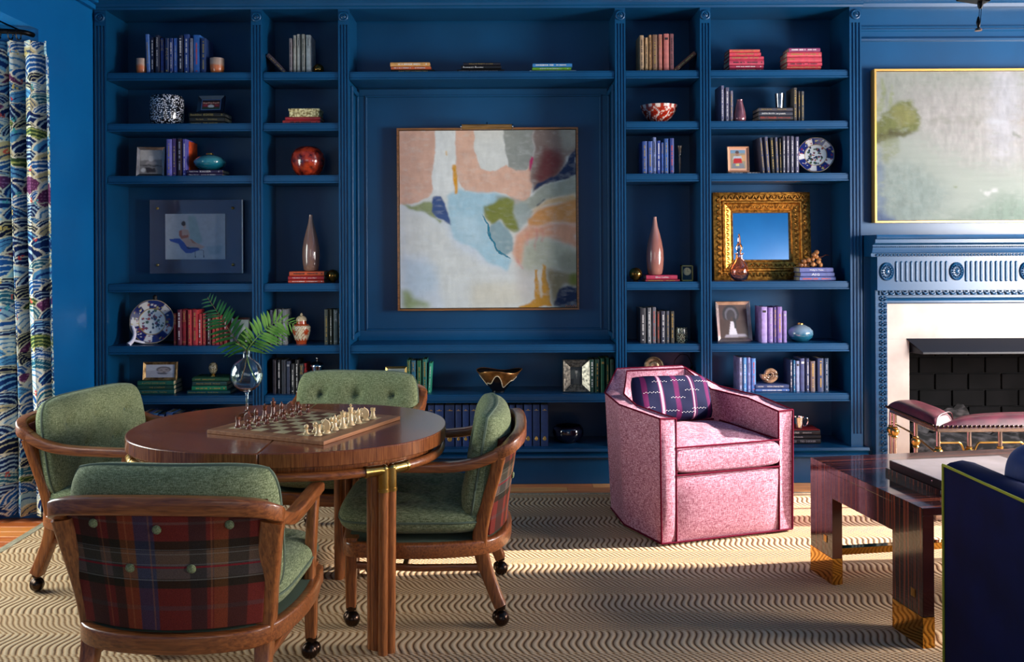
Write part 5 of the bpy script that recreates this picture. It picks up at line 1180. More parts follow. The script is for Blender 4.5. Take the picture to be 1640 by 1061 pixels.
wc = pimg((186, 190, 192), [((150, 176, 172), 4, [(38, 5), (50, 5), (62, 60), (45, 80), (40, 40)], .8), ((150, 170, 176), 4, [(68, 72), (96, 70), (92, 88), (74, 90)], .7),
    ((60, 86, 160), 1, [(6, 55), (24, 54), (34, 66), (40, 74), (58, 74), (56, 80), (44, 86), (34, 86), (26, 76), (22, 66), (8, 60)]), ((24, 34, 70), 1, [(30, 66), (38, 74), (58, 74), (56, 76), (38, 77)]),
    ((206, 170, 150), 1, [(24, 37), (30, 33), (38, 35), (41, 46), (39, 54), (50, 62), (62, 70), (66, 72), (60, 78), (52, 73), (36, 72), (31, 62), (25, 52)]), ((184, 110, 84), 1, [(23, 38), (27, 35), (28, 48), (38, 46), (38, 52), (27, 55), (23, 48)]), ((190, 130, 104), 1, [(41, 54), (46, 58), (52, 66), (45, 64)]),
    ((206, 176, 156), 1, ell(32, 27, 2.8, 5.5)), ((74, 48, 34), 1, ell(30.5, 21.5, 3.6, 5.5)), ((60, 70, 90), 0, [(49, 80), (50, 80), (50.5, 96), (49.5, 96)]), ((60, 70, 90), 0, [(63, 80), (64, 80), (64.5, 96), (63.5, 96)]), ((60, 70, 90), 0, [(55, 79), (64, 80), (64, 81), (55, 80)])], n=(130, 100), seed=21)
k1 = sp_
pw, ph = (361-265)/k1, (413.5-340.5)/k1
o = picture('watercolour_sheet', wc, pw, ph, t, photomat, loc=(((265+361)/2-(240+388)/2)/k1, -.0015, (436-413.5)/k1))
for sx in (-.415, .40):
    for z in (.115, .885):
        mb = MB(); mb.lathe([(.009, 0), (.009, .006), (.007, .009), (1e-5, .010)], 16, 0, T(sx*ww, -.001, z*wh) @ RX(PI/2)); mb.lathe([(.007, 0), (.007, .036)], 12, 0, T(sx*ww, .052, z*wh) @ RX(PI/2)); mb.build('brass_standoff', brass, t, smooth=50)

# gilt mirror
loc, sc = at(1222, 453, yoff=.175); wd = (1299-1143)/sc; ht = (448-307)/sc
t = thing('gilt_mirror', 'square mirror in a wide carved gilt frame leaning in the bay', 'mirror', loc)
tl = .06; M = RX(-tl)
def mframe(steps, wd, ht):
    """steps: (inset, y) picture-frame profile from the outer edge inwards"""
    mb = MB(); vs = []
    for ins, y in steps: vs += [(-wd/2+ins, y, ins), (wd/2-ins, y, ins), (wd/2-ins, y, ht-ins), (-wd/2+ins, y, ht-ins)]
    fs = []
    for s in range(len(steps)-1):
        for i in range(4): j = (i+1) % 4; fs.append((4*s+i, 4*s+j, 4*s+4+j, 4*s+4+i))
    return mb.add(vs, fs, 0, M)
kx = 1/sc
mframe([(0, .04), (0, -.004), (4*kx, -.010), (13*kx, -.006), (15*kx, -.016), (17*kx, -.016), (19*kx, -.004), (29*kx, .012), (30*kx, .008), (32*kx, .008), (33*kx, .03)], wd, ht).build('frame', gold, t, smooth=30)
# carved ornament on the frame: rows of scrolls and leaves
def ring_beads(ins, step, r, y, flat=1):
    mb = MB(); L = wd-2*ins; H = ht-2*ins
    for (p, q) in (((-L/2, ins), (L/2, ins)), ((L/2, ins), (L/2, ins+H)), ((L/2, ins+H), (-L/2, ins+H)), ((-L/2, ins+H), (-L/2, ins))):
        n = int(math.hypot(q[0]-p[0], q[1]-p[1])/step)
        for i in range(n):
            u = i/n; c = Vector((p[0]+(q[0]-p[0])*u, y, p[1]+(q[1]-p[1])*u)); d = Vector((q[0]-p[0], 0, q[1]-p[1])).normalized(); nn = Vector((d.z, 0, -d.x)); s = 1 if i % 2 else -1
            mb.tube([M @ (c+d*r*a+nn*r*b*s) for a, b in ((-1, -.6), (-.3, .8), (.5, .7), (.8, -.1), (.2, -.3))], [r*.2, r*.34, r*.3, r*.26, r*.18], 5)
    return mb
ring_beads(8.5*kx, .019, .014, -.014).build('carved_scrolls', gold, t, smooth=60)
ring_beads(23*kx, .015, .011, .000).build('carved_leaves', gold, t, smooth=60)
ring_beads(31*kx, .008, .0035, .006).build('carved_beading', gold, t, smooth=60)
iw = wd-2*33*kx; ih = ht-2*33*kx
MB().box(-iw/2, iw/2, .028, .032, 33*kx, ht-33*kx, 0, M).build('mirror_glass', mat('mirror', (235, 240, 242), .0, 1), t, smooth=0)

# ------------------------------------------------------------------ paintings
Yq = BY-.06; sq = F/Yq
qx0, qx1, qz0, qz1 = (637-VX)/sq, (927-VX)/sq, CAMZ-(497-VY)/sq, CAMZ-(205-VY)/sq
t = thing('abstract_painting', 'large square abstract painting in peach white blue and navy in thin wood frame', 'painting', ((qx0+qx1)/2, Yq, qz0), rot=(0, -ROLL*.5, 0)); ww, wh = qx1-qx0, qz1-qz0
wfm = brushed_wood('oak_float_frame', (96, 58, 26), (150, 98, 48), 'X', ns=12)
mb = MB(); f = .013
for (a, b, c, d) in ((-ww/2, ww/2, 0, f), (-ww/2, ww/2, wh-f, wh), (-ww/2, -ww/2+f, f, wh-f), (ww/2-f, ww/2, f, wh-f)): mb.box(a, b, -.022, .03, c, d)
mb.build('frame', wfm, t, smooth=0, bevel=.001)
MB().box(-ww/2+f, ww/2-f, .01, .03, f, wh-f).build('backing', black, t, smooth=0)
PK, PK2 = (214, 172, 150), (218, 176, 152); WH = (214, 216, 210)
LAY = [((208, 216, 222), 6, [(68, 440), (320, 560), (480, 700), (600, 790), (560, 975), (68, 975)]),
 (WH, 8, [(80, 470), (170, 500), (300, 580), (330, 660), (450, 740), (600, 800), (690, 860), (720, 975), (300, 975), (200, 720), (80, 700)]),
 ((186, 204, 216), 9, [(85, 740), (250, 760), (255, 880), (160, 930), (90, 860)], .8), ((212, 206, 186), 8, [(420, 860), (690, 850), (730, 930), (560, 975), (420, 975)], .8),
 ((150, 164, 118), 5, [(78, 880), (120, 890), (140, 930), (220, 955), (215, 975), (78, 975)]),
 (PK, 1, [(60, 90), (245, 90), (250, 210), (228, 320), (236, 400), (215, 425), (150, 450), (60, 465)]),
 ((222, 224, 218), 1, [(247, 90), (345, 90), (342, 230), (352, 300), (356, 400), (300, 415), (236, 424), (230, 310), (248, 220)]),
 (PK2, 1, [(343, 90), (430, 90), (446, 210), (470, 280), (545, 294), (590, 262), (640, 292), (700, 285), (726, 250), (722, 380), (700, 440), (640, 475), (610, 420), (560, 405), (470, 405), (400, 390), (362, 345), (345, 260)]),
 ((216, 218, 210), 1, [(428, 90), (585, 90), (592, 200), (586, 262), (545, 294), (472, 278), (445, 210)]),
 ((146, 150, 142), 1, [(585, 90), (730, 90), (726, 250), (702, 284), (640, 296), (606, 275), (590, 200)]),
 ((132, 116, 108), 3, [(728, 90), (945, 90), (945, 200), (890, 230), (870, 295), (800, 350), (722, 400), (714, 320), (732, 240)]),
 ((110, 60, 60), 6, [(780, 180), (860, 190), (872, 260), (840, 320), (760, 370), (735, 330), (770, 260)]), ((160, 158, 146), 5, [(860, 92), (945, 92), (945, 175), (900, 200), (868, 160)]), ((176, 44, 98), 1, [(722, 228), (736, 232), (738, 262), (718, 298), (716, 282)]),
 ((40, 54, 84), 1, [(945, 178), (945, 325), (850, 345), (790, 365), (740, 385), (720, 408), (745, 360), (850, 308), (888, 262), (900, 230)]),
 ((158, 164, 150), 2, [(945, 322), (945, 412), (860, 420), (790, 442), (740, 478), (700, 500), (655, 520), (632, 470), (720, 420), (745, 390), (790, 366), (860, 345)]),
 ((40, 60, 90), 1, [(740, 462), (770, 442), (800, 432), (772, 448), (742, 474)]),
 ((206, 174, 128), 3, [(945, 410), (945, 470), (860, 450), (790, 470), (700, 520), (740, 478), (800, 436), (870, 420)]), ((208, 150, 92), 3, [(945, 440), (945, 560), (830, 560), (700, 575), (696, 530), (760, 490), (870, 452)]),
 ((214, 160, 130), 4, [(945, 560), (945, 690), (860, 650), (790, 620), (700, 640), (680, 760), (640, 770), (622, 700), (640, 610), (700, 570)]),
 ((176, 178, 158), 6, [(690, 650), (760, 620), (850, 640), (925, 680), (945, 740), (945, 800), (830, 790), (740, 780), (690, 850), (660, 800)]), ((140, 142, 126), 6, [(850, 720), (945, 700), (945, 800), (860, 800)], .8),
 ((202, 196, 190), 7, [(640, 780), (730, 790), (725, 930), (690, 960), (650, 880)], .8),
 ((166, 200, 212), 3, [(300, 425), (360, 380), (440, 400), (560, 410), (610, 450), (560, 480), (480, 495), (468, 520), (500, 590), (552, 690), (612, 738), (600, 790), (520, 750), (440, 690), (330, 620), (305, 540)]), ((190, 214, 222), 8, [(320, 500), (450, 540), (500, 690), (420, 660), (330, 600)], .7),
 ((146, 156, 112), 2, [(78, 458), (140, 462), (215, 446), (244, 462), (238, 520), (275, 545), (262, 560), (232, 528), (190, 505), (150, 490), (110, 474)]),
 ((68, 90, 136), 1, [(236, 428), (278, 424), (292, 470), (304, 520), (318, 572), (280, 545), (240, 520), (222, 495)]),
 ((150, 164, 160), 3, [(540, 420), (626, 425), (700, 470), (730, 500), (690, 560), (640, 600), (620, 560), (560, 470)], .8),
 ((126, 132, 66), 3, [(474, 478), (530, 462), (600, 425), (632, 440), (636, 530), (655, 585), (630, 604), (590, 585), (560, 540), (530, 575), (505, 560), (478, 520)]),
 ((140, 164, 168), 2, [(500, 566), (560, 548), (600, 590), (622, 640), (630, 690), (590, 715), (560, 700), (525, 640)]),
 ((46, 122, 146), 0, [(463, 508), (478, 524), (556, 684), (585, 706), (614, 738), (560, 706), (520, 636)]),
 ((214, 152, 44), 1, [(331, 256), (346, 256), (358, 340), (356, 404), (344, 408), (330, 330)]), ((216, 170, 90), 1, [(292, 200), (300, 200), (299, 222), (293, 220)]),
 ((196, 142, 56), 1, [(655, 970), (700, 950), (732, 930), (736, 785), (748, 780), (758, 830), (766, 890), (774, 758), (786, 765), (800, 870), (816, 975), (655, 975)]), ((206, 196, 176), 2, [(752, 800), (772, 770), (770, 930), (760, 925)]),
 ((134, 124, 98), 5, [(786, 780), (870, 800), (945, 805), (945, 880), (870, 870), (838, 975), (820, 975), (796, 860)]), ((112, 120, 58), 4, [(892, 806), (945, 800), (945, 862), (905, 868)]),
 ((34, 48, 78), 2, [(848, 890), (890, 872), (945, 872), (945, 975), (820, 975)]), ((206, 96, 110), 3, [(696, 600), (702, 600), (704, 670), (697, 660)], .5), ((206, 96, 110), 2, [(738, 580), (744, 580), (744, 690), (739, 680)], .45), ((206, 110, 120), 2, [(640, 730), (680, 780), (672, 786), (636, 745)], .5), ((206, 96, 110), 2, [(768, 580), (773, 580), (772, 650), (768, 640)], .45)]
img, X, Y = paint_img(300, 300, 68, 938, 95, 975, WH, LAY, 34, .016, 3, brush=.28, bf=.03, sk=3)
img = img*(.93+.14*fbm(X*.012, Y*.06, 5)[..., None])*(.96+.08*fbm(X*.2, Y*.2, 8)[..., None])
for q in range(7):   # thin signature scribble, lower right
    pass
picture('canvas', np.clip(img*1.02, 0, 1), ww-2*f-.008, wh-2*f-.008, t, artmat, loc=(0, -.010, f+.004))
mb = MB(); sgx = [880, 885, 890, 893, 900, 903, 908, 915, 919, 924, 930, 935]; sgy = [962, 952, 962, 954, 960, 950, 961, 956, 962, 948, 962, 956]
mb.tube([((x-503)/870*(ww-2*f), -.012, (975-y)/880*(wh-2*f)) for x, y in zip(sgx, sgy)], .0012, 4); mb.build('signature', mat('ochre_signature', (190, 130, 80), .6), t)
# picture light
t = thing('picture_light', 'brass picture light over the abstract painting', 'lamp', ((781-VX)/sq, Yq-.10, qz1-.005)); L_ = .325
mb = MB(); mb.lathe([(.017, -L_/2), (.017, L_/2)], 20, 0, RY(PI/2)); mb.build('shade', brushed_wood('antique_brass_tube', (92, 66, 30), (150, 110, 56), 'X', rough=.3), t)
for s in (-1, 1): MB().lathe([(.0185, 0), (.0185, .008), (1e-5, .009)], 20, 0, T(s*(L_/2-.002), 0, 0) @ RY(s*PI/2)).build('end_cap', silver, t)
MB().tube(smooth_path([(0, .01, .0), (0, .03, .03), (0, .07, .035), (0, .10, .0)], 5), .004, 8).build('arm', silver, t)

Yr = BR-.045; sr = F/Yr
lx0, lz0, lz1 = (1399.5-VX)/sr, CAMZ-(360-VY)/sr, CAMZ-(114-VY)/sr; lx1 = 6.46-lx0
t = thing('landscape_painting', 'wide misty grey green landscape painting in slim gold frame over the fireplace', 'painting', ((lx0+lx1)/2, Yr, lz0)); ww, wh = lx1-lx0, lz1-lz0
gf = mat('pale_gold_frame', (226, 176, 92), .35, .7); f = .012
mb = MB()
for (a, b, c, d) in ((-ww/2, ww/2, 0, f), (-ww/2, ww/2, wh-f, wh), (-ww/2, -ww/2+f, f, wh-f), (ww/2-f, ww/2, f, wh-f)): mb.box(a, b, -.02, .04, c, d)
mb.build('frame', gf, t, smooth=0, bevel=.001)
MB().box(-ww/2+f, ww/2-f, .0, .03, f, wh-f).build('backing', black, t, smooth=0)
GR = (176, 184, 172)
LL = [((168, 172, 160), 14, [(0, 0), (200, 0), (200, 40), (0, 36)]), ((186, 182, 176), 16, [(20, 10), (150, 8), (190, 36), (180, 70), (60, 62), (24, 40)]), ((196, 196, 200), 12, [(80, 0), (96, 0), (96, 30), (90, 60), (80, 60)]), ((150, 150, 136), 4, [(36, 31), (72, 31.5), (72, 33.5), (36, 34)], .8), ((168, 148, 124), 4, [(92, 31.5), (200, 30), (200, 34), (92, 34)], .7), ((206, 208, 212), 3, [(72, 32), (90, 32), (90, 34.5), (72, 34.5)]),
 ((140, 158, 142), 10, [(80, 86), (200, 82), (200, 100), (0, 100), (60, 96)]), ((150, 164, 156), 10, [(0, 60), (30, 64), (50, 84), (30, 100), (0, 100)]), ((110, 130, 160), 4, [(0, 50), (3, 52), (4, 90), (10, 100), (0, 100)], .8), ((90, 110, 150), 3, [(0, 96), (14, 99), (14, 101), (0, 101)]),
 ((124, 130, 76), 2, [(0, 34), (8, 28), (14, 20), (22, 18), (28, 24), (31, 34), (29, 40), (20, 42), (10, 44), (0, 48)]), ((152, 150, 92), 3, [(10, 28), (18, 20), (26, 24), (28, 34), (16, 38)], .8), ((86, 80, 50), 2, [(0, 42), (24, 39), (26, 41), (10, 45), (0, 50)], .8), ((140, 146, 100), 3, [(2, 44), (14, 44), (16, 56), (6, 60)], .6), ((150, 160, 110), 1, [(1, 30), (3, 4), (4, 4), (5, 28)], .7), ((150, 160, 110), 1, [(6, 26), (10, 8), (11, 9), (9, 26)], .7), ((120, 126, 110), 1, [(93, 42), (98, 43), (97, 45), (94, 45)], .7), ((216, 216, 212), 1, [(70, 80), (82, 81), (80, 83), (72, 83)], .8), ((130, 140, 90), 1, [(50, 77), (55, 76), (54, 78)])]
img, X, Y = paint_img(320, 160, 0, 200, 0, 100, GR, LL, 9, .16, 6, brush=.6, bf=.25, sk=3)
img = img*(.93+.14*fbm(X*.05, Y*.5, 15)[..., None])
picture('canvas', np.clip(img*.56, 0, 1), ww-2*f-.008, wh-2*f-.008, t, artmat, loc=(0, -.006, f+.004))
# ------------------------------------------------------------------ cushions
def cushion(w, h, t, dimples=(), bend=0, n=44, corner=.16, depth=.035, rad=.05, plump=.45, both=False, noise=.004, seed=0):
    """cushion lying in XZ (front faces -Y), centre at the origin; returns MB and its seam path"""
    mb = MB(); S = [math.sin(PI/2*(-1+2*i/(n-1))) for i in range(n)]
    def pos(u, v):
        x = w/2*u*(1-corner*(v**4)*(u*u)); z = h/2*v*(1-corner*(u**4)*(v*v)); return x, z
    def front(u, v, s):
        x, z = pos(u, v); T_ = t/2*(max(0, 1-abs(u)**4.0)*max(0, 1-abs(v)**4.0))**plump
        if s < 0 or both:
            for (a, b) in dimples:
                d2 = (x-a)**2+(z-b)**2; T_ -= depth*math.exp(-d2/(rad*rad))*.55+depth*.45*math.exp(-d2/(rad*rad*.12))
            T_ += noise*math.sin(x*37+seed+z*9)*math.sin(z*31+seed*2-x*6)*(1-abs(u)**6)*(1-abs(v)**6)
        y = s*T_+bend*(u*u)
        return (x, y, z)
    for s in (-1, 1):
        vs = [front(u, v, s) for v in S for u in S]
        fs = [(j*n+i, j*n+i+1, (j+1)*n+i+1, (j+1)*n+i) for j in range(n-1) for i in range(n-1)]
        mb.add(vs, fs)
    edge = []
    K = 16; qs = [-1+2*i/K for i in range(K)]
    for q in qs: edge.append((q, -1))
    for q in qs: edge.append((1, q))
    for q in qs: edge.append((-q, 1))
    for q in qs: edge.append((-1, -q))
    seam = [(lambda xz, u: (xz[0], bend*u*u, xz[1]))(pos(a, b), a) for a, b in edge]
    return mb, seam, front

# ------------------------------------------------------------------ captain's chairs
def plaid(u, v):
    """wool plaid in warm reds, greens and greys; u across, v down"""
    red = np.array([116, 44, 36.]); c = red.copy()
    for a, b, k, col in ((0, .06, .5, (60, 40, 30)), (.27, .35, .75, (44, 40, 26)), (.35, .46, .8, (104, 92, 72)), (.46, .58, .8, (96, 92, 84)), (.58, .66, .8, (46, 40, 26)), (.80, .84, .4, (90, 80, 80)), (.12, .14, .5, (120, 100, 90))):
        if a <= v < b: c = c*(1-k)+np.array(col)*k
    for a, b, k, col in ((.08, .17, .45, (30, 34, 30)), (.17, .24, .30, (160, 96, 40)), (.27, .35, .5, (34, 40, 40)), (.52, .62, .55, (50, 66, 100)), (.62, .70, .40, (170, 90, 40)), (.70, .76, .45, (36, 44, 30)), (.82, .93, .5, (34, 44, 36))):
        if a <= u < b: c = c*(1-k)+np.array(col)*k
    if abs(v-.475-.01) < .008: c = c*.3+np.array([150, 26, 36])*.7
    for q in (.345, .465, .59, .38): 
        if abs(v-q) < .004: c = c*.5+np.array([150, 150, 140])*.5
    for q in (.25, .545, .665, .80):
        if abs(u-q) < .004: c = c*.6+np.array([190, 120, 70])*.4
    return lin(tuple(c))
def make_chair(label):
    t = thing('captains_chair', label, 'chair', group='captains chairs around the game table')
    # shaped rear legs running up into the arm corners
    for s in (-1, 1):
        path = smooth_path([(s*.275, -.315, .078), (s*.268, -.285, .15), (s*.264, -.25, .25), (s*.268, -.238, .34), (s*.280, -.262, .46), (s*.298, -.295, .58), (s*.312, -.315, .66)], 5)
        sc = [(.85+.35*min(1, abs(p.z-.20)/.3), 1.0+.25*math.exp(-((p.z-.33)/.12)**2)) for p in path]
        MB().sweep(path, rrect(.046, .056, .22), (s*1.0, 0, 0), scale=[(b, a) for a, b in sc]).build('rear_leg', walnut_z, t, smooth=50)
        path = [(s*.275, .255, .078), (s*.275, .255, .20), (s*.275, .25, .345)]
        MB().sweep(path, rrect(.046, .046, .15), (0, 1, 0), scale=[.82, .92, 1.05]).build('front_leg', walnut_z, t, smooth=50)
        path = smooth_path([(s*.303, .13, .33), (s*.306, .14, .45), (s*.309, .155, .56), (s*.311, .165, .612)], 4)
        MB().sweep(path, rrect(.034, .046, .2), (0, 1, 0)).build('arm_post', walnut_z, t, smooth=50)
        path = smooth_path([(s*.318, -.345, .690), (s*.325, -.29, .660), (s*.325, -.20, .630), (s*.320, -.10, .619), (s*.316, .05, .619), (s*.312, .20, .622)], 5)
        m_ = len(path)
        MB().sweep(path, rrect(.048, .034, .25), (0, 0, 1), scale=[(.85+.25*i/m_, 1.25-.3*i/m_) for i in range(m_)]).build('arm', walnut_y, t, smooth=50)
        MB().sweep([(s*.272, .25, .235), (s*.272, 0, .222), (s*.266, -.255, .222)], rrect(.020, .026, .3), (0, 0, 1)).build('stretcher', walnut_y, t, smooth=50)
    MB().sweep([(-.28, .05, .225), (.28, .05, .225)], rrect(.020, .024, .3), (0, 0, 1)).build('stretcher', walnut_x, t, smooth=50)
    # curved crest rail
    half = [(.325, -.305, .668), (.322, -.345, .690), (.285, -.375, .710), (.19, -.395, .719), (.0, -.402, .722)]
    path = smooth_path(half[:-1]+[(0, -.402, .722)]+[(-x, y, z) for x, y, z in half[:-1][::-1]], 6); m_ = len(path)
    MB().sweep(path, rrect(.036, .049, .2), (0, 0, 1), scale=[(1.1+.2*math.sin(PI*i/(m_-1)), .9+.15*math.sin(PI*i/(m_-1))) for i in range(m_)]).build('crest_rail', walnut_x, t, smooth=50)
    # bowed seat rail
    ring = smooth_path([(0, -.345, .305), (.16, -.325, .305), (.27, -.262, .305), (.315, -.12, .305), (.325, .04, .305), (.310, .18, .305), (.272, .265, .305), (.0, .285, .305), (-.272, .265, .305), (-.310, .18, .305), (-.325, .04, .305), (-.315, -.12, .305), (-.27, -.262, .305), (-.16, -.325, .305)], 5, True)
    MB().sweep(ring, rrect(.036, .056, .2), (0, 0, 1), True).build('seat_rail', walnut_x, t, smooth=50)
    MB().prism([(p.x*.97, p.y*.97) for p in ring], .318, .333).build('seat_board', green_pipe, t, smooth=0)
    # plaid back panel
    nu, nv = 150, 190; mb = MB(); cols = []
    def bp(u, v):
        a = 2*u-1; hw = .262+.038*v; return (a*hw, -(.335+.055*v**1.2)+.070*a*a-.0*v, .345+.372*v)
    mb.grid(bp, nu, nv)
    for j in range(nv):
        for i in range(nu):
            u = i/(nu-1); v = 1-j/(nv-1); cols.append(plaid(1-u, v))
    o = mb.build('back_panel', plaidmat, t, colors=cols, smooth=80)
    sm = o.modifiers.new('s', 'SOLIDIFY'); sm.thickness = .022; sm.offset = 1 if False else 0
    for (u, v) in ((.16, .84), (.5, .82), (.84, .84), (.34, .5), (.66, .5), (.34, .2), (.66, .2)):
        if v < .3: continue
        p = Vector(bp(u, v)); MB().sphere((0, 0, 0), .014, 14, sz=.5).build('button', green_cloth, t, smooth=80, loc=p+Vector((0, -.015, 0)), rot=(PI/2+.2, 0, 0))
    # seat cushion
    sd = [(a*.135, b*.12) for a in (-1.5, -.5, .5, 1.5) for b in (-1.5, -.5, .5, 1.5)]
    mb, seam, fr = cushion(.635, .62, .140, sd, n=52, corner=.12, depth=.024, rad=.05, plump=.38, noise=.002)
    M = T(0, .010, .405) @ RX(-PI/2)
    mb.v = [tuple(M @ Vector(p)) for p in mb.v]; mb.build('seat_cushion', green_cloth, t, smooth=80)
    MB().tube(seam, .0048, 6, True).build('piping', green_pipe, t).matrix_local = M
    # back cushion
    bd = [(-.19, .09), (0, .09), (.19, .09), (-.095, -.02), (.095, -.02), (-.17, -.13), (0, -.13), (.17, -.13)]
    mb, seam, fr = cushion(.635, .43, .150, bd, bend=-.035, n=56, corner=.10, depth=.045, rad=.042, plump=.36, noise=.004)
    M = T(0, -.270, .600) @ RX(.17) @ RZ(PI)
    o = mb.build('back_cushion', green_cloth, t, smooth=80); o.matrix_local = M
    MB().tube(seam, .0052, 6, True).build('piping', green_pipe, t).matrix_local = M
    for (a, b) in bd[:5]:
        u, v = a/.3175, b/.215; p = fr(u, v, -1); q = MB().sphere((0, 0, 0), .0155, 12, sz=.6).build('button', green_pipe, o, smooth=80, loc=(p[0], p[1]+.0, p[2]), rot=(PI/2, 0, 0))
    # ball casters
    for (x, y) in ((.275, .255), (-.275, .255), (.275, -.315), (-.275, -.315)):
        c = thing('caster', None, None); c.parent = t; c.location = (x, y, 0)
        MB().lathe([(.020, .066), (.021, .080), (.012, .086)], 16).build('socket', bronze, c)
        mb = MB(); mb.sphere((-.006, 0, .031), .030, 18); mb.sphere((.012, 0, .034), .024, 14); mb.tube([(0, 0, .07), (0, 0, .045)], .010, 8); mb.build('wheel', bronze, c, smooth=70, rot=(0, 0, .8))
    return t
ch = make_chair('green cushioned captains chair in front with plaid back towards the camera')
ch.location = (-.958, 3.02, .012); ch.rotation_euler = (0, 0, math.radians(-3))
for lb, loc, rz in (('green cushioned captains chair right of the table, seen side on', (-.318, 3.81, .012), 90), ('green cushioned captains chair at far left by the curtain', (-1.585, 4.09, .012), -105), ('green cushioned captains chair behind the table, facing the camera', (-.765, 4.475, .012), 172)):
    c = copy_tree(ch); c.location = loc; c.rotation_euler = (0, 0, math.radians(rz)); c['label'] = lb

# ------------------------------------------------------------------ oval game table
TZ = .76
tb = thing('game_table', 'oval polished walnut table with brass corner fittings on clustered pole legs', 'table', (-.828, 3.655, .012))
TX, TY = -.84, 3.655
def oval(a, b, n=96, e=2.25): return [(a*math.copysign(abs(math.cos(2*PI*i/n))**(2/e), math.cos(2*PI*i/n)), b*math.copysign(abs(math.sin(2*PI*i/n))**(2/e), math.sin(2*PI*i/n))) for i in range(n)]
h = TZ-.012
edge_w = noisy('walnut_edge_banding', (92, 44, 20), (146, 84, 42), scale=(9, 9, .6), ns=18, rough=.25, coat=.4, lo=.3, hi=.7, dist=.4)
for s in (-1, 1):   # two half tops meeting at the seam
    pts = [p for p in oval(.612, .503, 192) if p[0]*s >= -.0001]
    pts.sort(key=lambda p: math.atan2(p[1], p[0]*s)); pl = [(max(.0008, p[0]*s)*s, p[1]) for p in pts]
    pl = [(x-.055, y) for x, y in pl]; pl = [(max(-.690, x), y) for x, y in pl]
    def lim(x): return x
    mb = MB(); n_ = len(pl)
    mb.prism(pl, h-.052, h); o = mb.build('table_top', [walnut_top, edge_w], tb, smooth=30, bevel=.004); o.location = (.055, 0, 0)
    for p in o.data.polygons: p.material_index = 0 if p.normal.z > .5 else 1
MB().prism(oval(.572, .455, 96), h-.085, h-.052).build('apron', edge_w, tb, smooth=30, bevel=.002)
LEGS = [(.395, -.335), (-.53, -.24), (-.30, .35), (.13, .425)]
ra, rb_ = .592, .478
def on_oval(ang): 
    c, s_ = math.cos(ang), math.sin(ang); return (ra*math.copysign(abs(c)**(2/2.25), c), rb_*math.copysign(abs(s_)**(2/2.25), s_))
angs = [math.atan2(y/rb_, x/ra) for x, y in LEGS]
for k in range(4):
    a0, a1 = angs[k]-0.07 if False else angs[k], angs[(k-1) % 4]
    a0, a1 = sorted([angs[k] % (2*PI), angs[(k+1) % 4] % (2*PI)])
    if a1-a0 > PI: a0, a1 = a1, a0+2*PI
    g = .165; pts = [(*on_oval(a0+g+(a1-a0-2*g)*i/24), h-.089) for i in range(25)]
    MB().tube(pts, .0165, 12).build('rail_pole', walnut_x, tb, smooth=60)
    for (e0, e1) in ((a0+.032, a0+g+.01), (a1-.032, a1-g-.01)):
        p0 = on_oval(e0); p1 = on_oval(e1); q = Vector((*p0, h-.089)); e = Vector((*p1, h-.089)); mb = MB()
        mb.tube([e, e.lerp(q, .8), q+Vector((0, 0, -.003))], .0192, 14); mb.tube([q+Vector((0, 0, .006)), q+Vector((0, 0, -.075))], .0195, 14)
        mb.tube([e.lerp(q, -.0), e.lerp(q, .12)], .0215, 14); mb.tube([q+Vector((0, 0, -.066)), q+Vector((0, 0, -.078))], .0215, 14); mb.sphere(q, .0195, 12)
        mb.build('brass_elbow', brass, tb, smooth=60)
        o = MB().tube([q+Vector((0, 0, -.07)), Vector((q.x*.985, q.y*.985, 0.0))], .0175, 14).build('leg_pole', walnut_z, tb, smooth=60)
for (x, y) in LEGS:
    MB().tube([(x*.92, y*.92, 0), (x*.92, y*.92, h-.085)], .021, 14).build('leg_pole', walnut_z, tb, smooth=60)
    MB().tube([(x*.955, y*.955, 0), (x*.955, y*.955, h-.085)], .019, 14).build('leg_pole', walnut_z, tb, smooth=60)

# ------------------------------------------------------------------ chess board and men
BZ = TZ; Bf = Vector((-.627, 3.279, BZ)); uh = Vector((.414, .910, 0)); vh = Vector((-.910, .414, 0)); BS = .531
bd_ = thing('chessboard', 'wooden chessboard with walnut border set askew on the oval table', 'chessboard', Bf+(uh+vh)*BS/2, math.atan2(uh.y, uh.x))
wl = brushed_wood('maple_square', (186, 160, 112), (214, 192, 144), 'X', rough=.4, coat=.1); wd_ = brushed_wood('walnut_square', (92, 50, 26), (132, 78, 44), 'X', rough=.4, coat=.1)
bord = brushed_wood('board_border', (128, 78, 46), (172, 116, 76), 'X', rough=.4, coat=.1)
MB().box(-BS/2, BS/2, -BS/2, BS/2, .0005, .0145).build('board', bord, bd_, smooth=0, bevel=.001)
sq_ = .053
for i in range(8):
    for j in range(8):
        x, y = (i-4)*sq_, (j-4)*sq_; MB().box(x+.0002, x+sq_-.0002, y+.0002, y+sq_-.0002, .0146, .0150).build('square', wl if (i+j) % 2 else wd_, bd_, smooth=0)
rosew = noisy('rosewood_chessman', (78, 38, 22), (118, 62, 38), scale=(3, 3, 1), ns=14, rough=.3, coat=.15)
boxw = noisy('boxwood_chessman', (206, 170, 116), (232, 202, 152), scale=(3, 3, 1), ns=14, rough=.25, coat=.4)
base_ = [(.0, 0), (1, 0), (1, .10), (.93, .15), (.80, .20), (.84, .25), (.72, .31)]
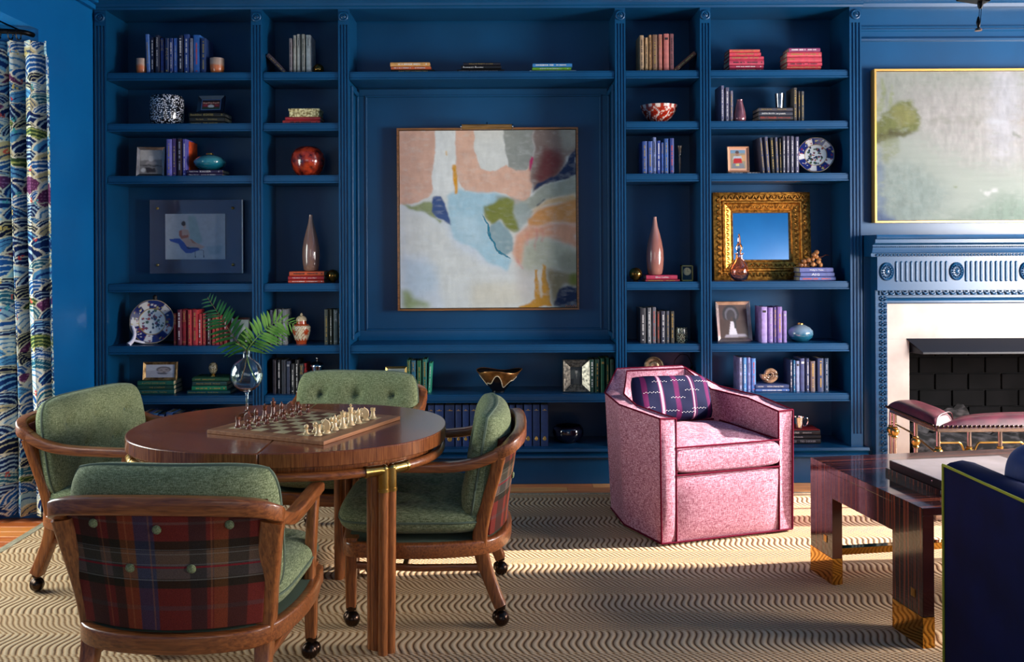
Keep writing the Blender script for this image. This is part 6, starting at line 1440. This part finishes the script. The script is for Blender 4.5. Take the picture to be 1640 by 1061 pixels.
def man_prof(kind):
    if kind == 'pawn': R, H = .0125, .046; p = base_+[(.45, .55), (.36, 1.0), (.60, 1.06), (.62, 1.12), (.36, 1.17)]
    if kind == 'rook': R, H = .0150, .056; p = base_+[(.62, .6), (.52, 1.1), (.50, 1.35), (.72, 1.42), (.72, 1.50), (.60, 1.54), (.68, 1.9), (.45, 1.9), (.45, 1.78), (1e-4, 1.78)]
    if kind == 'bishop': R, H = .0150, .066; p = base_+[(.50, .7), (.38, 1.3), (.60, 1.38), (.60, 1.44), (.42, 1.5), (.62, 1.56), (.40, 1.62)]
    if kind == 'queen': R, H = .0170, .078; p = base_+[(.52, .8), (.38, 1.6), (.62, 1.68), (.62, 1.74), (.42, 1.8), (.56, 1.86), (.40, 1.92), (.64, 2.4), (.50, 2.42), (.30, 2.5), (1e-4, 2.55)]
    if kind == 'king': R, H = .0175, .090; p = base_+[(.54, .85), (.40, 1.8), (.64, 1.88), (.64, 1.94), (.44, 2.0), (.58, 2.06), (.42, 2.12), (.62, 2.6), (.58, 2.68), (.30, 2.78), (1e-4, 2.8)]
    if kind == 'knight': R, H = .0150, .056; p = base_+[(.60, .40), (.70, .48), (1e-4, .5)]
    return [(r*R if r > .01 else 1e-4, z*R*1.42) for r, z in p], R
MEN = {}
def make_man(kind, m, key):
    p, R = man_prof(kind); t = thing('chess_'+kind, None, None); mb = MB(); mb.lathe(p, 20); zt = p[-1][1]
    if kind == 'pawn': mb.sphere((0, 0, zt+.0075), .0085, 14)
    if kind == 'bishop': mb.lathe([(.0055, zt-.001), (.0082, zt+.006), (.0065, zt+.013), (.002, zt+.020), (.0024, zt+.021), (1e-4, zt+.0245)], 16)
    if kind == 'queen':
        for q in range(9): mb.sphere((.0098*math.cos(q*2*PI/9), .0098*math.sin(q*2*PI/9), p[-4][1]+.001), .0018, 6)
        mb.sphere((0, 0, zt+.002), .0030, 8)
    if kind == 'king': mb.box(-.0022, .0022, -.0015, .0015, zt-.002, zt+.013); mb.box(-.0055, .0055, -.0015, .0015, zt+.004, zt+.0085)
    body = mb.build('turned_body', m, t, smooth=45)
    if kind == 'knight':
        out = [(-.010, 0), (.009, 0), (.0105, .008), (.008, .016), (.0115, .022), (.0175, .020), (.0190, .025), (.013, .034), (.008, .039), (.006, .045), (.002, .040), (-.006, .036), (-.012, .027), (-.0135, .014)]
        out = [(x, z+.0088) for x, z in out]
        n_ = len(out); vs = [(x, -.0055, z) for x, z in out]+[(x, .0055, z) for x, z in out]
        fs = [tuple(range(n_)), tuple(range(2*n_-1, n_-1, -1))]+[(i, n_+i, n_+(i+1) % n_, (i+1) % n_) for i in range(n_)]
        MB().add(vs, fs).build('horse_head', m, t, smooth=30, bevel=.002)
    return t
FILES = ['rook', 'knight', 'bishop', 'queen', 'king', 'bishop', 'knight', 'rook']; fo = ['nearest the camera', 'second from the camera', 'third from the camera', 'fourth from the camera', 'fourth from the far end', 'third from the far end', 'second from the far end', 'farthest from the camera']
for side, m, vn, adj in ((0, boxw, (0, 1), 'pale boxwood'), (1, rosew, (7, 6), 'dark rosewood')):
    for i in range(8):
        for rk in (0, 1):
            kind = FILES[i] if rk == 0 else 'pawn'
            if (side, kind) not in MEN: MEN[(side, kind)] = make_man(kind, m, side); c = MEN[(side, kind)]
            else: c = copy_tree(MEN[(side, kind)])
            pos = Bf+uh*(.0535+sq_*(i+.5))+vh*(.0535+sq_*(vn[rk]+.5)); c.location = (pos.x, pos.y, BZ+.0152)
            c.rotation_euler = (0, 0, math.atan2(vh.y, vh.x)+(PI if side else 0)+(.5 if kind == 'knight' and not side else 0))
            tag(c, ('%s chess %s, %s in its row' % (adj, kind, fo[i])) if kind == 'pawn' or kind in ('rook', 'knight', 'bishop') else '%s chess %s standing in the back row' % (adj, kind), 'chess piece', adj+' chess pieces')

# ------------------------------------------------------------------ bulb vase with fern fronds
vx, vy = -1.065, 3.885
vt = thing('bulb_vase', 'clear glass bulb vase on a tall stem at the table edge', 'vase', (vx, vy, TZ))
def vprof(): 
    out = [(.045, 0), (.046, .002), (.03, .006), (.010, .012), (.0050, .022), (.0042, .05), (.0048, .085), (.010, .098), (.030, .106), (.052, .124), (.0635, .150), (.066, .170), (.0635, .190), (.052, .215), (.034, .230), (.018, .238), (.0150, .244), (.0150, .268), (.0165, .272)]
    inn = [(.0150, .272), (.0132, .268), (.0132, .244), (.017, .2365), (.033, .2285), (.050, .2138), (.0613, .190), (.0638, .170), (.0613, .150), (.050, .1255), (.028, .1085), (1e-4, .102)]
    return [(1e-4, 0)]+out+inn
MB().lathe(vprof(), 40).build('glass_body', glass, vt, smooth=60)
fern_top = noisy('fern_leaf', (14, 62, 26), (42, 112, 44), ns=14, rough=.35, coat=.2)
fern_lt = noisy('young_fern_leaf', (70, 132, 44), (132, 184, 88), ns=14, rough=.4, coat=.15)
def frond(label, pts, npairs, Lmax, m, start, side_v, droop, stemmat, twist=0):
    t = thing('fern_frond', label, 'plant', (vx, vy, TZ)); path = smooth_path(pts, 10); n_ = len(path)
    MB().tube(path, [.0026-.0018*i/n_ for i in range(n_)], 6).build('stem', stemmat, t)
    sv = Vector(side_v)
    for k in range(npairs):
        f_ = start+(1-start)*(k+.5)/npairs; i = min(n_-2, int(f_*(n_-1))); p = path[i]; d = (path[i+1]-path[i]).normalized()
        u_ = (k+.5)/npairs; L_ = Lmax*(.55+.6*math.sin(PI*min(1, u_*.85+.12)))*(1-.45*u_**4); 
        for s in (-1, 1):
            sd = d.cross(sv).normalized()*s; ax = (sd*.90+d*(.38+.35*u_)+Vector((0, 0, -.12*droop))).normalized(); nr = ax.cross(d).normalized(); wv_ = nr.cross(ax).normalized()
            mb = MB(); W_ = L_*.085; rows = 7
            vs = []
            for q in range(rows):
                tq = q/(rows-1); wq = W_*(math.sin(PI*(tq*.93+.07))**.8)*(1-.35*tq); c = p+ax*L_*tq+Vector((0, 0, -droop*L_*.35*tq*tq))
                vs += [c-wv_*wq+nr*.15*wq, c, c+wv_*wq+nr*.15*wq]
            fs = []
            for q in range(rows-1):
                for z in (0, 1): fs.append((3*q+z, 3*q+z+1, 3*q+3+z+1, 3*q+3+z))
            mb.add(vs, fs); mb.build('leaflet', m, t, smooth=80)
    return t
def rel(px, py, dy=0):
    p = P(px, py, vy+dy); return (p.x-vx, p.y-vy, p.z-TZ)
frond('dark green fern frond arching left from the bulb vase', [(-.030, .01, .135), (-.006, 0, .21), (.0, 0, .268), rel(380, 548, -.02), rel(362, 522, -.03), rel(348, 500, -.03), rel(332, 476, -.02)], 17, .085, fern_top, .34, (0.1, 1, .1), .5, mat('fern_stem_brown', (96, 74, 36), .6))
frond('pale green fern frond arching right from the bulb vase', [(.038, .01, .14), (.01, 0, .21), (.003, 0, .268), rel(408, 545, -.02), rel(425, 528, -.02), rel(445, 515, -.02), rel(472, 520, .0)], 17, .085, fern_lt, .34, (-.1, 1, .35), .55, mat('fern_stem_green', (120, 150, 70), .6))

# ------------------------------------------------------------------ pink armchair
AC = thing('armchair', 'rose tweed tub armchair with burgundy piping facing the camera', 'armchair', (0, 0, 0))
def acp(px, py, Y): return P(px, py, Y)
fl_ = Vector((.770, 4.454, 0)); fr_ = Vector((1.484, 4.686, 0))
ex = (fr_-fl_); WA = ex.length; ex.normalize(); ey = Vector((-ex.y, ex.x, 0)); O = (fl_+fr_)/2; AZ = .014
AC.location = (O.x, O.y, AZ); AC.rotation_euler = (0, 0, math.atan2(ex.y, ex.x))
hw = WA/2
# outer plan (local): front corners, side break, back corners; widths at the floor
outer = [(-hw, 0), (-hw-.035, .36), (-hw+.03, .66), (-.20, .80), (.20, .80), (hw-.03, .66), (hw+.035, .36), (hw, 0)]
def zt_out(i): return [.615, .628, .640, .745, .745, .640, .628, .615][i]
def ins(i, d):   # inner plan offset from the outer by about d
    x, y = outer[i]; cx, cy = 0, .30; 
    q = [(-hw+d, 0), (-hw-.035+d, .34), (-hw+.03+d, .60), (-.175, .80-d*.95), (.175, .80-d*.95), (hw-.03-d, .60), (hw+.035-d, .34), (hw-d, 0)][i]; return q
mb = MB(); n_ = 8; Tt = .085; vs = []
lean = [(0, 0), (-.01, 0), (-.012, .015), (-.01, .035), (.01, .035), (.012, .015), (.01, 0), (0, 0)]
b0 = [Vector((x*.985, max(0, y-.02), .012)) for x, y in outer]; 
b1 = [Vector((x+lx, y+ly, zt_out(i))) for i, ((x, y), (lx, ly)) in enumerate(zip(outer, lean))]
i1 = [Vector((ins(i, Tt)[0]+lean[i][0], ins(i, Tt)[1]+lean[i][1], zt_out(i)-.004)) for i in range(8)]
i0 = [Vector((ins(i, Tt+.005)[0], ins(i, Tt+.005)[1], .20)) for i in range(8)]
def shell_quad(mb, a, b, c, d, nu=8, nv=10, puff=.006):
    nrm = (b-a).cross(d-a).normalized()
    mb.grid(lambda u, v: (a.lerp(b, u)).lerp(d.lerp(c, u), v)+nrm*puff*(1-(2*u-1)**4)*(1-(2*v-1)**4), nu, nv)
for i in range(7):
    shell_quad(mb, b0[i], b0[i+1], b1[i+1], b1[i])      # outside
    shell_quad(mb, b1[i], b1[i+1], i1[i+1], i1[i], 8, 6, .008)   # top
    shell_quad(mb, i1[i], i1[i+1], i0[i+1], i0[i], 8, 8, .010)   # inside
for a, b, c, d in ((b0[0], b1[0], i1[0], Vector((i1[0].x, i1[0].y, .012))), (b0[7], b1[7], i1[7], Vector((i1[7].x, i1[7].y, .012)))):
    shell_quad(mb, a, d, c, b, 6, 12, .010)
mb.build('upholstered_shell', pink_cloth, AC, smooth=45, merge=True)
mb = MB(); fx = hw-Tt+.002
a, b, c, d = Vector((-fx, .004, .012)), Vector((fx, .004, .012)), Vector((fx, -.004, .325)), Vector((-fx, -.004, .325))
shell_quad(mb, a, b, c, d, 24, 16, .016); shell_quad(mb, d, c, Vector((fx, .6, .325)), Vector((-fx, .6, .325)), 8, 8, .0)
mb.build('front_panel', pink_cloth, AC, smooth=60, merge=True)
# loose seat cushion
cm, seam, fr = cushion(2*fx-.004, .60, .150, (), n=44, corner=.0, plump=.10, noise=.003, seed=2)
M = T(0, .292, .402) @ RX(-PI/2)
def crown_fn(p): 
    x, y, z = p; 
    return (x, y-(.028*(1-(x/.3)**2)*(1-(z/.3)**2) if y < 0 else 0), z)
cm.v = [crown_fn(p) for p in cm.v]
cm.v = [tuple(M @ Vector(p)) for p in cm.v]; cu = cm.build('seat_cushion', pink_cloth, AC, smooth=80)
for off in (-.068, .066): MB().tube([(x*1.0, off, z*1.0) for x, y, z in seam], .0046, 6, True).build('piping', wine, AC).matrix_local = M
# piping along the edges
def pipe(pts, r=.0048): MB().tube(pts, r, 8).build('piping', wine, AC)
pipe(b1); pipe(i1)
for i in (0, 7):
    s = -1 if i == 0 else 1
    pipe([b0[i], b1[i]]); pipe([Vector((i1[i].x, -.003, .012)), i1[i]]); pipe([b1[i], i1[i]])
pipe([v+Vector((0, -.0, .0)) for v in b0]); pipe([b0[0], Vector((-fx, -.004, .012)), Vector((fx, -.004, .012)), b0[7]])
mb = MB(); mb.lathe([(.22, -.002), (.22, .016)], 32, 0, T(0, .36, 0)); mb.build('swivel_base', black, AC)
# lumbar pillow
pl_c = Vector(((1000+1141)/2, 0, 0)); pc = P(1071, 648, 4.98)
def pillow_cols(front, S):
    cols = []; n = len(S)
    for side in (0, 1):
        for v in S:
            for u in S:
                c = (15, 17, 50); x = (u+1)/2
                for q, kind in ((.10, 0), (.30, 1), (.50, 0), (.72, 1), (.92, 0)):
                    d = abs(x-q)
                    if d < .028: c = (84, 18, 66) if kind == 0 or d > .016 else c
                    if kind == 1 and (abs(d-.010) < .004): c = (206, 150, 170)
                cols.append(lin(c))
    return cols
mbp, seamp, frp = cushion(.50, .245, .11, (), n=100, corner=.06, plump=.5, noise=.003, seed=4)
SS = [math.sin(PI/2*(-1+2*i/99)) for i in range(100)]
pw_ = thing('lumbar_pillow', 'navy lumbar pillow with plum stripes leaning in the rose armchair', 'pillow', (0, 0, 0))
cloth = colattr('pillow_weave', .85, 0, .4)
mbp.build('cover', cloth, pw_, smooth=80, colors=pillow_cols(frp, SS))
mb = MB(); rr = random.Random(9)
for (cx, cz) in ((-.16, .02), (-.10, .08), (.02, .085), (0, -.01), (.10, .03), (.13, -.07), (-.05, -.08), (.18, .08), (-.2, -.06), (.06, -.09)):
    for q in range(9):
        x = cx+(q-4)*.011; u, v = x/.25, cz/.1225; p = frp(max(-.95, min(.95, u)), v, -1); mb.cbox((p[0], p[1]-.001, p[2]+(.004 if q % 2 else 0)), (.005, .002, .0025))
mb.build('running_stitch', mat('cream_thread', (206, 196, 196), .8), pw_, smooth=0)['kind'] = 'stuff'
angA = math.atan2(ex.y, ex.x)
lp = Vector((-.030, .515, .618)); cw = Matrix.Rotation(angA, 3, 'Z') @ lp
pw_.location = (O.x+cw.x, O.y+cw.y, AZ+cw.z); pw_.rotation_mode = 'ZYX'
pw_.rotation_euler = (-.34, -.10, angA+.10)

# ------------------------------------------------------------------ coffee table
ebony = None
def ebony_mat():
    m, nt, b = newmat('striped_ebony_veneer'); L = nt.links.new
    tc = N(nt, 'ShaderNodeTexCoord'); mp = N(nt, 'ShaderNodeMapping'); mp.inputs['Scale'].default_value = (.0, 1, .012)
    L(tc.outputs['Object'], mp.inputs[0]); no = N(nt, 'ShaderNodeTexNoise'); no.inputs['Scale'].default_value = 55; no.inputs['Detail'].default_value = 4; no.inputs['Roughness'].default_value = .7
    L(mp.outputs[0], no.inputs['Vector']); cr = N(nt, 'ShaderNodeValToRGB'); e = cr.color_ramp.elements
    e[0].position = .40; e[0].color = (*lin((26, 10, 12)), 1); e[1].position = .60; e[1].color = (*lin((136, 62, 38)), 1); k = e.new(.52); k.color = (*lin((62, 28, 24)), 1)
    L(no.outputs['Fac'], cr.inputs[0]); L(cr.outputs[0], b.inputs['Base Color']); b.inputs['Roughness'].default_value = .12; b.inputs['Coat Weight'].default_value = .4; b.inputs['Coat Roughness'].default_value = .03
    return m
ebony = ebony_mat()
c0 = Vector((1.385, 4.13, 0)); c1 = Vector((1.515, 3.318, 0)); dy_ = (c0-c1); LT = dy_.length; dy_.normalize(); ang = math.atan2(dy_.y, dy_.x)-PI/2
CT = thing('coffee_table', 'glossy striped ebony coffee table with mirror brass feet', 'coffee table', (c1.x, c1.y, .012), ang)
H = .516-.012; WT = 1.10; th = .045
MB().box(0, WT, 0, LT, H-.028, H).build('table_top', ebony, CT, smooth=0, bevel=.0015)
LL_ = .19; AP = .135
for x0_ in (0, WT-th):
    pl = [(0, 0), (LL_, 0), (LL_, H-AP), (LT-LL_, H-AP), (LT-LL_, 0), (LT, 0), (LT, H-.028), (0, H-.028)]
    FZ = .112
    pl = [(0, FZ), (LL_, FZ), (LL_, H-AP), (LT-LL_, H-AP), (LT-LL_, FZ), (LT, FZ), (LT, H-.028), (0, H-.028)]
    n_ = 8; vs = [(x0_, y, z) for y, z in pl]+[(x0_+th, y, z) for y, z in pl]
    MB().add(vs, [tuple(range(n_)), tuple(range(2*n_-1, n_-1, -1))]+[(i, n_+i, n_+(i+1) % n_, (i+1) % n_) for i in range(n_)]).build('side_panel', ebony, CT, smooth=0, bevel=.001)
    for y0_ in (0, LT-LL_):
        MB().box(x0_-.001, x0_+th+.001, y0_-.001, y0_+LL_+.001, 0, FZ).build('brass_foot', mat('mirror_brass', (206, 152, 70), .06, 1), CT, smooth=0, bevel=.001)
        MB().box(x0_-.003 if x0_ == 0 else x0_+th-.001, x0_+.001 if x0_ == 0 else x0_+th+.003, y0_+.045, y0_+.07, FZ+.055, FZ+.085).build('brass_stud', brass, CT, smooth=0, bevel=.001)
MB().box(th, WT-th, LT-.05, LT-.01, .075, .105).build('brass_crossbar', mat('mirror_brass', (206, 152, 70), .06, 1), CT, smooth=0, bevel=.001)
# album and box on the table
bp_ = P(1421, 745, 3.98); 
al = thing('picture_album', 'large dark album with pale cover lying on the coffee table', 'book', (1.665, 3.485, .516+.0258), ang)
alc = noisy('rosy_album_cover', (150, 132, 128), (196, 176, 170), ns=3, rough=.25, coat=.3)
MB().box(0, .50, 0, .34, .026, .030).build('cover', alc, al, smooth=0, bevel=.001)
MB().box(0, .50, 0, .34, .0, .004).build('cover', mat('album_dark', (30, 14, 16), .3), al, smooth=0, bevel=.001)
MB().box(.004, .50, .008, .332, .004, .026).build('page_block', mat('album_pages', (150, 146, 160), .7), al, smooth=0)
MB().box(-.004, .004, 0, .34, 0, .030).build('spine', mat('album_dark', (30, 14, 16), .3), al, smooth=0, bevel=.001)
MB().lathe([(.005, 0), (.005, .003), (1e-4, .004)], 14, 0, T(-.0045, .05, .016) @ RY(-PI/2)).build('stud', silver, al)
bx2 = thing('ebony_tray', 'low striped ebony tray under the dark album', 'tray', (1.655, 3.475, .5165), ang)
MB().box(0, .53, 0, .365, 0, .008).build('tray_base', ebony, bx2, smooth=0)
for (a, b, c, d) in ((0, .012, 0, .365), (.518, .53, 0, .365), (.012, .518, 0, .012), (.012, .518, .353, .365)): MB().box(a, b, c, d, .008, .022).build('tray_side', ebony, bx2, smooth=0, bevel=.001)
MB().box(.012, .518, .012, .353, .008, .0245).build('tray_filling', mat('tray_lining', (24, 12, 14), .4), bx2, smooth=0)

# ------------------------------------------------------------------ sofa
SF = thing('sofa', 'dark navy velvet sofa with chartreuse piping at the right edge', 'sofa', (1.505, 3.14, .012))
chart = mat('chartreuse_piping', (150, 146, 30), .6)
def soft_box(x0, x1, y0, y1, z0, z1, name, m=navy_velvet, bev=.02):
    return MB().box(x0, x1, y0, y1, z0, z1).build(name, m, SF, smooth=40, bevel=bev, seg=4)
# arm: rises gently towards the back of the sofa, outer face towards the left
LA = 1.02
prof = [(0, 0), (.13, 0), (.13, .66), (.12, .695), (.10, .712), (.06, .720), (.02, .712), (0, .700)]
mb = MB(); rows = []
for q in range(12):
    y = -LA*q/11; dz = .0+.02*(q/11)
    for x, z in prof: rows.append((x+0.0*q, y-(.012*math.cos(0) if q == 11 else 0), z+(dz if z > .5 else 0)))
n_ = len(prof); fs = [tuple(range(n_)), tuple(range(12*n_-1, 11*n_-1, -1))]
for q in range(11):
    for i in range(n_): fs.append((q*n_+i, q*n_+(i+1) % n_, (q+1)*n_+(i+1) % n_, (q+1)*n_+i))
mb.add(rows, fs); mb.build('arm', navy_velvet, SF, smooth=50, bevel=.008, seg=3)
MB().tube([(-.001, .001, .02), (-.001, .001, .700)]+[(-.002, -LA*q/11, .703+.02*q/11) for q in range(12)], .0045, 6).build('piping', chart, SF)
soft_box(.172, 2.1, -.84, -.02, .10, .34, 'seat_base', bev=.015)
soft_box(.18, 1.12, -.80, .0, .345, .50, 'seat_cushion', bev=.05); soft_box(1.13, 2.05, -.80, .0, .345, .50, 'seat_cushion', bev=.05)
soft_box(.0, 2.2, -1.12, -1.02, .02, .78, 'back', bev=.03)
soft_box(.18, 2.0, -1.015, -.845, .34, .76, 'back_cushion', bev=.06)
for (x, y) in ((.06, -.06), (2.0, -.06), (.06, -1.06), (2.0, -1.06)): MB().lathe([(.02, -.0), (.028, .11)], 14, 0, T(x, y, 0)).build('leg', black, SF)
bo = thing('round_bolster', 'rounded blue velvet bolster rising behind the sofa arm', 'cushion', (1.505+.315, 3.14-.16, .520))
mbq, sq2, fq = cushion(.42, .33, .20, (), n=40, corner=.22, plump=.5, noise=.004, seed=3)
mbq.build('cover', noisy('blue_velvet', (7, 28, 86), (8, 31, 92), ns=6, rough=.7, sheen=.3), bo, smooth=80).matrix_local = T(0, 0, .152) @ RX(.1) @ RZ(.3)

# ------------------------------------------------------------------ chandelier end hanging in from the top right
cp = P(1567, 20, 3.6); CHn = thing('chandelier', 'dark iron chandelier arm with hanging drop at the top right', 'chandelier', (cp.x, cp.y, cp.z))
def R2(px, py): 
    p = P(px, py, 3.6); return (p.x-cp.x, 0, p.z-cp.z)
mb = MB(); a, b = R2(1537, -1), R2(1576, 5); mb.prism([(a[0], a[2]), (b[0], b[2]), (b[0]+.01, b[2]), (b[0]+.01, b[2]+.05), (a[0], a[2]+.02)], -.03, .03, 0, RX(PI/2))
mb.build('crossbar', blackm, CHn, smooth=0, bevel=.002)
mb = MB(); q0, q1 = R2(1570, 4), R2(1570, 14); mb.lathe([(.006, q1[2]), (.010, q1[2]+.01), (.010, q0[2]), (.006, q0[2])], 14, 0, T(q0[0], 0, 0)); mb.build('socket', blackm, CHn)
mb = MB(); 
for dx in (-.0035, .0035): mb.tube([(q1[0]+dx, 0, q1[2]), (R2(1569, 34)[0]+dx, 0, R2(1569, 34)[2])], .0012, 6)
mb.build('chain', bronze, CHn)
z0_, z1_ = R2(1568, 46)[2], R2(1568, 26)[2]
MB().lathe([(1e-4, z0_), (.004, z0_+.004), (.0085, (z0_+z1_)/2), (.004, z1_-.004), (1e-4, z1_)], 16, 0, T(R2(1567, 30)[0], 0, 0)).build('drop', blackm, CHn, smooth=60)
MB().lathe([(.014, z0_-.008), (.011, z0_), (.004, z0_+.006), (1e-4, z0_+.007)], 14, 0, T(R2(1567, 30)[0], 0, 0)).build('finial', mat('copper_finial', (170, 110, 84), .25, .9), CHn, smooth=60)
MB().tube([(0.02, 0, R2(1570, 2)[2]), (0.02, 0, CEIL-cp.z)], .006, 8).build('rod', blackm, CHn)
